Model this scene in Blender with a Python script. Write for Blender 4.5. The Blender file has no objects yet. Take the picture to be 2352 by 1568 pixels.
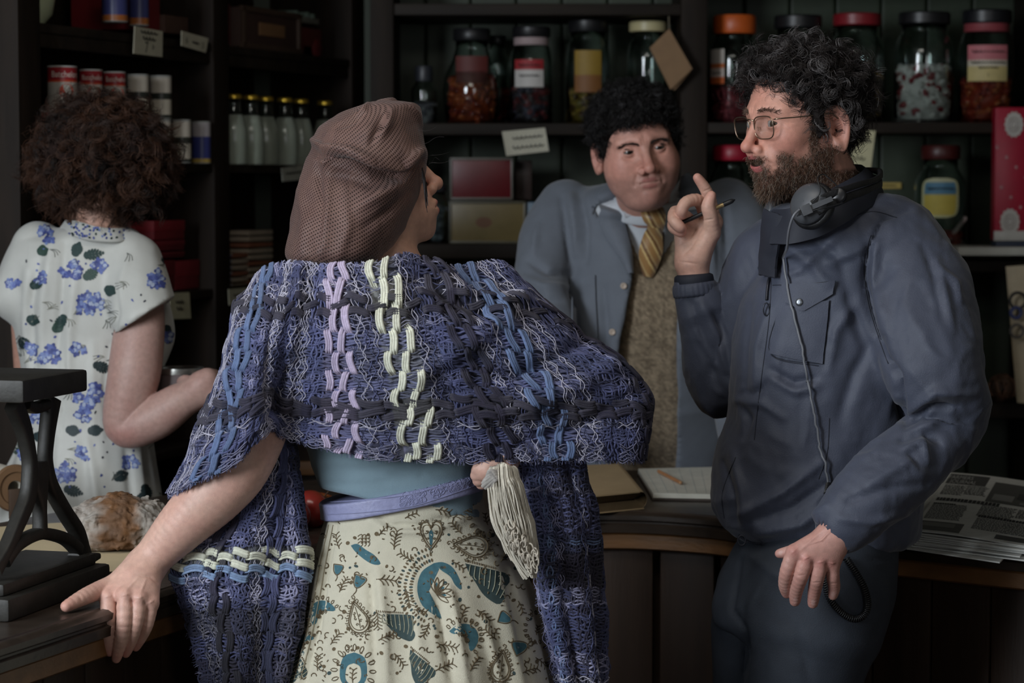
import bpy, bmesh, math, random
import numpy as np
from mathutils import Vector, Matrix
from mathutils.bvhtree import BVHTree
random.seed(7); RNG = np.random.default_rng(7)
SC = bpy.context.scene; COL = SC.collection
PI = math.pi

# ------------------------------------------------------------------ camera
H = 1.55                                   # eye height of the camera
FPX = 85.0 / 36.0 * 2352.0                 # focal length in pixels
TILT = math.atan(364.0 / FPX)
cam_d = bpy.data.cameras.new('camera'); cam = bpy.data.objects.new('camera', cam_d); COL.objects.link(cam)
cam_d.lens = 85.0; cam_d.sensor_width = 36.0
cam.location = (0, 0, H); cam.rotation_euler = (PI / 2 - TILT, 0, 0)
cam_d.dof.use_dof = True; cam_d.dof.focus_distance = 3.65; cam_d.dof.aperture_fstop = 6.3
cam_d.clip_start = 0.05
SC.camera = cam

# ------------------------------------------------------------------ exposure, world, daylight
SC.view_settings.view_transform = 'Standard'; SC.view_settings.look = 'None'
SC.view_settings.gamma = 1.0; SC.view_settings.use_curve_mapping = False
SC.view_settings.exposure = -0.12
W = bpy.data.worlds.new('world'); SC.world = W; W.use_nodes = True
W.node_tree.nodes['Background'].inputs[0].default_value = (0.30, 0.36, 0.46, 1)
W.node_tree.nodes['Background'].inputs[1].default_value = 0.022

def window_light(name, loc, target, sx, sy, power, colour):
    d = bpy.data.lights.new(name, 'AREA'); d.shape = 'RECTANGLE'; d.size = sx; d.size_y = sy
    d.energy = power; d.color = colour
    o = bpy.data.objects.new(name, d); COL.objects.link(o); o.location = loc
    o.rotation_euler = (Vector(target) - Vector(loc)).to_track_quat('-Z', 'Y').to_euler()
    return o
# daylight through the tall shop window in the left wall, and through the small one behind the camera
window_light('daylight_side', (-2.28, 1.35, 2.05), (0.2, 3.9, 1.2), 1.0, 1.5, 118.0, (0.86, 0.93, 1.0))
window_light('daylight_front', (1.35, -1.36, 1.9), (0.15, 4.5, 1.1), 0.75, 1.5, 18.0, (0.95, 0.97, 1.0))
# the lamp on the ceiling over the counter
window_light('ceiling_lamp', (-0.15, 3.15, 2.70), (0.05, 3.75, 0.9), 1.1, 0.7, 11.0, (1.0, 0.95, 0.88))

# ------------------------------------------------------------------ pixel -> place
ct, st = math.cos(TILT), math.sin(TILT)
def ray(px, py):
    u = (px - 1176.0) / FPX; v = -(py - 784.0) / FPX
    return np.array([u, ct + v * st, -st + v * ct])
def P(px, py, D):
    d = ray(px, py); t = D / d[1]
    return np.array([0, 0, H]) + d * t
def Pz(px, py, z):
    d = ray(px, py); return np.array([0, 0, H]) + d * ((z - H) / d[2])
def Pplane(px, py, o, n):
    d = ray(px, py); c = np.array([0, 0, H]); o = np.asarray(o, float); n = np.asarray(n, float)
    return c + d * (np.dot(o - c, n) / np.dot(d, n))
def topx(V):
    V = np.asarray(V, float); x = V[:, 0]; y = V[:, 1]; z = V[:, 2] - H
    f = y * ct - z * st; u = y * st + z * ct
    return np.stack([1176 + FPX * x / f, 784 - FPX * u / f], 1)
def pts(L): return [P(*a) for a in L]
def lin(r, g, b):
    f = lambda c: (c / 255.0) / 12.92 if c <= 10.3 else ((c / 255.0 + 0.055) / 1.055) ** 2.4
    return (f(r), f(g), f(b))
def nrm(v):
    v = np.asarray(v, float); return v / (np.linalg.norm(v) + 1e-12)

# ------------------------------------------------------------------ noise
_perm = np.random.default_rng(3).permutation(512).astype(np.int64)
_vals = np.random.default_rng(4).uniform(-1, 1, 512)
def noise(Pn, s=1.0, seed=0):
    Q = np.asarray(Pn, float) * s + seed * 17.37; I = np.floor(Q).astype(np.int64); F = Q - I
    F = F * F * F * (F * (F * 6 - 15) + 10); I &= 511
    out = 0
    for dx in (0, 1):
        wx = F[:, 0] if dx else 1 - F[:, 0]
        hx = _perm[(I[:, 0] + dx) & 511]
        for dy in (0, 1):
            wy = F[:, 1] if dy else 1 - F[:, 1]
            hy = _perm[(hx + I[:, 1] + dy) & 511]
            for dz in (0, 1):
                wz = F[:, 2] if dz else 1 - F[:, 2]
                out = out + wx * wy * wz * _vals[(hy + I[:, 2] + dz) & 511]
    return out
def fbm(Pn, s, n=3, seed=0):
    a = 0; w = 1.0
    for i in range(n):
        a = a + w * noise(Pn, s * 2 ** i, seed + i); w *= 0.5
    return a
def sstep(a, b, x):
    t = np.clip((x - a) / (b - a), 0, 1); return t * t * (3 - 2 * t)

# ------------------------------------------------------------------ solids as distance fields
def smin(a, b, k):
    h = np.clip(0.5 + 0.5 * (b - a) / k, 0, 1); return b + (a - b) * h - k * h * (1 - h)
def smax(a, b, k): return -smin(-a, -b, k)
def sph(Q, c, r): return np.sqrt(((Q - c) ** 2).sum(1)) - r
def ell(Q, c, r, R=None):
    q = Q - c
    if R is not None: q = q @ R
    r = np.asarray(r, float)
    k0 = np.sqrt(((q / r) ** 2).sum(1)); k1 = np.sqrt(((q / (r * r)) ** 2).sum(1))
    return k0 * (k0 - 1) / (k1 + 1e-9)
def cone(Q, a, b, ra, rb):
    a = np.asarray(a, float); b = np.asarray(b, float); ab = b - a
    h = np.clip(((Q - a) @ ab) / (ab @ ab + 1e-12), 0, 1)
    return np.sqrt(((Q - a - h[:, None] * ab) ** 2).sum(1)) - (ra + (rb - ra) * h)
def chain(Q, L, R, k=0.0):
    d = None
    for i in range(len(L) - 1):
        c = cone(Q, L[i], L[i + 1], R[i], R[i + 1])
        d = c if d is None else (np.minimum(d, c) if k == 0 else smin(d, c, k))
    return d
def dense(L, R, n=5):
    """Catmull-Rom refinement of a chain so that limbs bend softly."""
    L = np.asarray(L, float); R = np.asarray(R, float)
    A = np.concatenate([L, R[:, None]], 1); out = []
    for i in range(len(A) - 1):
        p0 = A[max(i - 1, 0)]; p1 = A[i]; p2 = A[i + 1]; p3 = A[min(i + 2, len(A) - 1)]
        for t in np.linspace(0, 1, n, endpoint=False):
            out.append(0.5 * (2 * p1 + (p2 - p0) * t + (2 * p0 - 5 * p1 + 4 * p2 - p3) * t ** 2 + (3 * p1 - p0 - 3 * p2 + p3) * t ** 3))
    out.append(A[-1]); out = np.array(out)
    return out[:, :3], out[:, 3]
class Loft:
    """upright stack of rounded cross-sections; rows = (py, px_left, px_right, depth, half_depth)"""
    def __init__(s, rows, n=2.3, extra=()):
        A = []
        for (py, xl, xr, D, ry) in rows:
            a = P(xl, py, D); b = P(xr, py, D)
            A.append([a[2], (a[0] + b[0]) / 2, D, (b[0] - a[0]) / 2, ry])
        for e in extra: A.append(list(e))               # (z, cx, cy, rx, ry)
        A = np.array(sorted(A)); zz = A[:, 0]; B = []
        for i in range(len(A) - 1):
            p0 = A[max(i - 1, 0)]; p1 = A[i]; p2 = A[i + 1]; p3 = A[min(i + 2, len(A) - 1)]
            h = p2[0] - p1[0]
            m1 = (p2 - p0) / (p2[0] - p0[0] + 1e-9); m2 = (p3 - p1) / (p3[0] - p1[0] + 1e-9)
            for t in np.linspace(0, 1, 6, endpoint=False):
                B.append((2*t**3-3*t**2+1)*p1 + (t**3-2*t**2+t)*h*m1 + (-2*t**3+3*t**2)*p2 + (t**3-t**2)*h*m2)
                B[-1][0] = p1[0] + t * h
        B.append(A[-1]); s.A = np.array(B); s.n = n; s.z0 = zz[0]; s.z1 = zz[-1]
    def par(s, z):
        return [np.interp(z, s.A[:, 0], s.A[:, i]) for i in (1, 2, 3, 4)]
    def __call__(s, Q, grow=0.0, cap=0.02, mod=None):
        cx, cy, rx, ry = s.par(Q[:, 2]); rx = np.maximum(rx + grow, .004); ry = np.maximum(ry + grow, .004)
        dx = Q[:, 0] - cx; dy = Q[:, 1] - cy
        if mod is not None:
            m = mod(np.arctan2(dy / ry, dx / rx), Q[:, 2]); rx = rx * m; ry = ry * m
        n = s.n
        g = (np.abs(dx / rx) ** n + np.abs(dy / ry) ** n) ** (1 / n)
        f = (g - 1) * np.minimum(rx, ry)
        return smax(smax(f, Q[:, 2] - s.z1, cap), s.z0 - Q[:, 2], cap)

def polygonize(f, lo, hi, h, newton=2):
    """surface nets over the blocks near the surface"""
    lo = np.asarray(lo, float); hi = np.asarray(hi, float); b = 6
    nb = np.ceil((hi - lo) / (h * b)).astype(int) + 1; n = nb * b
    cx = [lo[i] + (np.arange(nb[i]) * b + (b - 1) / 2) * h for i in range(3)]
    Cc = np.stack(np.meshgrid(*cx, indexing='ij'), -1).reshape(-1, 3)
    d = f(Cc); thr = 0.5 * math.sqrt(3) * b * h * 1.5 + h
    act = np.abs(d) < thr
    val = np.repeat(np.repeat(np.repeat(np.sign(d).reshape(nb).astype(np.float32), b, 0), b, 1), b, 2)
    ai = np.argwhere(act.reshape(nb))
    o = np.stack(np.meshgrid(*[np.arange(b)] * 3, indexing='ij'), -1).reshape(-1, 3)
    for s in range(0, len(ai), 3000):
        I = (ai[s:s + 3000, None, :] * b + o[None]).reshape(-1, 3)
        val[I[:, 0], I[:, 1], I[:, 2]] = f(lo + I * h)
    sgn = val < 0
    cnt = np.zeros(np.array(val.shape) - 1, np.int8)
    for dx in (0, 1):
        for dy in (0, 1):
            for dz in (0, 1):
                cnt += sgn[dx:sgn.shape[0]-1+dx, dy:sgn.shape[1]-1+dy, dz:sgn.shape[2]-1+dz]
    cells = np.argwhere((cnt > 0) & (cnt < 8))
    idx = np.full(cnt.shape, -1, np.int32); idx[tuple(cells.T)] = np.arange(len(cells))
    acc = np.zeros((len(cells), 3)); m = np.zeros(len(cells))
    cr = [(a, c) for a in range(8) for c in range(8) if a < c and bin(a ^ c).count('1') == 1]
    off = np.array([[(a >> 2) & 1, (a >> 1) & 1, a & 1] for a in range(8)])
    vc = [val[tuple((cells + off[a]).T)] for a in range(8)]
    for a, c in cr:
        va, vb = vc[a], vc[c]; q = (va < 0) != (vb < 0)
        t = np.where(q, va / np.where(q, va - vb, 1), 0)
        acc += np.where(q[:, None], off[a] + t[:, None] * (off[c] - off[a]), 0); m += q
    V = lo + (cells + acc / m[:, None]) * h
    F = []
    for ax in range(3):
        s0 = [slice(None)] * 3; s1 = [slice(None)] * 3; s0[ax] = slice(0, -1); s1[ax] = slice(1, None)
        A = sgn[tuple(s0)]; B = sgn[tuple(s1)]
        e = np.argwhere(A != B); u, w = [(1, 2), (2, 0), (0, 1)][ax]
        ok = (e[:, u] > 0) & (e[:, w] > 0) & (e[:, u] < cnt.shape[u]) & (e[:, w] < cnt.shape[w]); e = e[ok]
        q = []
        for du, dw in ((1, 1), (0, 1), (0, 0), (1, 0)):
            c = e.copy(); c[:, u] -= du; c[:, w] -= dw; q.append(idx[tuple(c.T)])
        q = np.stack(q, 1); fl = A[tuple(e.T)]
        q = np.where(fl[:, None], q, q[:, ::-1]); F.append(q[(q >= 0).all(1)])
    F = np.concatenate(F)
    for _ in range(newton):
        e = h * 0.35; f0 = f(V)
        G = np.stack([f(V + np.eye(3)[i] * e) - f0 for i in range(3)], 1) / e
        V = V - np.clip(f0 / np.maximum((G * G).sum(1), 0.15), -h, h)[:, None] * G * 0.8
    return V, F

def vnormals(V, F):
    N = np.zeros_like(V); a = V[F[:, 0]]; b = V[F[:, 1]]; c = V[F[:, 2]]; d = V[F[:, -1]]
    n = np.cross(c - a, d - b) if F.shape[1] == 4 else np.cross(b - a, c - a)
    for i in range(F.shape[1]):
        for k in range(3): N[:, k] += np.bincount(F[:, i], n[:, k], len(V))
    return N / (np.linalg.norm(N, axis=1, keepdims=True) + 1e-12)
def sculpt(V, F, strokes, facing=True):
    """brush strokes on a surface: (pixel polyline, width px, height m) push the surface along its normal"""
    N = vnormals(V, F); Q = topx(V); D = np.zeros(len(V))
    for L, w, a in strokes:
        L = np.asarray(L, float); best = np.full(len(V), 1e9); par = np.zeros(len(V))
        m = (Q[:, 0] > L[:, 0].min() - 3*w) & (Q[:, 0] < L[:, 0].max() + 3*w) & (Q[:, 1] > L[:, 1].min() - 3*w) & (Q[:, 1] < L[:, 1].max() + 3*w)
        if facing: m &= (N[:, 1] < 0.25)
        i = np.where(m)[0]
        if not len(i): continue
        q = Q[i]; bd = np.full(len(i), 1e9); bt = np.zeros(len(i)); S = len(L) - 1
        for k in range(S):
            ab = L[k+1] - L[k]; h = np.clip(((q - L[k]) @ ab) / (ab @ ab + 1e-9), 0, 1)
            dd = np.sqrt(((q - L[k] - h[:, None]*ab)**2).sum(1)); c = dd < bd
            bd = np.where(c, dd, bd); bt = np.where(c, (k + h) / S, bt)
        D[i] += a * np.exp(-(bd / w) ** 2) * (0.35 + 0.65 * np.sin(PI * np.clip(bt * 0.9 + 0.05, 0, 1)))
    return V + N * D[:, None]

# ------------------------------------------------------------------ meshes
class G:
    """a growing mesh: vertices, faces, material slot and colour"""
    def __init__(s): s.V = []; s.F = []; s.M = []; s.C = []; s.n = 0; s.UV = []
    def add(s, V, F, mi=0, col=None, uv=None):
        V = np.asarray(V, float).reshape(-1, 3)
        s.V.append(V); s.F.append(([np.asarray(F, int) + s.n] if isinstance(F, np.ndarray) else [np.array(f, int)[None] + s.n for f in F], mi))
        if col is None: col = (0.5, 0.5, 0.5)
        c = np.asarray(col, float)
        s.C.append(np.broadcast_to(c, (len(V), 3)) if c.ndim == 1 else c)
        s.UV.append(np.zeros((len(V), 2)) if uv is None else np.asarray(uv, float))
        s.n += len(V); return s
    def box(s, c, d, R=None, mi=0, col=None, bev=0.0):
        d = np.asarray(d, float) / 2; b = min(bev, d.min() * 0.9)
        if b <= 0:
            V = np.array([[x, y, z] for x in (-1, 1) for y in (-1, 1) for z in (-1, 1)], float) * d
            F = np.array([[0, 1, 3, 2], [4, 6, 7, 5], [0, 4, 5, 1], [2, 3, 7, 6], [0, 2, 6, 4], [1, 5, 7, 3]])
        else:
            bm = bmesh.new(); bmesh.ops.create_cube(bm, size=1.0)
            for v in bm.verts: v.co = Vector((v.co.x*2*d[0], v.co.y*2*d[1], v.co.z*2*d[2]))
            bmesh.ops.bevel(bm, geom=bm.edges[:], offset=b, segments=2, profile=0.6, affect='EDGES')
            bm.verts.index_update()
            V = np.array([v.co[:] for v in bm.verts]); F = [[v.index for v in f.verts] for f in bm.faces]; bm.free()
        if R is not None: V = V @ np.asarray(R, float).T
        return s.add(V + np.asarray(c, float), F, mi, col)
    def lathe(s, prof, c=(0, 0, 0), n=28, mi=0, col=None, R=None, sx=1.0, close=False):
        prof = np.asarray(prof, float); a = np.linspace(0, 2*PI, n, endpoint=False); m = len(prof)
        V = np.stack([np.outer(prof[:, 0], np.cos(a)) * sx, np.outer(prof[:, 0], np.sin(a)), np.repeat(prof[:, 1:2], n, 1)], -1).reshape(-1, 3)
        i = np.arange(m - 1)[:, None] * n; j = np.arange(n)[None]; k = (j + 1) % n
        F = np.stack([i + j, i + k, i + n + k, i + n + j], -1).reshape(-1, 4)
        if R is not None: V = V @ np.asarray(R, float).T
        if col is not None and np.ndim(col) == 2: col = np.repeat(np.asarray(col, float), n, 0)
        return s.add(V + np.asarray(c, float), F, mi, col)
    def tubes(s, T, r, k=6, mi=0, col=None, ref=None, cap=True):
        """T [S,N,3] centre lines, r scalar / [S,N], col [S,N,3] / rgb"""
        T = np.asarray(T, float)
        if T.ndim == 2: T = T[None]
        S, N = T.shape[:2]; t = np.gradient(T, axis=1); t /= np.linalg.norm(t, axis=2, keepdims=True) + 1e-12
        if ref is None: ref = np.array([0.31, -0.87, 0.39])
        ref = np.broadcast_to(ref, T.shape)
        a = np.cross(t, ref); a /= np.linalg.norm(a, axis=2, keepdims=True) + 1e-9; b = np.cross(t, a)
        r = np.broadcast_to(np.asarray(r, float), (S, N))[..., None, None]
        an = np.arange(k) * 2 * PI / k
        V = T[:, :, None] + r * (np.cos(an)[:, None] * a[:, :, None] + np.sin(an)[:, None] * b[:, :, None])
        base = (np.arange(S) * N * k)[:, None, None] + (np.arange(N - 1) * k)[None, :, None]
        j = np.arange(k)[None, None]; kk = (j + 1) % k
        F = np.stack([base + j, base + j + k, base + kk + k, base + kk], -1).reshape(-1, 4)
        if col is not None:
            col = np.asarray(col, float)
            if col.ndim == 2: col = np.broadcast_to(col[:, None], (S, N, 3))
            if col.ndim == 3: col = np.repeat(col.reshape(-1, 3), k, 0)
        return s.add(V.reshape(-1, 3), F, mi, col)
    def sheet(s, A, mi=0, col=None, uv=None):
        A = np.asarray(A, float); n, m = A.shape[:2]
        i = np.arange(n - 1)[:, None] * m; j = np.arange(m - 1)[None]
        F = np.stack([i + j, i + j + 1, i + m + j + 1, i + m + j], -1).reshape(-1, 4)
        return s.add(A.reshape(-1, 3), F, mi, None if col is None else np.asarray(col).reshape(-1, 3) if np.ndim(col) > 1 else col, uv)
    def slab(s, poly, o, ex, ey, t, mi=0, col=None):
        """flat outline (list of 2-D points) given a thickness t along ex x ey"""
        ex = np.asarray(ex, float); ey = np.asarray(ey, float); nn = np.cross(ex, ey); nn = nrm(nn)
        o = np.asarray(o, float); A = np.array([o + ex * p[0] + ey * p[1] for p in poly]); n = len(A)
        V = np.concatenate([A - nn * t / 2, A + nn * t / 2])
        F = [list(range(n))[::-1], list(range(n, 2*n))] + [[i, (i+1) % n, n + (i+1) % n, n + i] for i in range(n)]
        return s.add(V, F, mi, col)
    def text(s, txt, o, ex, ey, size, mi=0, col=None, bend=None, align='C', squash=1.0):
        V, F = text_mesh(txt)
        V = V * size; V[:, 0] *= squash
        w = V[:, 0].max() if len(V) else 0
        if align == 'C': V[:, 0] -= w / 2
        ex = nrm(ex); ey = nrm(ey); o = np.asarray(o, float)
        if bend is None: W = o + V[:, :1] * ex + V[:, 1:2] * ey
        else:                                             # bend = (axis point, radius): wraps round a vertical can
            c, r = bend; a0 = math.atan2(o[1] - c[1], o[0] - c[0]); a = a0 + V[:, 0] / r
            W = np.stack([c[0] + r*np.cos(a), c[1] + r*np.sin(a), o[2] + V[:, 1]], 1)
        return s.add(W, F, mi, col)
    def make(s, name, mats, parent=None, label=None, cat=None, group=None, kind=None, smooth=True, loc=None):
        V = np.concatenate(s.V); me = bpy.data.meshes.new(name)
        org = np.array(parent_loc(parent)) if parent is not None else (np.zeros(3) if loc is None else np.asarray(loc, float))
        lv = []; ls = []; mi = []
        for fl, m in s.F:
            for f in fl:
                lv.append(f.reshape(-1)); ls.append(np.full(len(f), f.shape[1])); mi.append(np.full(len(f), m))
        lv = np.concatenate(lv).astype(np.int32); ls = np.concatenate(ls).astype(np.int32); mi = np.concatenate(mi).astype(np.int32)
        me.vertices.add(len(V)); me.vertices.foreach_set('co', (V - org).astype(np.float32).ravel())
        me.loops.add(len(lv)); me.loops.foreach_set('vertex_index', lv)
        me.polygons.add(len(ls)); me.polygons.foreach_set('loop_start', np.concatenate([[0], np.cumsum(ls)[:-1]]).astype(np.int32))
        me.polygons.foreach_set('material_index', mi)
        me.polygons.foreach_set('use_smooth', np.full(len(ls), bool(smooth)))
        me.update(calc_edges=True); me.validate()
        if any(len(u) and np.any(u) for u in s.UV):
            U = np.concatenate(s.UV); uvl = me.uv_layers.new(name='UVMap')
            uvl.data.foreach_set('uv', U[lv].astype(np.float32).ravel())
        Cc = np.concatenate(s.C); at = me.color_attributes.new('Col', 'FLOAT_COLOR', 'POINT')
        at.data.foreach_set('color', np.concatenate([Cc, np.ones((len(Cc), 1))], 1).astype(np.float32).ravel())
        for m in (mats if isinstance(mats, (list, tuple)) else [mats]): me.materials.append(m)
        if smooth == 'auto':
            me.polygons.foreach_set('use_smooth', np.full(len(ls), True)); me.set_sharp_from_angle(angle=math.radians(38))
        o = bpy.data.objects.new(name, me); COL.objects.link(o)
        if parent is not None: o.parent = parent
        else: o.location = org
        tag(o, label, cat, group, kind); return o
def parent_loc(p):
    v = Vector((0, 0, 0))
    while p is not None: v = v + p.location; p = p.parent
    return v
def tag(o, label=None, cat=None, group=None, kind=None):
    for k, v in (('label', label), ('category', cat), ('group', group), ('kind', kind)):
        if v: o[k] = v
    return o
def thing(name, loc, label, cat, group=None):
    o = bpy.data.objects.new(name, None); COL.objects.link(o); o.location = Vector([float(a) for a in loc]); o.empty_display_size = 0.05
    return tag(o, label, cat, group)
_txt = {}
def text_mesh(t):
    if t not in _txt:
        c = bpy.data.curves.new('lettering', 'FONT'); c.body = t; c.size = 1.0; c.resolution_u = 3
        o = bpy.data.objects.new('lettering', c); COL.objects.link(o)
        dg = bpy.context.evaluated_depsgraph_get(); me = bpy.data.meshes.new_from_object(o.evaluated_get(dg))
        V = np.array([v.co[:] for v in me.vertices]).reshape(-1, 3); F = [list(p.vertices) for p in me.polygons]
        bpy.data.objects.remove(o); bpy.data.curves.remove(c); bpy.data.meshes.remove(me); _txt[t] = (V, F)
    V, F = _txt[t]; return V.copy(), F
def copy_tree(o, parent=None):
    c = o.copy(); COL.objects.link(c); c.parent = parent
    for ch in [x for x in bpy.data.objects if x.parent == o]: copy_tree(ch, c)
    return c

class Bvh:
    def __init__(s, *VF):
        v = []; f = []; n = 0
        for V, F in VF:
            v += [tuple(x) for x in V]; f += [tuple(int(i) + n for i in q) for q in F]; n += len(V)
        s.t = BVHTree.FromPolygons(v, f)
    def px(s, x, y, lift=0.0):
        d = ray(x, y); h = s.t.ray_cast(Vector((0, 0, H)), Vector(d).normalized())
        if h[0] is None: return None
        n = np.array(h[1]); n = n if n @ d < 0 else -n
        return np.array(h[0]) + n * lift
    def line(s, L, n, lift=0.0, smooth=True):
        """pixel polyline laid on the surface"""
        L = np.asarray(L, float)
        if smooth and len(L) > 2: L = dense(np.concatenate([L, np.zeros((len(L), 1))], 1), np.zeros(len(L)), 6)[0][:, :2]
        sl = np.concatenate([[0], np.cumsum(np.linalg.norm(np.diff(L, axis=0), axis=1))]); t = np.linspace(0, sl[-1], n)
        q = np.stack([np.interp(t, sl, L[:, 0]), np.interp(t, sl, L[:, 1])], 1)
        out = [s.px(a, b, lift) for a, b in q]; last = next((o for o in out if o is not None), None)
        r = []
        for o in out:
            if o is not None: last = o
            r.append(last)
        return np.array(r)

# ------------------------------------------------------------------ materials
MATS = {}
def mat(name, col=(0.5, 0.5, 0.5), rough=0.6, metal=0.0, var=0.12, vscale=14.0, bump=0.0, bscale=200.0, attr=False,
        sss=0.0, trans=0.0, spec=0.5, sheen=0.0, kind=None, col2=None, coat=0.0):
    if name in MATS: return MATS[name]
    m = bpy.data.materials.new(name); m.use_nodes = True; nt = m.node_tree; N = nt.nodes; L = nt.links
    b = N['Principled BSDF']; b.inputs['Roughness'].default_value = rough; b.inputs['Metallic'].default_value = metal
    b.inputs['Specular IOR Level'].default_value = spec
    if sss: b.inputs['Subsurface Weight'].default_value = sss; b.inputs['Subsurface Radius'].default_value = (0.006, 0.0025, 0.0015); b.inputs['Subsurface Scale'].default_value = 1.0
    if trans: b.inputs['Transmission Weight'].default_value = trans; b.inputs['IOR'].default_value = 1.45
    if sheen: b.inputs['Sheen Weight'].default_value = sheen; b.inputs['Sheen Roughness'].default_value = 0.5
    if coat: b.inputs['Coat Weight'].default_value = coat; b.inputs['Coat Roughness'].default_value = 0.15
    tc = N.new('ShaderNodeTexCoord')
    mp = N.new('ShaderNodeMapping'); L.new(tc.outputs['Object'], mp.inputs[0])
    if kind == 'wood': mp.inputs['Scale'].default_value = (1.0, 1.0, 0.12)
    if kind == 'woodx': mp.inputs['Scale'].default_value = (0.12, 1.0, 1.0)
    nz = N.new('ShaderNodeTexNoise'); nz.inputs['Scale'].default_value = vscale; nz.inputs['Detail'].default_value = 5.0
    L.new(mp.outputs[0], nz.inputs['Vector'])
    if attr:
        a = N.new('ShaderNodeAttribute'); a.attribute_name = 'Col'; src = a.outputs['Color']
    else:
        rgb = N.new('ShaderNodeRGB'); rgb.outputs[0].default_value = (*col, 1); src = rgb.outputs[0]
    mx = N.new('ShaderNodeMix'); mx.data_type = 'RGBA'
    if col2 is not None:
        mx.blend_type = 'MIX'; cr = N.new('ShaderNodeValToRGB'); cr.color_ramp.elements[0].position = 0.38; cr.color_ramp.elements[1].position = 0.62
        L.new(nz.outputs['Fac'], cr.inputs[0]); L.new(cr.outputs[0], mx.inputs[0]); L.new(src, mx.inputs[6]); mx.inputs[7].default_value = (*col2, 1)
    else:
        mx.blend_type = 'MULTIPLY'; mx.inputs[0].default_value = 1.0
        mr = N.new('ShaderNodeMapRange'); mr.inputs[1].default_value = 0.25; mr.inputs[2].default_value = 0.75
        mr.inputs[3].default_value = 1 - var; mr.inputs[4].default_value = 1 + var
        L.new(nz.outputs['Fac'], mr.inputs[0]); L.new(src, mx.inputs[6]); L.new(mr.outputs[0], mx.inputs[7])
    L.new(mx.outputs[2], b.inputs['Base Color'])
    if bump:
        bz = N.new('ShaderNodeTexNoise'); bz.inputs['Scale'].default_value = bscale; bz.inputs['Detail'].default_value = 3.0
        L.new(mp.outputs[0], bz.inputs['Vector'])
        bp = N.new('ShaderNodeBump'); bp.inputs['Strength'].default_value = bump; bp.inputs['Distance'].default_value = 0.002
        L.new(bz.outputs['Fac'], bp.inputs['Height']); L.new(bp.outputs[0], b.inputs['Normal'])
    MATS[name] = m; return m

# ================================================================== the room
dark = lambda k, *c: lin(*[a * k for a in c])
M_wood = mat('dark_stained_wood', lin(33, 24, 17), 0.65, var=0.45, vscale=30, bump=0.25, bscale=60, kind='wood', spec=.22)
M_woodx = mat('dark_shelf_wood', lin(34, 26, 19), 0.62, var=0.45, vscale=30, bump=0.25, bscale=60, kind='woodx', spec=.25)
M_green = mat('green_painted_boards', lin(52, 62, 46), 0.55, var=0.25, vscale=9, bump=0.2, bscale=80, kind='wood')
M_plaster = mat('dim_plaster', lin(120, 116, 105), 0.9, var=0.12, vscale=5, bump=0.1, bscale=40)
M_floor = mat('floor_boards', lin(66, 50, 38), 0.5, var=0.4, vscale=20, kind='wood', bump=0.2)
M_top = mat('counter_top_wood', lin(52, 43, 36), 0.36, var=0.5, vscale=26, bump=0.25, bscale=70, kind='woodx')
M_oak = mat('counter_oak_band', lin(112, 78, 46), 0.45, var=0.3, vscale=30, bump=0.2, kind='woodx')
M_panel = mat('counter_panel_wood', lin(44, 31, 22), 0.55, var=0.4, vscale=22, bump=0.2, kind='wood', spec=.25)
DL = np.array([0.335, 0.942, 0.0]); DL /= np.linalg.norm(DL)          # along the left wall, away from the camera
NL = np.array([DL[1], -DL[0], 0.0])                                    # from the left wall into the shop
LA = P(92, 420, 5.06)                                                   # front plane of the left shelves
def PL(px, py, off=0.0): return Pplane(px, py, LA + NL * off, NL)
UZ = np.array([0, 0, 1.0]); UX = np.array([1.0, 0, 0]); UY = np.array([0, 1.0, 0])
RL = np.stack([DL, -NL, UZ], 1)                                         # box frame of the left shelves (x along, y into the wall)
R0 = np.eye(3)
wl = LA - NL * 0.33
wp = lambda y, off=0.0: wl + DL * ((y - wl[1]) / DL[1]) + NL * off
G().box((0, 2.7, -0.05), (7.6, 9.2, 0.1)).make('floor', M_floor, kind='structure', smooth=False)
G().box((0, 2.7, 2.80), (7.6, 9.2, 0.1)).make('ceiling', M_plaster, kind='structure', smooth=False)
g = G()
for k in range(28):
    g.box((-1.05 + k * 0.125, 6.70, 1.375), (0.121, 0.05, 2.75), bev=0.006)
g.box((0.6, 6.76, 1.375), (3.7, 0.05, 2.75)); g.make('wall_back', M_green, kind='structure', smooth=False)
def wall_open(name, a, b, w0, w1, z0, z1, m):
    """wall from a to b (plan points) with one window opening between fractions w0..w1"""
    g = G(); a = np.append(a, 0.0); b = np.append(b, 0.0); L = np.linalg.norm(b - a); ex = (b - a) / L; R = np.stack([ex, np.cross(UZ, ex), UZ], 1)
    def seg(s0, s1, za, zb): g.box(a + ex * (s0 + s1) / 2 + UZ * (za + zb) / 2, (s1 - s0, 0.1, zb - za), R)
    seg(0, w0, 0, 2.75); seg(w1, L, 0, 2.75); seg(w0, w1, 0, z0); seg(w0, w1, z1, 2.75)
    g.make(name, m, kind='structure', smooth=False)
    f = G(); t = 0.06
    for s in (w0 + t/2, (w0 + w1) / 2, w1 - t/2): f.box(a + ex * s + UZ * (z0 + z1) / 2, (t, 0.07, z1 - z0), R, bev=0.006)
    for z in (z0 + t/2, (z0 + z1) / 2, z1 - t/2): f.box(a + ex * (w0 + w1) / 2 + UZ * z, (w1 - w0, 0.065, t), R, bev=0.006)
    return f, a + ex * (w0 + w1) / 2 + UZ * (z0 + z1) / 2, (w1 - w0, 0.006, z1 - z0), R
M_pane = mat('window_glass', lin(225, 235, 240), 0.05, trans=0.9)
a0 = wp(-1.5)[:2]; b0 = wp(6.9)[:2]; Lw = np.linalg.norm(b0 - a0)
f, c, d, R = wall_open('wall_left', a0, b0, Lw * 0.27, Lw * 0.43, 1.05, 2.6, M_wood)
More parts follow.
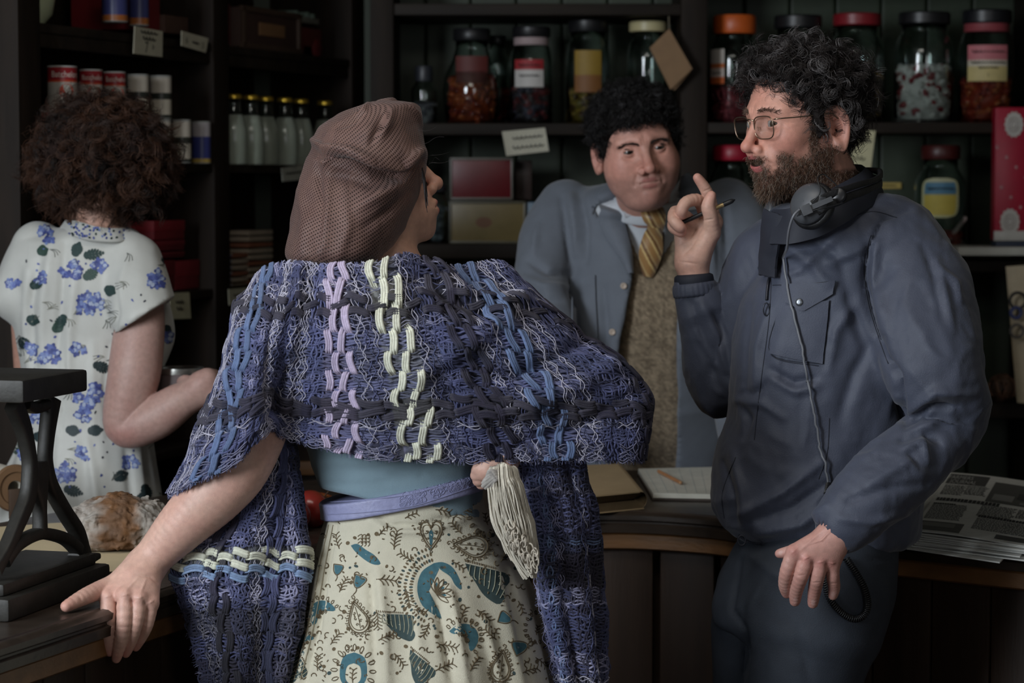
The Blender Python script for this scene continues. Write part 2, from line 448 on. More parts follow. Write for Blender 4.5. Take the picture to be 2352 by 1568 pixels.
f.box(c, d, R, 1); f.make('window_1', [M_wood, M_pane], kind='structure', smooth=False)
f, c, d, R = wall_open('wall_front', np.array([-3.7, -1.5]), np.array([2.3, -1.5]), 4.6, 5.5, 1.0, 2.6, M_plaster)
f.box(c, d, R, 1); f.make('window_2', [M_wood, M_pane], kind='structure', smooth=False)
G().box((2.30, 2.7, 1.375), (0.1, 8.4, 2.75)).make('wall_right', M_plaster, kind='structure', smooth=False)

# ------------------------------------------------------------------ left shelves
lz = lambda px, py: PL(px, py)[2]
ls = lambda px: (PL(px, 420) - LA) @ DL                               # distance along the shelf front for a pixel column
unit = thing('shelf_unit', (LA[0], LA[1], 0), 'tall dark wooden shelf unit of tins and milk bottles along the left wall', 'shelf')
DEP = 0.30
def lbox(g, s0, s1, z0, z1, d0, d1, mi=0, bev=0.003):
    c = LA * [1, 1, 0] + DL * (s0 + s1) / 2 - NL * (d0 + d1) / 2 + UZ * (z0 + z1) / 2
    g.box(c, (s1 - s0, d1 - d0, z1 - z0), RL, mi, bev=bev)
S_up = [(ls(40), ls(92)), (ls(488), ls(523)), (ls(805), ls(850))]
for s0, s1 in S_up:
    g = G(); lbox(g, s0, s1, 0, 2.7, -0.006, DEP); g.make('upright', M_wood, unit, smooth='auto')
Z1 = lz(92, 52); Z2 = lz(450, 376); Z3 = lz(450, 667); Z4 = 0.93; Z5 = 0.42
for zt, th in ((Z1, lz(92, 52) - lz(92, 107)), (Z2, lz(450, 376) - lz(450, 400)), (Z3, 0.022), (Z4, 0.03), (Z5, 0.03), (2.42, 0.03)):
    for (s0, s1) in ((S_up[0][1], S_up[1][0]), (S_up[1][1], S_up[2][0])):
        g = G(); lbox(g, s0, s1, zt - 0.02, zt, 0.0, DEP - 0.01)
        if th > 0.03: lbox(g, s0, s1, zt - th, zt - 0.0201, 0.004, 0.022)
        g.make('shelf_board', M_woodx, unit, smooth='auto')
g = G(); lbox(g, S_up[0][0], S_up[2][1], 0, 2.7, DEP - 0.004, DEP + 0.012, bev=0); g.make('back_panel', M_wood, unit, smooth=False)

# ------------------------------------------------------------------ back shelves
YB = 6.30
bz = lambda py: P(1176, py, YB)[2]; bx = lambda px: P(px, 420, YB)[0]
bu = thing('shelf_unit', (bx(1600), YB, 0), 'dark wooden sweet jar shelves against the green boarded back wall', 'shelf')
def bbox(g, x0, x1, z0, z1, y0, y1, bev=0.003): g.box(((x0+x1)/2, (y0+y1)/2, (z0+z1)/2), (x1-x0, y1-y0, z1-z0), None, bev=bev)
for x0, x1 in ((bx(852), bx(905)), (bx(1562), bx(1622)), (bx(2390), bx(2440))):
    g = G(); bbox(g, x0, x1, 0, 2.7, YB - 0.01, 6.67); g.make('upright', M_wood, bu, smooth='auto')
for (x0, x1, zt, th, y1) in ((bx(905), bx(1562), bz(283), 0.030, 6.67), (bx(1622), bx(2390), bz(281), 0.028, 6.67),
                         (bx(905), bx(1562), bz(560), 0.038, 6.67), (bx(1622), bx(2390), bz(599), 0.028, 6.67),
                         (bx(905), bx(1562), bz(8), 0.030, 6.67), (bx(1622), bx(2390), bz(-60), 0.030, 6.67),
                         (bx(905), bx(1562), bz(925), 0.040, 6.67), (bx(1622), bx(2390), bz(925), 0.040, 6.67)):
    g = G(); bbox(g, x0, x1, zt - th, zt, YB, y1); g.make('shelf_board', M_woodx, bu, smooth='auto')
ZU = bz(283); ZLl = bz(560); ZLr = bz(599); ZK = bz(925)

# ------------------------------------------------------------------ counter
ctrl = np.array([(-0.98, 2.35), (-0.80, 2.80), (-0.655, 3.17), (-0.487, 3.606), (-0.342, 3.95), (-0.13, 4.27), (0.153, 4.396), (0.34, 4.345), (0.45, 4.235), (0.647, 4.098), (0.827, 3.962), (1.3, 3.60), (1.7, 3.30)])
cl, _ = dense(np.concatenate([ctrl, np.full((len(ctrl), 1), 0)], 1), np.zeros(len(ctrl)), 9)
cl = cl[:, :2]; sl = np.concatenate([[0], np.cumsum(np.linalg.norm(np.diff(cl, axis=0), axis=1))])
tt = np.linspace(0, sl[-1], 150); cl = np.stack([np.interp(tt, sl, cl[:, 0]), np.interp(tt, sl, cl[:, 1])], 1)
tg = np.gradient(cl, axis=0); tg /= np.linalg.norm(tg, axis=1, keepdims=True); nb_ = np.stack([-tg[:, 1], tg[:, 0]], 1)
for _ in range(60): nb_[1:-1] = (nb_[:-2] + nb_[2:]) / 2               # soften so that the back edge does not fold
nb_ /= np.linalg.norm(nb_, axis=1, keepdims=True)
CT = 0.95
def sweep(g, prof, mi=0):
    A = np.array([[[*(c + n * o), z] for c, n in zip(cl, nb_)] for o, z in prof]); g.sheet(A[:, ::-1], mi)
counter = thing('shop_counter', (0.1, 4.5, 0), 'long curved dark wooden shop counter with boarded front', 'counter')
g = G(); sweep(g, [(0.64, 0.905), (0.64, CT), (0.3, CT), (0.02, CT), (0.012, CT), (0.010, CT - 0.002), (0.007, CT - 0.002), (0.004, CT), (-0.004, CT - 0.001), (-0.010, CT - 0.006), (-0.010, CT - 0.014), (-0.004, CT - 0.018), (-0.004, CT - 0.021), (-0.009, CT - 0.024), (-0.007, CT - 0.038), (0.012, CT - 0.041), (0.64, 0.905)])
g.make('worktop', M_top, counter, smooth='auto')
g = G(); sweep(g, [(0.05, 0.910), (0.008, 0.910), (0.004, 0.906), (0.004, 0.882), (0.010, 0.878), (0.05, 0.878)]); g.make('trim_band', M_oak, counter, smooth='auto')
g = G(); s = 0.0
while s < tt[-1] - 0.13:
    a = np.array([np.interp(s, tt, cl[:, 0]), np.interp(s, tt, cl[:, 1])]); b = np.array([np.interp(s + 0.108, tt, cl[:, 0]), np.interp(s + 0.108, tt, cl[:, 1])])
    ex = np.append(nrm(b - a), 0); ey = np.cross(UZ, ex); c = np.append((a + b) / 2, 0.44) + ey * 0.038
    g.box(c, (np.linalg.norm(b - a) - 0.001, 0.02, 0.88), np.stack([ex, ey, UZ], 1), bev=0.004); s += 0.110
sweep(g, [(0.05, 0.0), (0.05, 0.88)]); g.make('front_panel', M_panel, counter, smooth='auto')

# ================================================================== things on the shelves and the counter
INK = lin(40, 36, 34)
M_paint = mat('printed_card', rough=0.6, attr=True, var=0.10, vscale=30)
M_tin = mat('printed_tin', rough=0.35, attr=True, var=0.10, vscale=30)
M_steel = mat('tin_rim_steel', lin(170, 170, 165), 0.3, 0.9)
M_glass = mat('jar_glass', lin(232, 242, 238), 0.03, trans=1.0, var=0.02)
M_lid = mat('jar_lid_plastic', rough=0.4, attr=True, var=0.08)
M_sweet = mat('boiled_sweets', rough=0.3, attr=True, var=0.15)
M_milk = mat('milk', lin(222, 222, 208), 0.25, var=0.04)
M_foil = mat('gold_foil', lin(200, 165, 60), 0.3, 0.8)

def scrawl(g, o, ex, ey, w, h, n, mi=0, seed=1, th=0.0016):
    """a line of illegible handwriting"""
    r = np.random.default_rng(seed); t = np.linspace(0, 1, n * 7)
    x = t * w - w / 2 + 0.25 * h * np.sin(t * n * 6.3 + 1.0)
    y = h * 0.5 * np.sin(t * n * 6.3) * np.interp(t, np.linspace(0, 1, n + 1), r.uniform(0.5, 1.15, n + 1))
    g.tubes(np.asarray(o) + x[:, None] * ex + y[:, None] * ey, th, 4, mi, INK)
def card(name, quad, plane, label, lines, tone=(196, 190, 168), group=None, cat='price card', toward=None):
    """a paper card given by its four corner pixels (tl, tr, br, bl) on a plane (point, normal); lines = [(kind, text, u, v, size)]"""
    o, n = plane; n = np.asarray(n, float); C4 = np.array([Pplane(x, y, o, n) for x, y in quad]); c = C4.mean(0)
    ex = nrm(C4[1] + C4[2] - C4[0] - C4[3]); ey = nrm(np.cross(n, ex)); ey = ey if ey[2] > 0 else -ey
    g = G(); A = C4 + n * 0.001; B = C4 - n * 0.0008
    g.add(np.concatenate([A, B]), [[3, 2, 1, 0], [4, 5, 6, 7], [0, 1, 5, 4], [1, 2, 6, 5], [2, 3, 7, 6], [3, 0, 4, 7]], 0, lin(*tone))
    w = np.linalg.norm(C4[1] - C4[0]); h = np.linalg.norm(C4[3] - C4[0])
    for i, (k, txt, u, v, s) in enumerate(lines):
        q = c + ex * u * w + ey * v * h + n * 0.0018
        if k == 't': g.text(txt, q, ex, ey, s * h, 0, INK)
        else: scrawl(g, q, ex, ey, s * w, 0.13 * h, txt, 0, i + 3)
    return g.make(name, M_paint, None, label, cat, group, smooth=False, loc=c)

PLN = (LA + NL * 0.012, NL)
card('price_card', [(309, 60), (373, 72), (372, 131), (306, 123)], PLN, 'square price card reading 7p hung from the top left shelf board', [('s', 5, 0.0, 0.34, 0.6), ('s', 4, 0.0, 0.12, 0.45), ('t', '7', -0.08, -0.40, 0.58), ('t', 'p', 0.16, -0.22, 0.30)])
card('price_card', [(417, 71), (478, 88), (472, 121), (416, 105)], PLN, 'tilted oblong price card reading 6 and 3 on the top left shelf edge', [('t', '6', -0.3, -0.24, 0.62), ('s', 3, 0.02, -0.05, 0.25), ('t', '3', 0.3, -0.30, 0.62)])
card('price_card', [(646, 386), (697, 377), (697, 412), (649, 417)], PLN, 'white card pinned to the shelf edge below the milk bottles', [('s', 6, 0.0, 0.05, 0.7)], (178, 178, 165))
card('price_card', [(388, 673), (434, 671), (438, 731), (392, 733)], PLN, 'cream price card on the shelf edge below the red boxes', [('s', 3, -0.05, 0.15, 0.4), ('s', 2, -0.05, -0.1, 0.3)], (190, 185, 155))
card('price_card', [(524, 664), (575, 660), (575, 696), (526, 701)], PLN, 'small pale card on the shelf edge below the striped packets', [('s', 4, 0.0, 0.1, 0.6)], (175, 172, 150))
PB = (np.array([0, YB - 0.008, 0]), np.array([0, -1.0, 0]))
card('price_card', [(1153, 302), (1252, 293), (1261, 347), (1163, 358)], PB, 'white handwritten card pinned to the shelf edge left of the shopkeeper', [('s', 7, 0.04, 0.18, 0.7), ('s', 7, 0.04, -0.2, 0.72)], (205, 200, 180))
card('price_card', [(1966, 300), (2011, 300), (2000, 388), (1950, 380)], PB, 'cream card hanging from the shelf edge behind the bearded man', [('s', 3, 0.1, 0.25, 0.5), ('s', 2, -0.1, -0.25, 0.4)], (205, 198, 160))
card('label_strip', [(1985, 419), (2070, 419), (2070, 433), (1985, 433)], (np.array([0, 6.665, 0]), np.array([0, -1.0, 0])), 'thin yellowish label strip stuck on the green back boards', [('s', 6, 0, 0, 0.7)], (190, 165, 90), cat='label')

def lbase(px, py, inset): return PL(px, py) - NL * inset
def can(name, px0, px1, ptop, pbot, inset, bands, label, group, text=None, spot=None, txtcol=(215, 205, 195)):
    """tin standing on the left shelves: bands = [(fraction from top, colour)]"""
    a = PL(px0, pbot); b = PL(px1, pbot); c = (a + b) / 2 - NL * inset
    Dm = c[1]; r = (px1 - px0) / 2 * Dm / FPX; c = P((px0 + px1) / 2, 420, Dm)
    c[2] = P(0, pbot, Dm)[2]; h = P(0, ptop, Dm)[2] - c[2]
    g = G(); prof = [(r*0.93, 0.0), (r, 0.0015), (r, 0.003)]; cols = [lin(150, 150, 145)] * 3
    fr = [0.0] + [f for f, _ in bands]
    for i in range(len(bands) - 1, -1, -1):
        zb = h * (1 - fr[i + 1]); zt = h * (1 - fr[i])
        prof += [(r*0.985, max(zb, 0.003) + 1e-4), (r*0.985, min(zt, h - 0.004))]; cols += [lin(*bands[i][1])] * 2
    prof += [(r, h - 0.003), (r, h), (r*0.95, h), (r*0.93, h - 0.003), (0.0005, h - 0.003)]; cols += [lin(170, 170, 165)] * 5
    g.lathe(prof, c, 30, 0, cols)
    vw = nrm([-c[0], -c[1], 0])                                        # label faces the shop
    fc = nrm(vw * 0.8 + NL * 0.35); o = c + fc * (r * 0.995)
    if text:
        t, fz, sz = text; g.text(t, o + UZ * h * fz, None if False else np.cross(UZ, fc), UZ, sz, 0, lin(*txtcol), bend=(c, r * 1.0), squash=0.85)
    if spot:
        fz, sr, sc = spot; a = np.linspace(0, 2*PI, 20, endpoint=False); a0 = math.atan2(fc[1], fc[0])
        th = a0 + np.cos(a) * sr / r; V = np.stack([c[0] + r*1.0*np.cos(th), c[1] + r*1.0*np.sin(th), c[2] + h*fz + np.sin(a)*sr], 1)
        g.add(V, [list(range(20))], 0, lin(*sc))
    return g.make(name, M_tin, None, label, 'tin', group, smooth='auto', loc=c)
RED = (150, 38, 44); CRM = (178, 172, 162); DG = (48, 52, 46)
peas = [(0.30, RED), (0.34, (190, 70, 40)), (1.0, CRM)]
for i, (a, b, t, bo, lb) in enumerate([(111, 180, 152, 262, 'red and white tin, first of the row beside the left post'), (184, 238, 160, 262, 'red and white tin, second of the row from the left post'), (239, 291, 165, 262, 'red and white tin beside the stacked white tins')]):
    can('food_tin', a, b, t, bo, 0.09, peas, lb, 'red and white tins', ('Batchelors', 0.76, 0.019 if i == 0 else 0.016), (0.47, 0.016, (190, 70, 50)), )
can('food_tin', 92, 137, 254, 372, 0.05, peas, 'red and white tin low beside the left post, half behind curly hair', 'red and white tins', ('Batchelors', 0.76, 0.017))
for k, (a, b) in enumerate([(140, 190), (194, 240), (243, 288)]):      # the lower layer the tins stand on, behind the woman's hair
    can('food_tin', a, b, 263, 374, 0.09, peas, 'red and white tin of the lower layer hidden behind the curly hair', 'lower layer tins', ('Batchelors', 0.76, 0.017))
wt = [(0.06, (190, 185, 175)), (0.40, (205, 195, 180)), (0.50, DG), (0.55, DG), (0.90, (200, 190, 172)), (1.0, DG)]
for k, (a, b, t, bo, lb) in enumerate([(294, 344, 171, 272, 'white and dark tin on the lower row beside the red tins'), (346, 396, 174, 274, 'white and dark tin at the right end of the upper row'),
                                 (300, 346, 273, 374, 'white and dark tin under the upper row, behind curls'), (349, 394, 275, 374, 'white and dark tin directly left of the lone pair of tins'),
                                 (396, 440, 275, 375, 'white and dark tin standing left of the blue tin')]):
    can('food_tin', a, b, t, bo, 0.085 if k != 4 else 0.06, wt, lb, 'white and dark tins', ('AA', 0.7, 0.0001) if False else None)
can('food_tin', 441, 485, 279, 376, 0.06, [(0.03, (200, 200, 200)), (0.36, (178, 170, 172)), (0.88, (60, 66, 128)), (0.97, (190, 160, 80)), (1.0, (190, 185, 170))], 'blue and grey tin with a gold base at the end of the row', 'blue tins', None)
for a, b, lb in [(238, 298, 'blue tin with orange base beside the pale bowl on the top shelf'), (300, 346, 'blue tin with orange base beside the red carton on the top shelf')]:
    can('food_tin', a, b, -40, 52 if a < 250 else 60, 0.10, [(0.82, (66, 70, 120)), (1.0, (170, 100, 50))], lb, 'blue tins', None)
M_china = mat('pale_green_china', lin(176, 182, 150), 0.3, var=0.1)
c = PL(180, 40) - NL * 0.13; c[2] = Z1
G().lathe([(0.02, 0), (0.035, 0.001), (0.037, 0.006), (0.058, 0.03), (0.066, 0.075), (0.064, 0.075), (0.055, 0.032), (0.03, 0.009), (0.0005, 0.008)], c, 36).make('bowl', M_china, None, 'pale green bowl standing on the top left shelf', 'bowl', loc=c)

def lcarton(name, px0, px1, ptop, pbot, depth, inset, col, label, cat='box', group=None, lid=False, extra=None, bev=0.003):
    a = PL(px0, pbot) - NL * inset; b = PL(px1, pbot) - NL * inset; z0 = a[2]; w = abs((b - a) @ DL)
    t = Pplane(px0, ptop, LA - NL * inset, NL); h = t[2] - z0
    c = (a + b) / 2 - NL * depth / 2; c[2] = z0 + h / 2
    g = G(); g.box(c, (w, depth, h), RL, 0, lin(*col), bev)
    if lid: g.box(c + UZ * (h * 0.22), (w + 0.003, depth + 0.003, h * 0.56), RL, 0, lin(*[x * 1.12 for x in col]), bev)
    if extra: extra(g, c + NL * (depth / 2 + 0.001), w, h)
    return g.make(name, M_paint, None, label, cat, group, smooth='auto', loc=(c[0], c[1], z0))
def co(g, o, w, h):
    g.text('CO', o + UZ * (-0.28 * h) - DL * 0.16 * w + NL * 0.001, DL, UZ, 0.035, 0, lin(190, 180, 175))
lcarton('carton', 350, 412, -50, 66, 0.16, 0.05, (120, 26, 32), 'dark red carton lettered CO on the top left shelf', 'carton', extra=co)
lcarton('carton', 414, 468, 38, 74, 0.15, 0.04, (86, 62, 52), 'low brown carton beside the red carton lettered CO', 'carton')
lcarton('carton', 526, 572, 8, 96, 0.14, 0.05, (84, 26, 30), 'dark maroon carton left of the wooden chest', 'carton')
def chest(g, o, w, h):
    g.box(o + UZ * 0.0 + NL * 0.001, (w * 0.42, 0.004, h * 0.32), RL, 0, lin(150, 112, 78), 0.001)
    for s in (-1, 1):
        g.box(o + DL * s * w * 0.46, (0.016, 0.012, h), RL, 0, lin(80, 62, 50), 0.002)
        g.box(o + UZ * s * h * 0.46, (w, 0.012, 0.014), RL, 0, lin(80, 62, 50), 0.002)
lcarton('wooden_chest', 578, 714, 18, 106, 0.18, 0.03, (74, 54, 48), 'wooden chest with a tan label on the top shelf', 'chest', extra=chest)
# a small toy cart with a tray of green packets
a = PL(722, 112) - NL * 0.06; b = PL(786, 112) - NL * 0.06; w = (b - a) @ DL; c = (a + b) / 2; c[2] = Z1
cart = thing('toy_cart', c, 'small dark red toy cart at the right end of the top shelf', 'toy')
g = G(); g.box(c + UZ * 0.055 - NL * 0.05, (w, 0.10, 0.05), RL, 0, lin(104, 46, 40), 0.004); g.make('cart_body', M_paint, cart, smooth='auto')
g = G(); g.box(c + UZ * 0.100 - NL * 0.05, (w * 0.95, 0.09, 0.016), RL, 0, lin(130, 130, 118), 0.003)
for k in range(14): g.box(c + UZ * 0.114 - NL * (0.02 + 0.03 * (k % 3)) + DL * w * (-0.42 + 0.065 * k), (w * 0.06, 0.02, 0.012 + 0.006 * (k % 2)), RL, 0, lin(*[(120, 140, 128), (70, 84, 70), (150, 150, 140)][k % 3]), 0.002)
g.make('tray', M_paint, cart, smooth='auto')
for s in (-0.32, 0.32):
    for q in (0.0, 0.10):
        g = G(); g.lathe([(0.003, -0.006), (0.022, -0.006), (0.026, -0.003), (0.026, 0.003), (0.022, 0.006), (0.003, 0.006)], c + DL * w * s - NL * q + UZ * 0.027, 24, 0, lin(110, 40, 42), np.stack([DL, UZ, NL], 1)); g.make('wheel', M_paint, cart, smooth='auto')

# milk bottles
def bottle_proto(h):
    o = thing('milk_bottle', (0, 0, 0), 'milk bottle', 'bottle', 'milk bottles'); k = h / 0.175
    out = [(0.002, 0), (0.024, 0.0), (0.0262, 0.003), (0.0262, 0.085), (0.0225, 0.105), (0.0165, 0.130), (0.0145, 0.148), (0.0145, 0.160), (0.0165, 0.163), (0.0165, 0.170), (0.0145, 0.172)]
    inn = [(r - 0.0016, max(z, 0.002)) for r, z in out[1:]][::-1] + [(0.002, 0.002)]
    g = G().lathe([(r * k * 1.22, z * k) for r, z in out + inn], (0, 0, 0), 28); g.make('bottle_glass', M_glass, o)
    ml = [(0.001, 0.0025)] + [(r - 0.0007, max(z, 0.0008)) for r, z in out[1:5]] + [(0.0172, 0.124), (0.001, 0.124)]
    g = G().lathe([(r * k * 1.22, z * k) for r, z in ml], (0, 0, 0), 28); g.make('milk', M_milk, o)
    g = G().lathe([(r * k * 1.2, z * k) for r, z in [(0.0172, 0.164), (0.0176, 0.170), (0.0165, 0.1745), (0.010, 0.176), (0.0005, 0.1755)]], (0, 0, 0), 28); g.make('foil_cap', M_foil, o)
    return o
bp = bottle_proto(0.172)
for i, (px, ins, lb) in enumerate([(538, 0.10, 'first milk bottle, beside the shelf divider'), (577, 0.04, 'second milk bottle from the divider, standing forward'), (611, 0.10, 'third milk bottle from the divider, set back'), (655, 0.04, 'fourth milk bottle from the divider, standing forward'), (692, 0.06, 'fifth milk bottle from the divider'), (747, 0.05, 'last milk bottle, half hidden behind the brown head net')]):
    o = bp if i == 0 else copy_tree(bp); c = PL(px, 376) - NL * ins
    d = c[1]; c = P(px, 420, d); o.location = (c[0], c[1], Z2); o['label'] = 'gold capped ' + lb

# red boxes on the third shelf
for k, (x0, x1, t, b, ins, cc, lb) in enumerate([
    (380, 450, 506, 552, 0.03, (122, 30, 38), 'tall red box on the very top of the red stack'),
    (362, 450, 553, 579, 0.03, (108, 28, 36), 'flat red box under the topmost tall one'),
    (362, 450, 580, 596, 0.03, (100, 26, 32), 'thin red box in the middle of the stack'),
    (384, 432, 597, 667, 0.035, (104, 26, 33), 'upright red box at the bottom of the stack, left one'),
    (433, 488, 597, 667, 0.035, (112, 28, 36), 'upright red box at the bottom right of the stack'),
    (292, 360, 553, 578, 0.03, (150, 24, 44), 'bright red box on top of the low pile beside the floral shoulder'),
    (292, 360, 579, 601, 0.03, (140, 22, 40), 'bright red box second in the low pile beside the floral shoulder'),
    (300, 368, 602, 634, 0.03, (128, 24, 38), 'red box third in the low pile, half behind the floral shoulder'),
    (300, 383, 635, 665, 0.03, (112, 24, 34), 'red box lowest in the low pile, behind the floral shoulder')]):
    lcarton('red_box', x0, x1, t, b, 0.12, ins, cc, lb, 'box', 'red boxes', lid=True)
# packets in the bay to the right
for k in range(6):
    lcarton('striped_packet', 528, 566, 582 + k * 14, 595 + k * 14, 0.10, 0.04, (84, 82, 120) if k % 1 == 0 else (150, 145, 140), ['topmost', 'second', 'third', 'fourth', 'fifth', 'lowest'][k] + ' thin blue grey packet in the pile beside the shelf divider', 'packet', 'blue grey packets', extra=lambda g, o, w, h: g.box(o + UZ * h * 0.25, (w, 0.002, h * 0.3), RL, 0, lin(170, 165, 165)))
lcarton('carton', 526, 548, 553, 581, 0.06, 0.04, (150, 84, 36), 'little orange carton on top of the blue grey packets', 'carton')
for j, (x0, x1, y0, nk) in enumerate([(572, 612, 580, 6), (614, 668, 528, 10)]):
    for k in range(nk):
        lcarton('pale_packet', x0, x1, y0 + k * 14.0, y0 + 13 + k * 14.0, 0.10, 0.05, (165, 150, 132) if (k + j) % 3 else (135, 84, 62), '%s pale packet from the top of the %s pile behind the shawl' % (['first', 'second', 'third', 'fourth', 'fifth', 'sixth', 'seventh', 'eighth', 'ninth', 'tenth'][k], ['left', 'right'][j]), 'packet', 'pale packets')

# ------------------------------------------------------------------ sweet jars on the back shelves
def sweets_mesh(rr, h, size, cols, seed, n=230, shape='ball'):
    r = np.random.default_rng(seed); g = G()
    base = np.array([[1,0,0],[-1,0,0],[0,1,0],[0,-1,0],[0,0,1],[0,0,-1]], float)
    bm = bmesh.new(); bmesh.ops.create_icosphere(bm, subdivisions=1, radius=1.0); SV = np.array([v.co[:] for v in bm.verts]); SF = np.array([[v.index for v in f.verts] for f in bm.faces]); bm.free()
    g.lathe([(0.001, 0.004), (rr - size * 1.2, 0.004), (rr - size * 1.2, h - size), (0.001, h - size)], (0, 0, 0), 20, 0, lin(*cols[0]))
    for i in range(n):
        a = r.uniform(0, 2*PI); z = r.uniform(size * 0.8, h - size * 0.4); q = rr - size * r.uniform(0.95, 1.3)
        if i > n * 0.8: q = rr * math.sqrt(r.uniform(0, 0.8)); z = h - size * r.uniform(0.4, 1.1)
        th = r.uniform(0, 3.1, 3); R = np.array(Matrix.Rotation(th[0], 3, 'X') @ Matrix.Rotation(th[1], 3, 'Z'))
        sc = size * r.uniform(0.85, 1.15) * np.array([1.25, 0.8, 0.85])
        g.add((SV * sc) @ R.T + [q * math.cos(a), q * math.sin(a), z], SF, 0, lin(*cols[r.integers(len(cols))]))
    return g
def jar(label, pc, p0, p1, ptop, pbot, yc, lidc, lid_h, fill, scols, ssize, seed, neck=0.62, group='sweet jars', shape='straight', ring=None, zb=None):
    """sweet jar: centre column, left / right pixel, lid top, base pixel"""
    c = P(pc, 420, yc); r = (p1 - p0) / 2 * yc / FPX; zb = P(0, pbot, yc)[2] if zb is None else zb; c[2] = zb; h = P(0, ptop, yc)[2] - zb
    o = thing('sweet_jar', c, label, 'jar', group); hl = h * lid_h; hg = h - hl * 0.75; rn = r * neck
    if shape == 'straight': out = [(0.002, 0), (r*0.93, 0), (r, r*0.08), (r, hg*0.70), (r*0.97, hg*0.76), (rn*1.12, hg*0.855), (rn, hg*0.885), (rn, hg)]
    else: out = [(0.002, 0), (r*0.80, 0), (r*0.88, r*0.08), (r, hg*0.38), (r*0.93, hg*0.56), (r*0.66, hg*0.74), (rn*1.05, hg*0.84), (rn, hg*0.87), (rn, hg)]
    t = 0.0028; inn = [(max(q - t, 0.001), max(z, 0.005)) for q, z in out[1:]][::-1] + [(0.001, 0.005)]
    G().lathe(out + inn, c, 48).make('jar_glass', M_glass, o)
    G().lathe([(0.001, h - hl), (rn*1.10, h - hl), (rn*1.15, h - hl*0.9), (rn*1.15, h - hl*0.12), (rn*1.08, h), (0.001, h)], c, 40, 0, lin(*lidc)).make('jar_lid', M_lid, o, smooth='auto')
    if ring: G().lathe([(rn*1.02, hg*0.885), (rn*1.04, hg*0.89), (rn*1.04, h - hl*1.02)], c, 40, 0, lin(*ring)).make('neck_band', M_paint, o)
    if fill:
        rr = r - t - 0.001 if shape == 'straight' else r * 0.84
        g = sweets_mesh(rr, hg * fill, ssize, scols, seed)
        g.V = [v + c for v in g.V]; s = g.make('sweets', M_sweet, o, kind='stuff')
    return o, c, r, h
def jlabel(o, c, r, h, z0, z1, w, cols, lines, a0=None, oval=False):
    """paper label round the front of a jar"""
    a0 = math.atan2(-c[1], -c[0]) if a0 is None else a0; g = G(); R = r + 0.0012; n = 21; m = 24
    u = np.linspace(-1, 1, n); v = np.linspace(0, 1, m); A = np.zeros((m, n, 3)); cc = np.zeros((m, n, 3))
    for i, t in enumerate(v):
        wd = w * (max(1 - abs(2*t - 1) ** 4.0, 0.02) ** 0.25 if oval else 1.0)
        th = a0 + u * wd / 2 / R
        A[i] = np.stack([c[0] + R*np.cos(th), c[1] + R*np.sin(th), np.full(n, c[2] + h * (z0 + (z1 - z0) * t))], 1)
        cc[i] = lin(*next(q for f, q in cols if t <= f + 1e-6))
        if oval: cc[i, :2] = lin(*cols[0][1]); cc[i, -2:] = lin(*cols[0][1])
    g.sheet(A, 0, cc)
    for (k, txt, t, s, colr) in lines:
        q = np.array([c[0] + (R + 0.0008)*math.cos(a0), c[1] + (R + 0.0008)*math.sin(a0), c[2] + h*(z0 + (z1 - z0)*t)])
        if k == 't': g.text(txt, q, None if False else np.array([-math.sin(a0), math.cos(a0), 0]), UZ, s, 0, lin(*colr), bend=(c, R + 0.0008))
        else:
            e = np.array([-math.sin(a0), math.cos(a0), 0]); scrawl(g, q, e, UZ, s, 0.006, txt, 0, 5, 0.0012)
    g.make('paper_label', M_paint, o)
YJ = 6.43
AM = [(150, 62, 30), (120, 36, 26), (170, 84, 40)]; RD = [(130, 32, 34), (110, 24, 30), (160, 58, 40)]
o, c, r, h = jar('big round bellied jar of amber sweets, first on the upper shelf', 1084, 1017, 1152, 66, 284, YJ, (26, 26, 28), 0.13, 0.55, AM, 0.010, 1, 0.55, shape='belly')
jlabel(o, c, r * 0.86, h, 0.42, 0.70, 0.09, [(1, (96, 40, 36))], [])
jar('dark jar half hidden behind the big round bellied jar', 1142, 1112, 1172, 82, 281, 6.58, (26, 26, 28), 0.10, 0.4, RD, 0.010, 2, 0.6)
o, c, r, h = jar('jar with a red and white paper label, right of the bellied jar', 1220, 1172, 1270, 62, 287, YJ, (26, 26, 28), 0.11, 0.42, [(60, 50, 56), (120, 44, 48), (70, 66, 84)], 0.011, 3, 0.78, ring=(170, 150, 150))
jlabel(o, c, r, h, 0.38, 0.66, 0.082, [(0.62, (205, 200, 195)), (1.0, (160, 40, 46))], [('s', 6, 0.42, 0.05, 0), ('s', 5, 0.8, 0.055, 0)], a0=math.atan2(-c[1], -c[0]) - 0.12)
o, c, r, h = jar('jar of yellow and brown sweets above the card beside the shopkeeper', 1350, 1300, 1400, 46, 285, YJ, (24, 24, 26), 0.12, 0.36, [(150, 120, 50), (84, 56, 30), (120, 100, 40)], 0.011, 4, 0.80)
jlabel(o, c, r, h, 0.30, 0.70, 0.075, [(0.4, (130, 84, 40)), (1.0, (150, 120, 44))], [])
jar('nearly empty clear jar with a cream lid above the shopkeeper', 1487, 1440, 1536, 50, 284, YJ, (196, 184, 140), 0.10, 0.2, [(120, 130, 120), (150, 150, 140)], 0.011, 5, 0.78)
o, c, r, h = jar('jar with an orange lid and dark pink sweets beside the shelf post', 1685, 1628, 1746, 36, 283, YJ, (200, 92, 34), 0.17, 0.38, [(140, 52, 62), (120, 40, 52), (160, 70, 80)], 0.0075, 6, 0.72)
jlabel(o, c, r, h, 0.36, 0.68, 0.05, [(0.18, (200, 96, 40)), (0.45, (205, 190, 180)), (0.6, (205, 110, 50)), (1.0, (205, 196, 186))], [('s', 3, 0.32, 0.03, 0)], a0=math.atan2(-c[1], -c[0]) - 0.75)
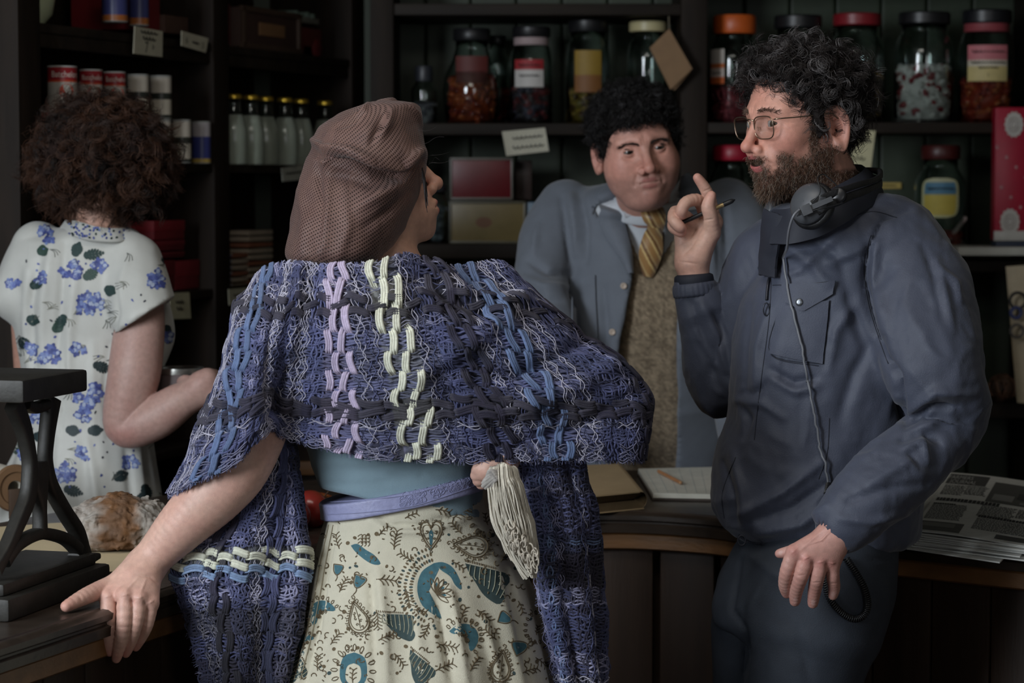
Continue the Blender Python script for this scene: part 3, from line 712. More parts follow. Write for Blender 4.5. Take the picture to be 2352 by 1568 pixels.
jar('clear jar with a black lid right behind the curly grey hair', 1830, 1768, 1892, 36, 283, YJ, (26, 26, 28), 0.12, 0.12, [(150, 140, 120)], 0.010, 7, 0.76)
o, c, r, h = jar('jar with a dark red lid behind the back of the curly grey head', 1965, 1908, 2036, 32, 283, YJ, (132, 30, 38), 0.11, 0.5, [(120, 100, 84), (160, 120, 60), (90, 70, 60)], 0.011, 8, 0.74)
jar('jar packed with red and white mints, black lid', 2119, 2055, 2190, 29, 281, YJ, (24, 24, 26), 0.11, 0.56, [(206, 200, 196), (206, 200, 196), (206, 200, 196), (128, 36, 44)], 0.0105, 9, 0.76)
o, c, r, h = jar('jar of red sweets with a pink and cream label at the right end', 2262, 2204, 2330, 24, 281, YJ, (24, 24, 28), 0.12, 0.42, [(150, 50, 30), (130, 34, 30), (170, 84, 40)], 0.010, 10, 0.78, ring=(140, 60, 66))
jlabel(o, c, r, h, 0.36, 0.68, 0.112, [(0.42, (196, 178, 120)), (0.60, (200, 190, 170)), (1.0, (190, 110, 116))], [('s', 9, 0.52, 0.09, 0), ('s', 6, 0.38, 0.05, 0), ('s', 8, 0.82, 0.085, 0), ('t', '1', 0.12, 0.014, (60, 50, 40))], a0=math.atan2(-c[1], -c[0]) + 0.05)
jar('small dark glass jar with a knob lid, far left on the upper shelf', 974, 946, 1004, 152, 286, YJ, (44, 46, 52), 0.26, 0.45, [(90, 86, 96), (60, 58, 66), (130, 126, 130)], 0.008, 11, 0.62)
jar('jar with a bright red lid on the lower shelf, behind the beard', 1684, 1628, 1742, 334, 600, YJ, (160, 24, 48), 0.13, 0.3, [(150, 40, 40), (110, 30, 34)], 0.010, 12, 0.72)
o, c, r, h = jar('jar with a rounded yellow and blue label on the lower right shelf', 2160, 2104, 2222, 334, 600, YJ, (74, 28, 26), 0.12, 0.26, [(140, 40, 34), (110, 30, 28), (150, 60, 40)], 0.010, 13, 0.66)
jlabel(o, c, r, h, 0.38, 0.72, 0.105, [(0.06, (196, 196, 150)), (0.60, (206, 186, 84)), (0.90, (84, 132, 160)), (1.0, (196, 196, 160))], [('s', 8, 0.74, 0.07, 0)] + [], oval=True)
for k in range(3):
    pass
g = G(); r_ = np.random.default_rng(4)
for k, (a, b) in enumerate([((2150, 590, 6.36), (2218, 500, 6.40)), ((2138, 520, 6.36), (2176, 575, 6.35))]):
    g = G(); g.tubes(np.array([P(*a), P(*b)]), 0.0055, 8, 0, lin(190, 170, 165)); g.make('sugar_stick', M_paint, None, ['pale sugar stick leaning to the right on the jar below the yellow label', 'pale sugar stick leaning to the left on the jar below the yellow label'][k], 'sweet', 'sugar sticks', loc=P(*a))
jar('dark blue grey jar on the lower shelf, behind the nose of the woman', 1000, 972, 1026, 424, 560, YJ, (52, 54, 58), 0.12, 0.7, [(100, 108, 120), (70, 76, 88), (130, 136, 146)], 0.009, 14, 0.8)

def bbx(name, px0, px1, ptop, pbot, yf, depth, col, label, cat, extra=None, group=None, bev=0.004, mt=None):
    a = P(px0, pbot, yf); b = P(px1, ptop, yf); c = (a + b) / 2 + UY * depth / 2; w = b[0] - a[0]; h = b[2] - a[2]
    g = G(); g.box(c, (w, depth, h), None, 0, lin(*col), bev)
    if extra: extra(g, c - UY * (depth / 2 + 0.001), w, h)
    return g.make(name, mt or M_tin, None, label, cat, group, smooth='auto', loc=(c[0], c[1], a[2]))
def rim(cl_):
    def f(g, o, w, h):
        for s in (-1, 1):
            g.box(o + UX * s * w * 0.485, (0.006, 0.006, h), None, 0, lin(*cl_), 0.002); g.box(o + UZ * s * h * 0.47, (w, 0.006, 0.007), None, 0, lin(*cl_), 0.002)
    return f
def yel(g, o, w, h):
    rim((96, 92, 76))(g, o, w, h)
    for k in range(1): g.add(o + np.array([[math.cos(t) * 0.022 - .01, 0, math.sin(t) * 0.014] for t in np.linspace(0, 2*PI, 12, endpoint=False)]), [list(range(12))], 0, lin(120, 84, 60))
bbx('biscuit_tin', 1032, 1208, 462, 559, 6.33, 0.16, (128, 112, 72), 'large yellowed tin on the lower back shelf', 'tin', yel)
bbx('biscuit_tin', 1034, 1178, 362, 459, 6.35, 0.14, (108, 22, 30), 'dark red tin standing on the yellowed tin', 'tin', rim((110, 104, 96)))
bbx('wooden_box', 1182, 1222, 368, 459, 6.42, 0.10, (58, 44, 40), 'narrow dark wooden box beside the dark red tin', 'box')
def bl(g, o, w, h): g.add(o + np.array([[math.cos(t) * 0.010 + 0.004, 0, math.sin(t) * 0.012] for t in np.linspace(0, 2*PI, 14, endpoint=False)]), [list(range(14))], 0, lin(120, 34, 40))
bbx('tea_tin', 1210, 1262, 464, 559, 6.34, 0.10, (92, 122, 146), 'blue tea tin with a red spot behind the grey sleeve', 'tin', bl)
# red packet with white rosettes, tray and bag at the right edge
def ros(g, o, w, h):
    for (u, v, rr) in ((0.02, 0.37, 0.024), (-0.02, -0.36, 0.025)):
        q = o + UX * u * w * 2 + UZ * v * h
        n = 28; a = np.linspace(0, 2*PI, n, endpoint=False); rad = rr * (1 + 0.06 * np.cos(a * 14)); sy = 1.35
        g.add(np.stack([q[0] + np.cos(a)*rad, np.full(n, q[1] - 0.0008), q[2] + np.sin(a)*rad*sy], 1), [list(range(n))], 0, lin(186, 180, 172))
        for z in (0.55, 0.3): g.tubes(np.stack([q[0] + np.cos(np.append(a, 0))*rr*z, np.full(n+1, q[1] - 0.0015), q[2] + np.sin(np.append(a, 0))*rr*z*sy], 1), 0.0009, 4, 0, lin(130, 110, 106))
    for k in range(7):
        q = o + UX * ((k * 37) % 7 / 7 - 0.45) * w + UZ * (0.2 - 0.075 * k) * h
        for t in range(4):
            e = np.array([math.cos(t*PI/4), 0, math.sin(t*PI/4)]) * 0.005
            g.tubes(np.array([q - e - UY*0.001, q + e - UY*0.001]), 0.0006, 4, 0, lin(190, 150, 150))
    g.box(o - UZ * h * 0.465, (w * 1.02, 0.004, h * 0.075), None, 0, lin(190, 186, 178), 0.001)
bbx('cracker_box', 2283, 2365, 246, 552, 6.26, 0.05, (160, 14, 46), 'tall crimson box with white rosettes at the right edge', 'box', ros)
g = G(); a = P(2198, 574, 6.2); b = P(2372, 580, 6.2); g.box((a + b) / 2 + UY * 0.10, (b[0] - a[0], 0.22, 0.022), None, 0, lin(190, 188, 178), 0.004)
g.make('display_tray', M_paint, None, 'flat white tray under the crimson box on the lower shelf', 'tray', smooth='auto', loc=(a+b)/2)
g = G(); a = P(2288, 572, 6.24); b = P(2372, 553, 6.24); g.box((a + b) / 2 + UY * 0.04, (b[0] - a[0], 0.07, b[2] - a[2] - 0.002), None, 0, lin(40, 50, 70), 0.004)
g.make('dark_box', M_paint, None, 'low dark blue box between the white tray and the crimson box', 'box', smooth='auto', loc=(a+b)/2)
# paper bag standing on the back worktop
def bag(name, quad, y, t, col, label, marks, zlean=0.0, cat='bag'):
    g = G(); C4 = np.array([P(x, yy, y) for x, yy in quad]); n = 14; A = np.zeros((2, n, n, 3))
    for s in (0, 1):
        for i, v in enumerate(np.linspace(0, 1, n)):
            for j, u in enumerate(np.linspace(0, 1, n)):
                q = (C4[0]*(1-u) + C4[1]*u)*(1-v) + (C4[3]*(1-u) + C4[2]*u)*v
                bul = t * (math.sin(PI * u) ** 0.5) * (0.25 + 0.75 * v) * 0.5
                A[s, i, j] = q + UY * (bul if s else -bul) + UY * zlean * (1 - v)
    A[0] += 0.0; w = fbm(A[0].reshape(-1, 3), 18, 2).reshape(n, n); A[0, :, :, 1] += w * 0.004
    g.sheet(A[0], 0, lin(*col)); g.sheet(A[1][:, ::-1], 0, lin(*col))
    if marks: marks(g, C4, y)
    return g.make(name, M_paint, None, label, cat, loc=C4.mean(0))
def bagm(g, C4, y):
    for (px, py, r, cc, th) in ((2338, 690, 0.020, (40, 38, 36), 0.004), (2334, 718, 0.013, (60, 66, 110), 0.005), (2336, 760, 0.016, (90, 84, 78), 0.004)):
        q = P(px, py, y - 0.045); a = np.linspace(0, 2*PI, 24)
        g.tubes(np.stack([q[0] + np.cos(a)*r, np.full(24, q[1]), q[2] + np.sin(a)*r], 1), th, 6, 0, lin(*cc))
bag('paper_bag', [(2310, 612), (2400, 606), (2410, 924), (2336, 924)], 6.12, 0.07, (186, 170, 142), 'printed paper flour bag cut off by the right edge', bagm)
g = G(); r_ = np.random.default_rng(8)
for k in range(60):
    a0 = r_.uniform(0, 2*PI); c = P(2302, 886, 6.2) + np.array([0, 0, 0]); t = np.linspace(0, 1, 14)
    R1 = r_.uniform(0.015, 0.034); ax = r_.normal(size=3); ax = nrm(ax); u = nrm(np.cross(ax, [0.2, 0.4, 0.9])); v = np.cross(ax, u)
    L = c + R1 * (np.cos(a0 + t*4)[:, None] * u + np.sin(a0 + t*4)[:, None] * v) + (t - 0.5)[:, None] * ax * 0.03 * np.array([1, 0.6, 1])
    g.tubes(L * [1, 1, 1] - UZ * 0.004, 0.0022, 5, 0, lin(*[(96, 72, 54), (70, 52, 42), (120, 86, 66)][k % 3]))
g.make('twine_ball', M_paint, None, 'tangled ball of brown twine beside the paper bag', 'twine', loc=P(2302, 886, 6.2))
# brown paper bags on a hook on the shelf post
nail = P(1536, 36, 6.28)
bags = thing('paper_bags', nail, 'brown paper bags hanging by a string from a nail above the shopkeeper', 'bag')
for k, (quad, dy) in enumerate([([(1492, 110), (1537, 66), (1590, 158), (1540, 206)], 0.0), ([(1498, 118), (1542, 72), (1586, 166), (1548, 208)], 0.012)]):
    g = G(); C4 = np.array([P(x, y, 6.24 + dy) for x, y in quad]); nn = UY * 0.004
    g.add(np.concatenate([C4 - nn, C4 + nn]), [[3, 2, 1, 0], [4, 5, 6, 7], [0, 1, 5, 4], [1, 2, 6, 5], [2, 3, 7, 6], [3, 0, 4, 7]], 0, lin(136, 104, 70)); g.make('bag_sheet', M_paint, bags, smooth=False)
g = G(); g.tubes(np.array([P(1537, 66, 6.245), P(1536, 36, 6.28)]), 0.0015, 6, 0, lin(150, 140, 120)); g.tubes(np.array([P(1536, 36, 6.30), P(1536, 36, 6.27)]), 0.003, 8, 0, lin(180, 180, 180)); g.make('string', M_paint, bags)

# ------------------------------------------------------------------ on the counter
M_iron = mat('black_cast_iron', lin(40, 38, 34), 0.55, 0.2, var=0.3, vscale=40, bump=0.25, bscale=120)
so = Pz(245, 1345, CT); sdir = nrm(Pz(20, 1430, CT) - Pz(245, 1345, CT)); sdir[2] = 0; sdir = nrm(sdir)   # front edge of the iron base
sn = np.cross(UZ, sdir); sn = sn if sn[1] < 0 else -sn; sn = nrm(sn)
if sn[0] < 0: sn = -sn
stand = thing('scale_stand', so + sdir * 0.14, 'black cast iron shop scale stand on the counter, cut off by the left edge', 'scale')
Rs = np.stack([sdir, np.cross(UZ, sdir), UZ], 1); bk = np.cross(UZ, sdir); bk = bk if bk @ sn < 0 else -bk
g = G(); q = so + sdir * 0.15 + bk * 0.075
g.box(q + UZ * 0.016, (0.33, 0.15, 0.032), Rs, bev=0.006); g.box(q + UZ * 0.041, (0.30, 0.12, 0.018), Rs, bev=0.006); g.make('base', M_iron, stand, smooth='auto')
fo = so + bk * 0.035; 
def SPl(x, y, off=0.0): return Pplane(x, y, fo + bk * off, sn)
def bar(g, L, R, off=0.0, flat=0.8):
    A, rr = dense([SPl(x, y, off) for x, y in L], [q_ * .72 for q_ in R], 8); T = A
    t = np.gradient(T, axis=0); t /= np.linalg.norm(t, axis=1, keepdims=True); wv = np.cross(t, sn); wv /= np.linalg.norm(wv, axis=1, keepdims=True)
    k = 16; an = np.arange(k) * 2*PI/k; cs = np.sign(np.cos(an)) * np.abs(np.cos(an))**0.5; ss = np.sign(np.sin(an)) * np.abs(np.sin(an))**0.5
    V = T[:, None] + rr[:, None, None] * cs[None, :, None] * wv[:, None] + (0.010 * ss)[None, :, None] * sn
    n = len(T); i = np.arange(n-1)[:, None]*k; j = np.arange(k)[None]; kk = (j+1) % k
    g.add(V.reshape(-1, 3), np.stack([i+j, i+j+k, i+kk+k, i+kk], -1).reshape(-1, 4)); g.add(V[0], [list(range(k))]); g.add(V[-1], [list(range(k))[::-1]])
g = G()
bar(g, [(30, 925), (52, 980), (66, 1045), (68, 1090), (62, 1145), (40, 1200), (12, 1262), (-14, 1310)], [0.022, 0.018, 0.014, 0.016, 0.018, 0.016, 0.013, 0.016])
bar(g, [(118, 915), (112, 960), (106, 1010), (104, 1060), (116, 1115), (146, 1172), (176, 1220), (188, 1262), (194, 1288)], [0.026, 0.020, 0.016, 0.014, 0.015, 0.015, 0.016, 0.018, 0.022])
bar(g, [(86, 1060), (86, 1090), (88, 1122), (91, 1170), (92, 1226)], [0.022, 0.034, 0.026, 0.011, 0.014])
bar(g, [(8, 1290), (36, 1252), (78, 1228), (110, 1226), (150, 1238), (178, 1262)], [0.013, 0.012, 0.012, 0.012, 0.012, 0.014])
bar(g, [(56, 928), (78, 936), (104, 928)], [0.010, 0.012, 0.010]); bar(g, [(168, 1282), (192, 1284), (218, 1276)], [0.010, 0.013, 0.007])
g.make('frame', M_iron, stand, smooth='auto')
g = G(); zp = SPl(100, 905)[2]; q = SPl(78, 905)
g.box(np.array([q[0], q[1], zp + 0.017]) + sdir * 0.02 + bk * 0.03, (0.205, 0.15, 0.032), Rs, bev=0.005); g.make('plate', M_iron, stand, smooth='auto')

M_paper = mat('brown_wrapping_paper', lin(204, 186, 150), 0.7, var=0.10, vscale=9, bump=0.3, bscale=22)
g = G(); n = 30; cor = [Pz(-30, 1405, CT), Pz(-40, 1212, CT), Pz(150, 1172, CT), Pz(420, 1196, CT), Pz(420, 1300, CT), Pz(240, 1318, CT)]
A = np.zeros((n, n, 3)); c4 = [Pz(-60, 1345, CT), Pz(380, 1306, CT), Pz(400, 1190, CT), Pz(-60, 1215, CT)]
for i, v in enumerate(np.linspace(0, 1, n)):
    for j, u in enumerate(np.linspace(0, 1, n)): A[i, j] = (c4[0]*(1-u) + c4[1]*u)*(1-v) + (c4[3]*(1-u) + c4[2]*u)*v
A[..., 2] = CT + 0.0022 + 0.0016 * fbm(A.reshape(-1, 3), 9, 2).reshape(n, n); B = A.copy(); B[..., 2] -= 0.0012
g.sheet(A, 0); g.sheet(B[::-1], 0); g.make('wrapping_paper', M_paper, None, 'sheet of brown wrapping paper under the loaf on the counter', 'paper', loc=A.mean((0, 1)))

# soda bread
M_bread = mat('soda_bread', attr=True, rough=0.85, var=0.25, vscale=60, bump=0.6, bscale=160)
bc = P(268, 1218, 3.93); bc[2] = CT + 0.045
def breadf(Q):
    q = Q - bc; w = fbm(Q, 26, 4, 2); n2 = 1 - np.abs(noise(Q, 60, 5))
    f = smin(ell(Q, bc + [-0.032, 0, -0.006], (0.046, 0.055, 0.040)), ell(Q, bc + [0.038, 0, -0.005], (0.046, 0.055, 0.041)), 0.03)
    f = smin(f, ell(Q, bc + [0.0, -0.01, 0.004], (0.05, 0.05, 0.037)), 0.02)
    f = f - 0.0065 * w - 0.004 * n2 - 0.0025 * np.abs(noise(Q, 130, 3)); f = smax(f, (CT + 0.004) - Q[:, 2], 0.004)
    return f
V, F = polygonize(breadf, bc - [0.11, 0.09, 0.06], bc + [0.12, 0.09, 0.08], 0.0019)
px = topx(V); q = V - bc; flour = np.clip(1.2 - np.abs(np.abs(px[:, 0] - 268 + 8 * noise(V, 30)) - 78) / 34 + 0.55 * noise(V, 70, 1) + 0.4 * noise(V, 22, 4), 0, 1)
flour = np.maximum(flour, np.clip((px[:, 0] - 335) / 18 + noise(V, 60), 0, 1)); flour = np.maximum(flour, np.clip((198 - px[:, 0]) / 18 + noise(V, 60), 0, 1)) * (0.85 + 0.15 * noise(V, 200))
cr = np.array(lin(114, 81, 54)) * (0.85 + 0.35 * noise(V, 45, 3))[:, None] + 0.02 * noise(V, 90)[:, None]
cw = np.array(lin(160, 154, 146))
g = G().add(V, F, 0, np.clip(cr * (1 - flour[:, None]) + cw * flour[:, None], 0.01, 1)); g.make('soda_bread', M_bread, None, 'round floury soda bread loaf on brown paper', 'bread', loc=bc - UZ * 0.045)
# roll of tape / string reel at the left
rc = Pz(12, 1190, CT); rc = P(24, 1118, rc[1] + 0.02)
tape = thing('paper_roll', rc, 'wooden ended roll of white paper behind the iron stand', 'roll')
ax = nrm(np.array([0.55, -0.83, 0.0])); rv = np.cross(UZ, ax); RR = np.stack([rv, UZ, ax], 1)
for k, s in enumerate((0.02, -0.20)):
    G().lathe([(0.014, -0.006), (0.040, -0.006), (0.043, 0.0), (0.040, 0.006), (0.030, 0.006), (0.030, 0.003), (0.014, 0.003)], rc + ax * s, 40, 0, lin(112, 84, 58), RR).make('end_disc', M_paint, tape, smooth='auto')
G().lathe([(0.012, -0.19), (0.036, -0.19), (0.036, 0.015), (0.012, 0.016), (0.011, -0.19)], rc, 36, 0, lin(196, 190, 176), RR).make('paper', M_paint, tape, smooth='auto')
g = G(); 
for s in (0.03, -0.21): g.box(rc + ax * s - UZ * (rc[2] - CT) / 2, (0.03, rc[2] - CT, 0.008), RR, 0, lin(70, 54, 42), 0.002)
g.make('bracket', M_paint, tape, smooth='auto')
# apples
M_apple = mat('red_apple_skin', attr=True, rough=0.22, var=0.2, vscale=40, coat=0.3)
M_stem = mat('apple_stem', lin(70, 50, 34), 0.8)
for k, (px, py, D, r, lb) in enumerate([(714, 1163, 4.20, 0.034, 'larger red apple beside the lilac belt'), (672, 1178, 4.14, 0.031, 'red apple half hidden by the hanging shawl end'), (738, 1172, 4.24, 0.030, 'dark red apple behind the lilac belt')]):
    c = P(px, py, D); c[2] = CT + r * 0.93; o = thing('apple', (c[0], c[1], CT), lb, 'apple', 'red apples'); t = np.linspace(0, PI, 26)
    rad = r * np.sin(t) ** 0.85 * (1 - 0.08 * np.cos(t) * -1); z = -r * 0.93 * np.cos(t); z = np.where(t > 2.6, z - (t - 2.6) * 0.016, z); z = np.where(t < 0.45, z + (0.45 - t) * 0.010, z)
    til = np.array(Matrix.Rotation([0.9, -0.5, 0.3][k], 3, 'Y') @ Matrix.Rotation([-0.5, 0.3, 0.1][k], 3, 'X'))
    tt_ = np.linspace(0, 1, 26)[:, None]; cc = np.array(lin(130, 38, 34)) * (1 - tt_ ** 6) + np.array(lin(150, 100, 50)) * tt_ ** 6
    G().lathe(np.stack([np.maximum(rad, 0.0004), z], 1), c, 32, 0, cc, til).make('skin', M_apple, o)
    G().tubes((np.array([[0, 0, r*0.70], [0.001, 0, r*0.85], [0.004, 0.001, r*1.1]]) @ til.T) + c, 0.0014, 6).make('stem', M_stem, o)
# crate behind the woman's waist
g = G(); a = P(668, 1110, 4.85); b = P(735, 1020, 4.85); y0 = 4.62
crate = thing('drawer_chest', P(700, 1110, 4.72) * [1, 1, 0] + UZ * CT * 0, 'dark wooden cupboard end seen between the shawl and the blue top', 'cupboard')
g = G(); c = P(740, 1100, 5.25); g.box((c[0] + 0.03, 5.40, 0.52), (0.36, 0.30, 1.04), None, 0, None, 0.006); g.make('body', M_wood, crate, smooth='auto')
g = G(); g.box((c[0] - 0.12, 5.245, 0.99), (0.03, 0.02, 0.10), None, 0, None, 0.003); g.box((c[0] + 0.03, 5.245, 0.93), (0.33, 0.02, 0.03), None, 0, None, 0.003); g.make('frame', M_oak, crate, smooth='auto')

# folded brown paper stack, note pad, pencil
M_kraft = mat('kraft_paper', lin(172, 148, 112), 0.75, var=0.08, vscale=20, bump=0.15)
M_white = mat('note_paper', lin(214, 212, 200), 0.7, var=0.03)
def quadsheet(g, c4, z0, z1, mi=0, col=None):
    A = [np.array([*c[:2], z1]) for c in c4]; B = [np.array([*c[:2], z0]) for c in c4]
    g.add(np.array(A + B), [[0, 1, 2, 3], [7, 6, 5, 4], [0, 4, 5, 1], [1, 5, 6, 2], [2, 6, 7, 3], [3, 7, 4, 0]], mi, col)
zt = CT + 0.034
c4 = [Pz(1240, 1150, zt), Pz(1470, 1128, zt), Pz(1418, 1064, zt), Pz(1225, 1074, zt)]
fp = thing('paper_stack', np.mean(c4, 0) * [1, 1, 0] + UZ * CT, 'stack of folded brown wrapping paper on the counter', 'paper')
e1 = nrm(c4[1] - c4[0]); e2 = c4[2] - c4[1]; L1 = np.linalg.norm(c4[1] - c4[0]); g = G()
for k in range(7):                                                       # nested folded sheets seen from the fold end
    hh = 0.030 - k * 0.0042; zc = CT + 0.018; t = np.linspace(-PI/2, PI/2, 12); rad = hh / 2
    prof = [(-L1 + 0.004 * k, zc - rad)] + [(0 + math.cos(a) * rad * 0.95 - 0.012 + 0.006 - k * 0.002 + 0.008, zc + math.sin(a) * rad) for a in t] + [(-L1 + 0.004 * k, zc + rad)]
    A = np.array([[c4[1] * [1, 1, 0] + e1 * x + e2 * [1, 1, 0] * v + UZ * z for v in (0.004 * k, 1.0)] for x, z in prof])
    g.sheet(A, 0); g.sheet(A[:, ::-1] * [1, 1, 1] - UZ * 0.0006 - e1 * 0.0006, 0)
quadsheet(g, c4, zt - 0.0025, zt); quadsheet(g, [c + e1 * 0.01 for c in c4], CT + 0.0005, CT + 0.0028)
g.make('sheets', M_kraft, fp, smooth='auto')
zn = CT + 0.014
c4 = [Pz(1500, 1132, zn), Pz(1720, 1136, zn), Pz(1720, 1070, zn), Pz(1466, 1076, zn)]
pad = thing('note_pad', np.mean(c4, 0) * [1, 1, 0] + UZ * CT, 'open white lined note pad beside the brown paper on the counter', 'note pad')
g = G(); quadsheet(g, [c + (c - np.mean(c4, 0)) * 0.02 for c in c4], CT + 0.0008, CT + 0.005); g.make('cover', mat('pad_cover', lin(70, 60, 54), 0.6), pad, smooth=False)
g = G(); quadsheet(g, c4, CT + 0.005, zn, 0, lin(214, 212, 200))
for k in range(9):
    u = 0.06 + k * 0.1; a = c4[0] * (1-u) + c4[1] * u; b = c4[3] * (1-u) + c4[2] * u; d = (b - a) * 0.94
    g.tubes(np.array([a + d * 0.02 + UZ * 0.0002, a + d + UZ * 0.0002]), 0.0003, 4, 0, lin(150, 165, 170))
g.make('pages', M_paint, pad, smooth=False)
a = Pz(1513, 1082, zn + 0.004); b = Pz(1567, 1110, zn + 0.004); e = nrm(b - a)
pc = thing('pencil', a, 'wooden pencil lying on the white note pad', 'pencil')
G().tubes(np.array([a, b - e * 0.012]), 0.0036, 6, 0, lin(168, 116, 76)).make('barrel', M_paint, pc, smooth=False)
G().tubes(np.array([b - e * 0.012, b - e * 0.004, b]), np.array([[0.0034, 0.0016, 0.0003]]), 8, 0, np.array([[lin(196, 156, 112), lin(150, 110, 80), lin(40, 38, 38)]])).make('point', M_paint, pc)

# newspapers
M_news = mat('newsprint', rough=0.8, attr=True, var=0.08, vscale=60)
def news_sheet(i, q, z, thick, label):
    """q = four corners (front-left, front-right, back-right, back-left) on the counter"""
    g = G(); n = 16; A = np.zeros((n, n, 3)); dz = lambda u, v: thick + 0.010 * (v ** 2) * (1 - 0.5 * u) + 0.002 * math.sin(5 * u + i)
    for a, v in enumerate(np.linspace(0, 1, n)):
        for b, u in enumerate(np.linspace(0, 1, n)):
            p = (q[0]*(1-u) + q[1]*u)*(1-v) + (q[3]*(1-u) + q[2]*u)*v
            A[a, b] = [p[0], p[1], z + (dz(u, v) if i == 0 else thick)]
    g.sheet(A, 0, lin(226, 226, 220)); B = A.copy(); B[..., 2] = B[..., 2] - thick * 0.8 if i else z + 0.0002 + (A[..., 2] - z) * 0.1; g.sheet(B[::-1], 0, lin(140, 140, 136))
    for e_ in (A[0], A[-1], A[:, 0], A[:, -1]):
        f_ = e_.copy(); f_[:, 2] -= thick * 0.8; g.sheet(np.stack([e_, f_]), 0, lin(196, 196, 190))
    return g, A
def bil(A, u, v):
    n = A.shape[0] - 1; x = min(max(u, 0), 0.9999) * n; y = min(max(v, 0), 0.9999) * n; i = int(y); j = int(x); s = y - i; t = x - j
    return (A[i, j]*(1-t) + A[i, j+1]*t)*(1-s) + (A[i+1, j]*(1-t) + A[i+1, j+1]*t)*s
NQ = [Pz(2092, 1212, CT + 0.03), Pz(2400, 1252, CT + 0.03), Pz(2470, 1120, CT + 0.03), Pz(2180, 1092, CT + 0.03)]
NQ = [np.array([q[0], q[1], 0]) for q in NQ]
for k in range(9):
    ang = (-0.05, 0.03, 0.06, -0.02, 0.04, 0.02, -0.03, 0.0, 0.0)[k]; ctr = np.mean(NQ, 0); rot = np.array([[math.cos(ang), -math.sin(ang), 0], [math.sin(ang), math.cos(ang), 0], [0, 0, 1]])
    q = [ctr + rot @ (p - ctr) + np.array([-0.012 * (8 - k) * 0.5, -0.002 * (k % 3), 0]) for p in NQ]
    top = k == 8; g, A = news_sheet(0 if top else 1, q, CT + 0.0006 + k * 0.0030, 0.0027, '')
    if top:
        def qd(u0, v0, u1, v1, col, lift=0.0006, nn=8):
            g.sheet(np.array([[bil(A, u0 + (u1-u0)*a, v0 + (v1-v0)*b) + UZ*lift for a in np.linspace(0, 1, nn)] for b in np.linspace(0, 1, nn)]), 0, lin(*col))
        def tx(t, u, v, s, col=(40, 40, 42), sq=1.0):
            V, Fc = text_mesh(t); W = np.array([bil(A, u + x * s * sq * 0.55, v + y * s) + UZ * 0.0011 for x, y, _ in V]); g.add(W, Fc, 0, lin(*col))
        qd(0.02, 0.80, 0.34, 0.97, (84, 84, 82)); tx('FARMERS', 0.02, 0.885, 0.085, (200, 200, 195), 1.05); tx('JOURNAL', 0.05, 0.81, 0.085, (200, 200, 195), 1.05)
        qd(0.40, 0.56, 0.95, 0.90, (98, 98, 94)); qd(0.44, 0.60, 0.60, 0.70, (150, 150, 146), 0.0009); qd(0.62, 0.66, 0.9, 0.76, (74, 74, 72), 0.0009); qd(0.66, 0.58, 0.86, 0.62, (140, 140, 136), 0.0009)
        qd(0.0, 0.02, 0.36, 0.16, (104, 104, 100)); qd(0.05, 0.08, 0.3, 0.14, (138, 138, 132), 0.0009); qd(0.62, 0.03, 0.86, 0.09, (90, 90, 88))
        rr_ = np.random.default_rng(6)
        for (u0, u1, v0, v1) in ((0.03, 0.20, 0.58, 0.77), (0.21, 0.37, 0.62, 0.78), (0.03, 0.3, 0.18, 0.44), (0.40, 0.66, 0.30, 0.5), (0.68, 0.97, 0.34, 0.5), (0.42, 0.95, 0.10, 0.28)):
            nl = int((v1 - v0) / 0.016)
            for m_ in range(nl):
                v = v1 - m_ * 0.016; u = u0
                while u < u1 - 0.01:
                    w = rr_.uniform(0.008, 0.03); g.add(np.array([bil(A, u, v) , bil(A, u + w, v), bil(A, u + w, v + 0.007), bil(A, u, v + 0.007)]) + UZ * 0.0008, [[0, 1, 2, 3]], 0, lin(90, 90, 90)); u += w + 0.006
        for (u0, u1, v, s) in ((0.03, 0.52, 0.50, 0.05), (0.42, 0.95, 0.30, 0.034), (0.03, 0.2, 0.44, 0.02)):
            u = u0
            while u < u1:
                w = rr_.uniform(0.012, 0.022) * (s / 0.05 + 0.4); g.add(np.array([bil(A, u, v), bil(A, u + w, v), bil(A, u + w, v + s), bil(A, u, v + s)]) + UZ * 0.0009, [[0, 1, 2, 3]], 0, lin(60, 60, 62)); u += w * 1.25
    g.make('newspaper', M_news, None, 'top newspaper of the stack with dark masthead reading FARMERS JOURNAL' if top else '%s newspaper from the top of the stack beside the bearded man' % ['ninth', 'eighth', 'seventh', 'sixth', 'fifth', 'fourth', 'third', 'second'][k], 'newspaper', 'stacked newspapers', smooth=False, loc=ctr + UZ * CT)

# ================================================================== people: shared builders
M_skin = mat('skin', attr=True, rough=0.47, var=0.11, vscale=120, sss=0.12, bump=0.22, bscale=800, spec=0.45)
M_eye = mat('eye', attr=True, rough=0.18, var=0.0)
M_hair = mat('hair', attr=True, rough=0.46, var=0.2, vscale=60, spec=0.35)
M_cap = mat('hair_mass', attr=True, rough=0.85, var=0.3, vscale=120, spec=0.1, bump=.6, bscale=300)
def frame(yaw, pitch, roll):
    """columns right, forward, up; yaw 0 faces the camera, 90 faces camera-left; pitch up positive"""
    y, p, r = [math.radians(a) for a in (yaw, pitch, roll)]
    f = np.array([-math.sin(y) * math.cos(p), -math.cos(y) * math.cos(p), math.sin(p)])
    rt = nrm(np.cross(f, UZ)); up = np.cross(rt, f)
    rt2 = rt * math.cos(r) + up * math.sin(r); up2 = -rt * math.sin(r) + up * math.cos(r)
    return np.stack([rt2, f, up2], 1)
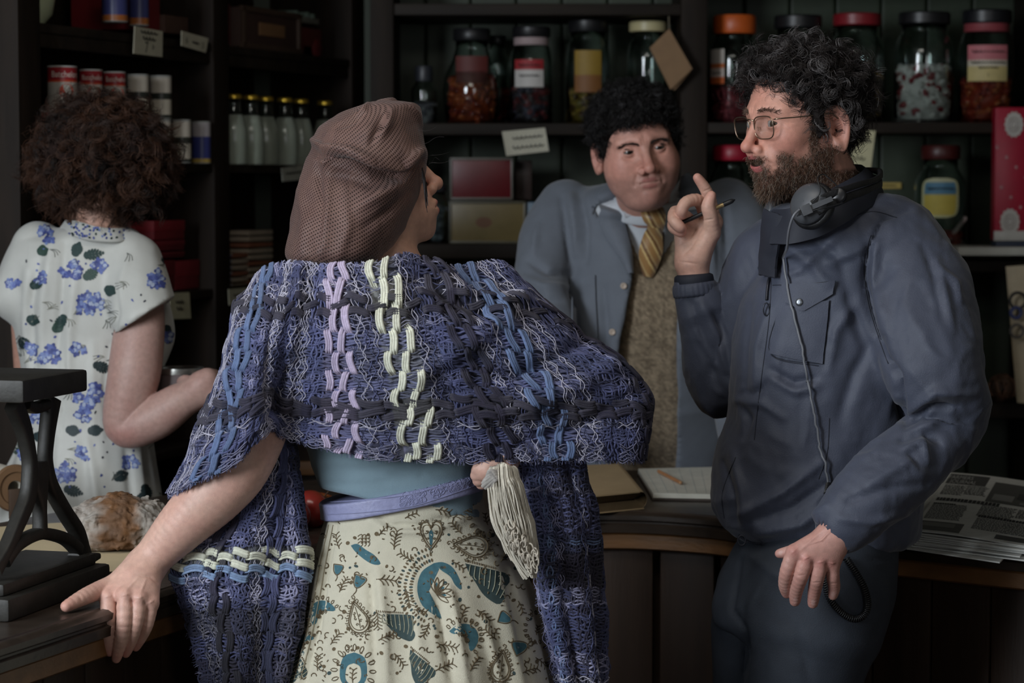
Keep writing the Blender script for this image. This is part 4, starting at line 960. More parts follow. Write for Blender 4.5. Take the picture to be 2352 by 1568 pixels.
class Head:
    def __init__(s, c, M, sc, fat=0.0, fem=0.0, mouth=0.0, neck=(0.056, 0.062), neck_to=None, wide=1.0, nose=1.0, ear=1.0, occ=0.0, lipk=1.0, my=0.0, lid=1.0):
        s.c = np.asarray(c, float); s.M = M; s.s = sc; s.fat = fat; s.fem = fem; s.mo = mouth; s.nk = neck; s.wide = wide; s.nose = nose; s.nt = neck_to; s.ear = ear; s.occ = occ; s.lk = lipk; s.my = my; s.lid = lid
    def loc(s, Q): q = ((Q - s.c) @ s.M) / s.s; q[:, 0] /= s.wide; return q
    def world(s, q): q = np.atleast_2d(np.asarray(q, float)).copy(); q[:, 0] *= s.wide; return q @ s.M.T * s.s + s.c
    def __call__(s, Q):
        q = s.loc(Q); d = s.local(q) * s.s
        if s.nt is not None:
            a = s.world([0, -0.016, -0.055])[0]; d = smin(d, cone(Q, a, s.nt, s.nk[0], s.nk[1]), 0.022)
        return d
    def local(s, q):
        a = q.copy(); a[:, 0] = np.abs(a[:, 0]); v = lambda *t: np.array(t, float); fat = s.fat; fem = s.fem
        d = smin(ell(a, v(0, -.012 + .5*s.occ, .032), (.076, .096 - .5*s.occ, .083 - .35*s.occ)), ell(a, v(0, .030, -.012), (.062, .060, .088)), .03)
        d = smin(d, ell(a, v(0, .030, -.066), (.051 - .006*fem + .006*fat, .050, .048)), .025)
        d = smin(d, sph(a, v(.044 - .005*fem, .002, -.058), .018 - .004*fem), .03)
        d = smin(d, sph(a, v(0, .070, -.098), .018 + .003*fat), .022)
        d = smin(d, sph(a, v(.042, .055, -.022), .020), .025)
        if fat: 
            d = smin(d, sph(a, v(.037, .032, -.072), .028*fat), .035); d = smin(d, ell(a, v(0, .030, -.112), (.044, .044, .028*fat)), .025)
            d = smin(d, sph(a, v(.038, .056, -.045), .020*fat), .03); d = smin(d, sph(a, v(.049, .030, -.034), .0245*fat), .03)
        d = smin(d, cone(a, v(.010, .085 - .003*fem, .021), v(.045, .068, .020), .0105 - .003*fem, .009), .014)
        d = smax(d, -sph(a, v(.033, .099, .001), .0195), .014)
        ns = s.nose
        d = smin(d, cone(a, v(0, .087, .010), v(0, .088 + .021*ns, -.034), .0065, .0092 + .004*(ns-1)), .012)
        d = smin(d, sph(a, v(0, .089 + .022*ns, -.037), .0105), .006)
        d = smin(d, sph(a, v(.0125*ns**.5, .098, -.0425), .0082*ns**.6), .007)
        d = smax(d, -ell(a, v(.0065, .104, -.0515), (.0040, .006, .0042)), .003)
        d = smin(d, ell(a, v(0, .0715 + .0035*s.lk, -.070 + s.my), (.031, .0185 + .0035*s.lk, .026)), .014)
        o = s.mo; LK = .62 + .38*s.lk; b = a - np.array([0, -.0085*(1-s.lk), s.my]); ul = chain(b, [v(0, .0975, -.0635), v(.011, .0962, -.0630), v(.0255 + .003*(1-s.lk), .0845 + .002*(1-s.lk), -.0685)], [.0050*LK, .0046*LK, .0012])
        ll = chain(b, [v(0, .0960 - .003*o, -.0765 - .009*o), v(.011, .0940 - .003*o, -.0760 - .008*o), v(.0245 + .003*(1-s.lk), .0842 + .002*(1-s.lk), -.0705 - .001*o)], [.0060*LK, .0052*LK, .0012])
        s.lips = np.minimum(ul, ll) if False else None
        d = smin(d, ul, .006); d = smin(d, ll, .006)
        if o: d = smax(d, -ell(b, v(0, .098, -.0705 - .004*o), (.019, .020, .0012 + .0062*o)), .002)
        else: d = smax(d, -chain(b, [v(0, .1025, -.0700), v(.011, .1000, -.0697), v(.0245 + .004*(1-s.lk), .0870 + .002*(1-s.lk), -.0698)], [.0018, .0016, .0010]), .0015)
        e = v(.0315, .0735, .0); ball = sph(a, e, .0136); xx = (a[:, 0] - .0315) / .0150
        op = np.maximum(np.abs(a[:, 2] - .0004) - .0052 * s.lid * np.clip(1 - xx * xx, 0, 1), .074 - a[:, 1])
        lid = smax(ball, -op, .0012); d = smin(d, lid, .0035)
        er = s.ear; rel = (a - v(.0725, -.010, -.010)) / er; u = v(.46, -.888, 0); w = v(.888, .46, 0)
        pu = rel @ u - .0125 + .16 * rel[:, 2]; pw = rel @ w - .001; pv = rel[:, 2]
        A = .0165 + .15 * np.clip(pv, -.03, .03); B = .031; rr = np.sqrt((pu / A) ** 2 + (pv / B) ** 2)
        hx = np.sqrt(((rr - 1) * A * .95) ** 2 + (pw - .0005) ** 2) - .0040
        ds = np.maximum((rr - 1) * A, np.abs(pw + .0066) - .0022); ah = np.sqrt(((rr - .62) * A) ** 2 + (pw + .002) ** 2) - .0034
        ah = np.maximum(ah, -(pu + .006))
        ear = smin(smin(ds, hx, .003), ah, .003)
        r3 = np.stack([pu, pv, pw], 1)
        ear = smin(ear, sph(r3, v(-.006, -.030, 0), .0066), .006); ear = smax(ear, -sph(r3, v(-.005, -.006, .0030), .0108), .002)
        ear = smin(ear, sph(r3, v(-.0155, -.006, .002), .0052), .004)
        return smin(d, ear * er, .006)
    def lipmask(s, q):
        a = q - np.array([0, -.0085*(1-s.lk), s.my]); a[:, 0] = np.abs(a[:, 0]); v = lambda *t: np.array(t, float); o = s.mo
        ul = chain(a, [v(0, .0985, -.0640), v(.011, .0972, -.0632), v(.024, .0855, -.0690)], [.0046, .0042, .0010])
        ll = chain(a, [v(0, .0970 - .003*o, -.0765 - .009*o), v(.011, .0950 - .003*o, -.0760 - .008*o), v(.023, .0850, -.0705 - .001*o)], [.0058, .0050, .0010])
        return sstep(.0016, -.0006, np.minimum(ul, ll))
    def colour(s, V, base, flush=1.0, stubble=0.0, lipc=(150, 84, 80), beard=None):
        q = s.loc(V); a = q.copy(); a[:, 0] = np.abs(a[:, 0]); base = np.array(lin(*base)); c = np.tile(base, (len(V), 1))
        gz = lambda p, r: np.exp(-((a - np.array(p)) ** 2).sum(1) / r ** 2)
        red = flush * np.clip(.55*gz((.045, .06, -.03), .028) + .7*gz((0, .11, -.036), .018) + .4*gz((.085, -.02, -.01), .03) + .25*gz((0, .08, .05), .03) + .3*gz((0, .08, -.1), .02), 0, 1)
        c = c * (1 - red[:, None] * np.array([.06, .26, .26]))
        if stubble:
            m = stubble * sstep(-.045, -.065, a[:, 2]) * sstep(.0, .03, a[:, 1]); c = c * (1 - m[:, None] * np.array([.34, .30, .26]))
        if beard is not None:
            m = beard(a) * (0.75 + 0.25 * noise(V, 300)); c = c * (1 - m[:, None]) + np.array(lin(74, 54, 44)) * m[:, None]
        lm = s.lipmask(q); c = c * (1 - lm[:, None]) + np.array(lin(*lipc)) * lm[:, None]
        if s.mo:
            im = sstep(0, -.001, ell(a, np.array([0, .094, -.0705 - .004*s.mo + s.my]), (.019, .018, .001 + .0062*s.mo)) - .0015) * (a[:, 1] < .0935); c = c * (1 - im[:, None]) + np.array(lin(46, 18, 18)) * im[:, None]
        ob = sstep(.0012, .0, np.abs(q[:, 2] - 0) - .006) * 0
        return c
    def build(s, h=0.0017, low=-0.20, extra=None):
        ext = [s.world([x, y, z])[0] for x in (-.11, .11) for y in (-.12, .13) for z in (-.14, .13)]
        lo = np.min(ext, 0) - .01; hi = np.max(ext, 0) + .01
        if s.nt is not None: lo = np.minimum(lo, s.nt - .07); hi = np.maximum(hi, s.nt + .07); lo[2] = max(lo[2], s.nt[2] - 0.02)
        return polygonize(s if extra is None else (lambda Q: extra(Q, s(Q))), lo, hi, h)
    def detail(s, V, F, strokes):
        N = vnormals(V, F); q = s.loc(V); x = np.abs(q[:, 0]); D = np.zeros(len(V)); fr = sstep(.03, .05, q[:, 1])
        for L, w, a in strokes:
            L = np.asarray(L, float); bd = np.full(len(V), 1.0); p = np.stack([x, q[:, 2]], 1)
            for k in range(len(L) - 1):
                ab = L[k+1] - L[k]; h = np.clip(((p - L[k]) @ ab) / (ab @ ab + 1e-12), 0, 1); bd = np.minimum(bd, np.sqrt(((p - L[k] - h[:, None]*ab)**2).sum(1)))
            D += a * np.exp(-(bd / w) ** 2)
        return V + N * (D * fr * s.s)[:, None]
    def eyes(s, parent, gaze, iris=(70, 56, 44), white=(150, 142, 138)):
        """gaze = point looked at"""
        for sx in (-1, 1):
            c = s.world([.0315 * sx, .0735, .0])[0]; g_ = nrm(np.asarray(gaze) - c); r = .0126 * s.s
            t = np.concatenate([np.linspace(0, .62, 22), np.linspace(.66, PI, 24)]); prof = np.stack([np.sin(t) * r, np.cos(t) * r], 1)
            cc = np.array([lin(8, 8, 9) if a < .20 else lin(*iris) if a < .50 else lin(40, 32, 28) if a < .56 else lin(*white) for a in t])
            a1 = nrm(np.cross(g_, [0.1, 0.2, 1])); R = np.stack([a1, np.cross(g_, a1), g_], 1)
            prof = prof[::-1]; cc = cc[::-1]; prof[:, 0] = np.maximum(prof[:, 0], 1e-5)
            G().lathe(prof, c, 32, 0, cc, R).make('eye', M_eye, parent)
FACE = [([(.0165, -.041), (.025, -.054), (.031, -.071)], .0036, -.0017), ([(.024, -.046), (.034, -.058)], .007, .0010), ([(.017, -.0115), (.030, -.0155), (.044, -.011)], .0026, -.0011), ([(.018, -.018), (.031, -.021), (.043, -.016)], .005, .0006), ([(0, -.0865), (.013, -.0855)], .005, -.0020), ([(.018, .0095), (.031, .0125), (.046, .007)], .0017, -.0010),
    ([(.0055, .012), (.0065, .027)], .002, -.0009), ([(0, -.053), (0, -.060)], .0028, -.0012), ([(.0265, -.069), (.029, -.074)], .003, -.0014)]
def limb_colour(V, base, seed=0, mott=0.06):
    b = np.array(lin(*base)); n = fbm(V, 30, 3, seed); return np.clip(b * (1 + np.stack([n * mott * .4, n * mott, n * mott], 1)), 0, 1)
def handfield(palm, fingers, kf=0.0035, kp=0.012):
    """palm: list of (a, b, ra, rb); fingers: list of (points, radii)"""
    fs = []
    for L, R in fingers:
        A, r = dense(L, R, 4); fs.append((A, r))
    def f(Q):
        d = None
        for a, b, ra, rb in palm:
            c = cone(Q, a, b, ra, rb); d = c if d is None else smin(d, c, kp)
        fd = None
        for A, r in fs:
            c = chain(Q, A, r, 0.0015); fd = c if fd is None else smin(fd, c, 0.0012)
        return smin(d, fd, kf)
    return f
def bounds(Ls, pad):
    A = np.concatenate([np.atleast_2d(np.asarray(l, float)) for l in Ls]); return A.min(0) - pad, A.max(0) + pad
def strands(g, roots, dirs, length, n=12, turns=1.2, cr=0.006, rad=0.0006, droop=0.0, cols=None, seed=0, k=3, taper=True, clump=1, spread=.0022):
    """curly hairs: helices that start at roots and run along dirs"""
    r = np.random.default_rng(seed); t = np.linspace(0, 1, n)[None, :, None]; S = len(roots) // clump
    roots = roots[:S]; dirs = dirs[:S]; rp = lambda x: np.repeat(x, clump, 0) if clump > 1 else x
    if np.ndim(length): length = np.asarray(length)[:S]
    d = dirs / (np.linalg.norm(dirs, axis=1, keepdims=True) + 1e-9); rv = r.normal(size=(S, 3))
    e1 = np.cross(d, rv); e1 /= np.linalg.norm(e1, axis=1, keepdims=True); e2 = np.cross(d, e1)
    ph = r.uniform(0, 2*PI, (S, 1, 1)); ln = (np.asarray(length) * r.uniform(0.6, 1.25, S))[:, None, None]; tu = turns * r.uniform(0.6, 1.3, (S, 1, 1)); c = cr * r.uniform(0.6, 1.4, (S, 1, 1)) * np.minimum(t * 3, 1)
    ang = ph + 2*PI*tu*t
    if clump > 1:
        d, e1, e2, ph, ln, tu, c = [rp(x) for x in (d, e1, e2, ph, ln, tu, c)]; S = S * clump; roots = rp(roots) + r.normal(size=(S, 3)) * spread; ph = ph + r.normal(size=(S, 1, 1)) * .22; c = c * r.uniform(.8, 1.2, (S, 1, 1)); ln = ln * r.uniform(.8, 1.15, (S, 1, 1)); cols = None if cols is None else np.repeat(cols[:S // clump], clump, 0) * r.uniform(.75, 1.3, (S, 1))
    ang = ph + 2*PI*tu*t
    T = roots[:, None] + d[:, None] * ln * t + c * (np.cos(ang) * e1[:, None] + np.sin(ang) * e2[:, None]) - c * (np.cos(ph) * e1[:, None] + np.sin(ph) * e2[:, None]) * (1 - t) * 0
    T[:, :, 2] -= (droop * t[..., 0] ** 2)
    R = rad * (1 - 0.6 * t[..., 0] ** 2) * np.ones((S, 1)) if taper else rad * np.ones((S, n))
    if cols is None: cols = np.tile(lin(30, 26, 25), (S, 1))
    return g.tubes(T, R, k, 0, cols)
def pick(V, N, n, mask=None, seed=0):
    i = np.arange(len(V)) if mask is None else np.where(mask)[0]; r = np.random.default_rng(seed); j = r.choice(i, n, replace=len(i) < n); return V[j], N[j]
def haircap(hd, thick, hairline, amp, fscale, h=0.0026, seed=0, extra=None, nape=None):
    """the mass of hair round a head; hairline = [(y, z)] lower edge seen from the side, in head coordinates"""
    hl = np.array(sorted(hairline))
    def f(Q):
        q = hd.loc(Q); a = q.copy(); a[:, 0] = np.abs(a[:, 0])
        d = smin(ell(a, np.array([0, -.012, .032]), (.077, .097, .084)), ell(a, np.array([0, .012, -.01]), (.066, .070, .080)), .03)
        tk = thick(q) if callable(thick) else thick
        d = d - tk - amp * fbm(q, fscale, 2, seed) - amp * 0.5 * (1 - 2 * np.abs(noise(q, fscale * 2.3, seed + 5)))
        L = np.interp(q[:, 1], hl[:, 0], hl[:, 1]) + amp * 0.8 * noise(q, fscale * 1.7, seed + 9)
        d = smax(d, (L - q[:, 2]) * 0.8, 0.008)
        return d * hd.s
    ext = [hd.world([x, y, z])[0] for x in (-.15, .15) for y in (-.16, .15) for z in (-.17, .17)]
    return polygonize(f, np.min(ext, 0), np.max(ext, 0), h, 1)
def wrinkle(V, F, amp, sc, aniso=(1, 1, 1), seed=0, rid=0.5):
    """cloth creases: warped ridged noise along the normals"""
    N = vnormals(V, F); Q = V * np.asarray(aniso); w = np.stack([fbm(Q, sc * .6, 2, seed + i) for i in range(3)], 1) * (0.5 / sc)
    n1 = fbm(Q + w, sc, 3, seed + 3); n2 = 1 - 2 * np.abs(noise(Q + w, sc * 1.3, seed + 7))
    return V + N * (amp * ((1 - rid) * n1 + rid * n2))[:, None]
def patch(bvh, quad, nu, nv, lift, thick=0.0016):
    """a flap of cloth lying on a surface: corner pixels tl, tr, br, bl"""
    q = np.asarray(quad, float); A = np.zeros((nv, nu, 3)); last = None
    for i, v in enumerate(np.linspace(0, 1, nv)):
        for j, u in enumerate(np.linspace(0, 1, nu)):
            p = (q[0]*(1-u) + q[1]*u)*(1-v) + (q[3]*(1-u) + q[2]*u)*v; h = bvh.px(p[0], p[1], lift)
            A[i, j] = h if h is not None else last; last = A[i, j]
    return A
def thick_sheet(g, A, t, mi=0, col=None):
    """closed sheet of thickness t from a grid"""
    du = np.gradient(A, axis=1); dv = np.gradient(A, axis=0); n = np.cross(du, dv); n /= np.linalg.norm(n, axis=2, keepdims=True) + 1e-12
    B = A - n * t; g.sheet(A, mi, col); g.sheet(B[:, ::-1], mi, col if np.ndim(col) < 2 else np.asarray(col)[:, ::-1])
    for a, b in ((A[0], B[0]), (B[-1], A[-1]), (B[:, 0], A[:, 0]), (A[:, -1], B[:, -1])):
        g.sheet(np.stack([b, a]), mi, None if col is None else (col if np.ndim(col) == 1 else np.asarray(col).reshape(-1, 3)[0]))
    return g

# ================================================================== the bearded man in the navy jacket
DD = 3.90
man = thing('person', (P(1850, 420, DD)[0], DD, 0), 'bearded man with glasses and curly hair in a navy jacket, pointing upward with a pen', 'person')
hd = Head(P(1839, 281, 3.88), frame(62, -3, 0), 0.94, my=.009, neck_to=P(1905, 480, 3.92), neck=(.058, .066), mouth=0.75, nose=1.0)
def beard_m(a):
    jaw = sstep(-.036, -.060, a[:, 2] + .35 * np.clip(a[:, 1] - .02, -.05, .06) * np.where(a[:, 1] < .055, 1, 0.0)) * sstep(-.035, .0, a[:, 1])
    ch = sstep(-.078, -.088, a[:, 2]); mou = np.exp(-((a[:, 0] / .026) ** 4)) * sstep(-.050, -.054, a[:, 2]) * sstep(.070, .080, a[:, 1])
    side = sstep(.036, .022, a[:, 1]) * sstep(.004, .014, a[:, 1]) * sstep(.015, -.01, a[:, 2]) * sstep(.05, .058, a[:, 0])
    m = np.clip(np.maximum.reduce([jaw * sstep(.030, .045, a[:, 0] + .5 * np.clip(-.07 - a[:, 2], 0, .1) * 2), ch, mou, side]), 0, 1)
    return m * sstep(-.175, -.13, a[:, 2])
def chinbeard(Q, d):
    q = hd.loc(Q); a = q.copy(); a[:, 0] = np.abs(a[:, 0])
    return d
V, F = hd.build(0.0017); V = hd.detail(V, F, [(L if L[0][1] > -.05 else [(a, b + .009) for a, b in L], w, d) for L, w, d in FACE] + [([(0, .044), (.02, .0465), (.040, .043)], .0017, -.0008), ([(0, .054), (.02, .0565), (.040, .052)], .0017, -.0008), ([(0, .064), (.02, .066), (.036, .062)], .0017, -.0006), ([(.050, .004), (.062, .000)], .0016, -.0008), ([(.050, -.002), (.062, -.010)], .0016, -.0008)])
C = hd.colour(V, (198, 146, 128), 1.5, 0.0, (172, 98, 96), beard_m)
body = G().add(V, F, 0, C); headV, headF = V, F
# raised right hand with index finger up
D0 = 4.0
p_ = lambda x, y, d=0.0: P(x, y, D0 + d)
wr = p_(1592, 612); palm = [(p_(1594, 640), p_(1593, 600), .0265, .0245), (p_(1593, 606), p_(1642, 510, .004), .021, .014), (p_(1590, 604), p_(1618, 500, .014), .019, .013), (p_(1584, 602), p_(1590, 520, .012), .018, .013),
        (p_(1578, 604), p_(1566, 540, .004), .018, .013), (p_(1606, 588, -.012), p_(1634, 530, -.014), .017, .015)]
fing = [([p_(1640, 505, .008), p_(1632, 462, -.004), p_(1619, 432, -.012), p_(1602, 408, -.018)], [.0110, .0098, .0092, .0074]),
        ([p_(1634, 536, -.014), p_(1633, 500, -.028), p_(1627, 474, -.034), p_(1634, 449, -.036)], [.0150, .0118, .0112, .0078]),
        ([p_(1622, 502, .012), p_(1606, 462, -.010), p_(1577, 464, -.030), p_(1565, 484, -.034), p_(1566, 494, -.030)], [.0110, .0105, .0098, .0092, .0076]),
        ([p_(1596, 515, .010), p_(1556, 486, -.006), p_(1547, 503, -.028), p_(1560, 520, -.034), p_(1566, 525, -.030)], [.0108, .0104, .0098, .0092, .0076]),
        ([p_(1574, 535, .004), p_(1550, 512, -.006), p_(1546, 522, -.020), p_(1561, 532, -.026), p_(1566, 533, -.024)], [.0100, .0092, .0088, .0082, .0070])]
hf = handfield(palm, fing); lo, hi = bounds([x[0] for x in fing] + [[p[0] for p in palm]], .035)
V, F = polygonize(hf, lo, hi, 0.0012); q = topx(V)
V = sculpt(V, F, [([(1563, 560), (1585, 545), (1603, 515)], 3.0, -.0015), ([(1570, 585), (1590, 565), (1600, 545)], 3.0, -.0012), ([(1560, 600), (1600, 606)], 2.5, -.001), ([(1617, 506), (1638, 503)], 2.0, -.0012), ([(1615, 440), (1630, 434)], 2.0, -.001)])
C = limb_colour(V, (208, 164, 146), 1, 0.1); tip = sum(np.exp(-((V - f[0][-1]) ** 2).sum(1) / .012 ** 2) for f in fing)
C = C * (1 - np.clip(tip, 0, 1)[:, None] * np.array([.02, .20, .18])); body.add(V, F, 0, C)
# left hand resting on the thigh
E0 = 3.62
p_ = lambda x, y, d=0.0: P(x, y, E0 + d)
kn = [(1824, 1268, 0), (1852, 1284, -.004), (1884, 1293, -.002), (1911, 1296, .006)]
palm = [(p_(1930, 1212, .01), p_(1918, 1226, .006), .027, .026)] + [(p_(1917 + 3*i, 1226 + 3*i, .006), p_(*kn[i]), .020, .0125) for i in range(4)] + [(p_(1900, 1232, .018), p_(1842, 1262, .022), .018, .012)]
fing = [([p_(*kn[0]), p_(1808, 1310, .004), p_(1803, 1342, .024), p_(1807, 1362, .040)], [.0122, .0108, .0098, .0078]),
        ([p_(*kn[1]), p_(1841, 1320, -.002), p_(1830, 1352, .020), p_(1826, 1380, .038)], [.0128, .0112, .0102, .0082]),
        ([p_(*kn[2]), p_(1877, 1325, .0), p_(1871, 1356, .020), p_(1867, 1385, .036)], [.0122, .0110, .0100, .0080]),
        ([p_(*kn[3]), p_(1913, 1324, .010), p_(1916, 1348, .024), p_(1913, 1367, .034)], [.0112, .0098, .0090, .0072]),
        ([p_(1848, 1262, .024), p_(1815, 1267, .030), p_(1790, 1271, .034)], [.0120, .0095, .0068])]
hf = handfield(palm, fing, .003, .010); lo, hi = bounds([x[0] for x in fing] + [[p[0] for p in palm]], .035)
V, F = polygonize(hf, lo, hi, 0.0013)
V = sculpt(V, F, [([(1825, 1268), (1822, 1264)], 7, .0022), ([(1854, 1283), (1852, 1279)], 7, .0026), ([(1886, 1292), (1885, 1288)], 7, .0022), ([(1912, 1295), (1912, 1290)], 6, .002),
    ([(1862, 1248), (1888, 1240), (1910, 1216)], 2.2, .0014), ([(1840, 1262), (1870, 1235), (1900, 1208)], 3.5, .0012), ([(1832, 1322), (1848, 1320)], 1.6, -.0008), ([(1868, 1338), (1884, 1337)], 1.6, -.001), ([(1907, 1340), (1922, 1340)], 1.6, -.001), ([(1838, 1292), (1838, 1282)], 5, -.002), ([(1868, 1300), (1868, 1290)], 5, -.002), ([(1900, 1303), (1900, 1292)], 5, -.002)])
C = limb_colour(V, (196, 146, 134), 2, 0.12); q = topx(V)
NN = vnormals(V, F)
for x, y in ((1806, 1358), (1827, 1378), (1868, 1383), (1913, 1364), (1793, 1269)):
    m_ = np.exp(-(((q - [x, y]) / [5.0, 7.0]) ** 2).sum(1) ** 2) * sstep(.3, .8, -NN[:, 1]) * .75; C = C * (1 - m_[:, None]) + np.array(lin(206, 168, 160)) * m_[:, None]
kn_r = sum(np.exp(-(((q - np.array(k[:2])) / 12.0) ** 2).sum(1)) for k in kn); C = C * (1 - np.clip(kn_r, 0, 1)[:, None] * np.array([.04, .16, .14])); body.add(V, F, 0, C)
# hidden core of the body
core = [(P(1900, 560, DD), .09), (P(1900, 760, DD + .02), .11), (P(1890, 1000, DD + .02), .11), (P(1880, 1220, DD + .02), .11)]
V, F = polygonize(lambda Q: np.minimum(chain(Q, [c[0] for c in core], [c[1] for c in core]), np.minimum(cone(Q, P(1905, 470, 3.92), core[0][0], .05, .07), np.minimum(chain(Q, [P(1930, 1212, 3.63), P(2030, 1110, 3.67), P(2180, 958, 3.735), P(2125, 760, 3.75), P(2080, 620, 3.82)], [.024, .03, .025, .035, .04]), chain(Q, [P(1594, 640, 4.0), P(1608, 690, 4.0), P(1628, 780, 4.01), P(1640, 860, 4.02), P(1672, 840, 4.02), P(1760, 640, 4.0)], [.024, .022, .022, .018, .022, .035])))), np.array([.2, 3.4, .75]), np.array([.95, 4.25, 1.65]), .008)
body.add(V, F, 0, np.array(lin(190, 145, 125)))
body_o = body.make('body', M_skin, man)
hd.eyes(body_o, P(1380, 360, 3.0))
HC = lambda n, seed, a=(38, 33, 32), b=(96, 92, 92), pr=0.16: np.array([lin(*(b if x < pr else tuple(np.array(a) * (0.7 + 0.6 * y)))) for x, y in zip(np.random.default_rng(seed).uniform(size=n), np.random.default_rng(seed + 1).uniform(size=n))])
# beard and moustache hairs, brows
N = vnormals(headV, headF); ql = hd.loc(headV); qa = ql.copy(); qa[:, 0] = np.abs(qa[:, 0]); bm_ = beard_m(qa) * (1 - hd.lipmask(ql))
g = G(); m = (bm_ > .35) & (ql[:, 0] < .075); down = hd.M @ np.array([0, .25, -1.0])
R_, Nn = pick(headV, N, 11000, m & (np.random.default_rng(5).uniform(size=len(headV)) < bm_), 11)
rq = hd.loc(R_); ln = 0.008 + 0.012 * sstep(-.085, -.12, rq[:, 2]) * sstep(.03, .06, rq[:, 1])
ln = np.where((rq[:, 2] > -.062) & (rq[:, 1] > .07), .0075, ln)
cb = HC(len(R_), 8, (86, 64, 50), (140, 128, 116), 0.18)
strands(g, R_, Nn * .38 + down * .8 + RNG.normal(size=R_.shape) * .32, ln, 8, .8, .0016, .00026, .001, cb, 3)
g.make('beard', M_hair, man)
g = G(); t_ = np.linspace(0, 1, 260); bx_ = np.where(np.arange(260) % 2, 1, -1) * (.012 + .038 * t_)
P0 = hd.world(np.stack([bx_, .096 - .020 * t_ ** 2, .0215 + .003 * np.sin(PI * t_) - .003 * t_ + RNG.uniform(-.0032, .0032, 260)], 1))
bv = Bvh((headV, headF)); R_ = []; 
for p in P0:
    h = bv.t.find_nearest(Vector(p)); R_.append(np.array(h[0]))
R_ = np.array(R_); dirv = (hd.M @ np.array([0, .10, .12])) + np.sign(bx_)[:, None] * hd.M[:, 0] * .9
for sx in (-1, 1): g = G(); k_ = np.sign(bx_) == sx; strands(g, R_[k_], (dirv + RNG.normal(size=R_.shape) * .3)[k_], .0075, 5, .3, .0006, .00032, 0, HC(260, 3, (92, 70, 58), (120, 100, 90), .2)[k_], 4); g.make('eyebrow', M_hair, man)
# hair
hl = [(.12, .088), (.085, .086), (.066, .072), (.050, .050), (.036, .026), (.022, -.004), (.012, -.026), (.006, .022), (-.028, .030), (-.042, .0), (-.050, -.070), (-.075, -.108), (-.13, -.11)]
th = lambda q: .008 + .010 * sstep(.0, .09, q[:, 2]) + .010 * sstep(.03, .08, q[:, 1]) * sstep(.06, .10, q[:, 2])
V, F = haircap(hd, th, hl, .0075, 58, .0026, 2); N = vnormals(V, F)
g = G().add(V, F, 1, np.clip(np.array(lin(34, 30, 29)) * (1 + .5 * noise(V, 90)[:, None]), 0, 1))
R_, Nn = pick(V, N, 11700, (hd.loc(V)[:, 2] > -.11), 21); fl = RNG.normal(size=R_.shape); fl -= (fl * Nn).sum(1, keepdims=True) * Nn; fl /= np.linalg.norm(fl, axis=1, keepdims=True)
sw = hd.M @ np.array([0, .3, -.35])
strands(g, R_ - Nn * .004, Nn * .30 + fl * .8 + sw * .35, .030, 16, 1.1, .0078, .00042, .004, HC(len(R_), 9, pr=.20), 6, clump=9)
R_, Nn = pick(V, N, 420, (hd.loc(V)[:, 2] > .02), 22); strands(g, R_, Nn * .9 + RNG.normal(size=R_.shape) * .5, .026, 14, 1.3, .006, .0004, .006, HC(420, 10, pr=.4), 7)
# loose curls on the forehead
rt = hd.world([[x, .083 - abs(x + .01) * .25, .078] for x in (-.045, -.035, -.022, -.01, .004, .016, .03, .042)])
strands(g, rt, np.tile(hd.M @ np.array([0, .45, -.9]), (8, 1)), .024, 18, 1.0, .006, .0005, .0, HC(8, 2, pr=0), 8); g.make('hair', [M_hair, M_cap], man)

# jacket
M_navy = mat('navy_jacket_cloth', lin(64, 69, 85), 0.62, var=0.08, vscale=30, bump=0.25, bscale=500, sheen=0.15)
M_navyd = mat('dark_jacket_lining', lin(34, 37, 48), 0.7, var=0.1, vscale=30)
rows = [(468, 1800, 1985, DD, .075), (484, 1772, 2050, DD - .01, .095), (515, 1764, 2120, DD - .01, .115), (560, 1760, 2150, DD - .01, .130), (620, 1752, 2160, DD, .138), (690, 1712, 2155, DD, .142), (770, 1689, 2145, DD, .145), (880, 1683, 2125, DD, .145), (960, 1677, 2118, DD, .142), (1040, 1650, 2118, DD, .143), (1110, 1637, 2118, DD, .145), (1180, 1643, 2112, DD, .143), (1226, 1684, 2106, DD, .130), (1247, 1728, 2085, DD, .118)]
jl = Loft(rows, 2.25)
LA_, LR_ = dense([P(2040, 565, 3.85), P(2098, 660, 3.80), P(2125, 760, 3.75), P(2150, 870, 3.72), P(2188, 958, 3.73), P(2110, 1040, 3.70), P(2030, 1110, 3.665), P(1958, 1180, 3.645), P(1928, 1212, 3.64)], [.082, .084, .080, .072, .056, .057, .055, .048, .036], 5)
RA_, RR_ = dense([P(1775, 600, 4.0), P(1730, 700, 4.01), P(1672, 860, 4.02), P(1643, 905, 4.02), P(1632, 850, 4.02), P(1626, 760, 4.01), P(1608, 690, 4.0), P(1596, 660, 4.0)], [.07, .065, .052, .036, .042, .045, .038, .032], 5)
def jacket(Q):
    b = jl(Q, 0, .012); L = chain(Q, LA_, LR_); R = chain(Q, RA_, RR_)
    f = smin(b, L, .022); f = smin(f, R, .018)
    f = smax(f, -cone(Q, P(1593, 600, 4.0), P(1597, 655, 4.0), .027, .0275), .002)
    f = smax(f, -cone(Q, P(1912, 1228, 3.635), P(1945, 1190, 3.645), .029, .030), .002)
    return f - .0035 * fbm(Q, 9, 2, 4)
V, F = polygonize(jacket, [.20, 3.50, .74], [.82, 4.12, 1.56], .0048)
V = wrinkle(V, F, .0042, 15, (1, 1, .6), 3, .6); V = wrinkle(V, F, .0013, 42, (1, 1, .7), 4, .6)
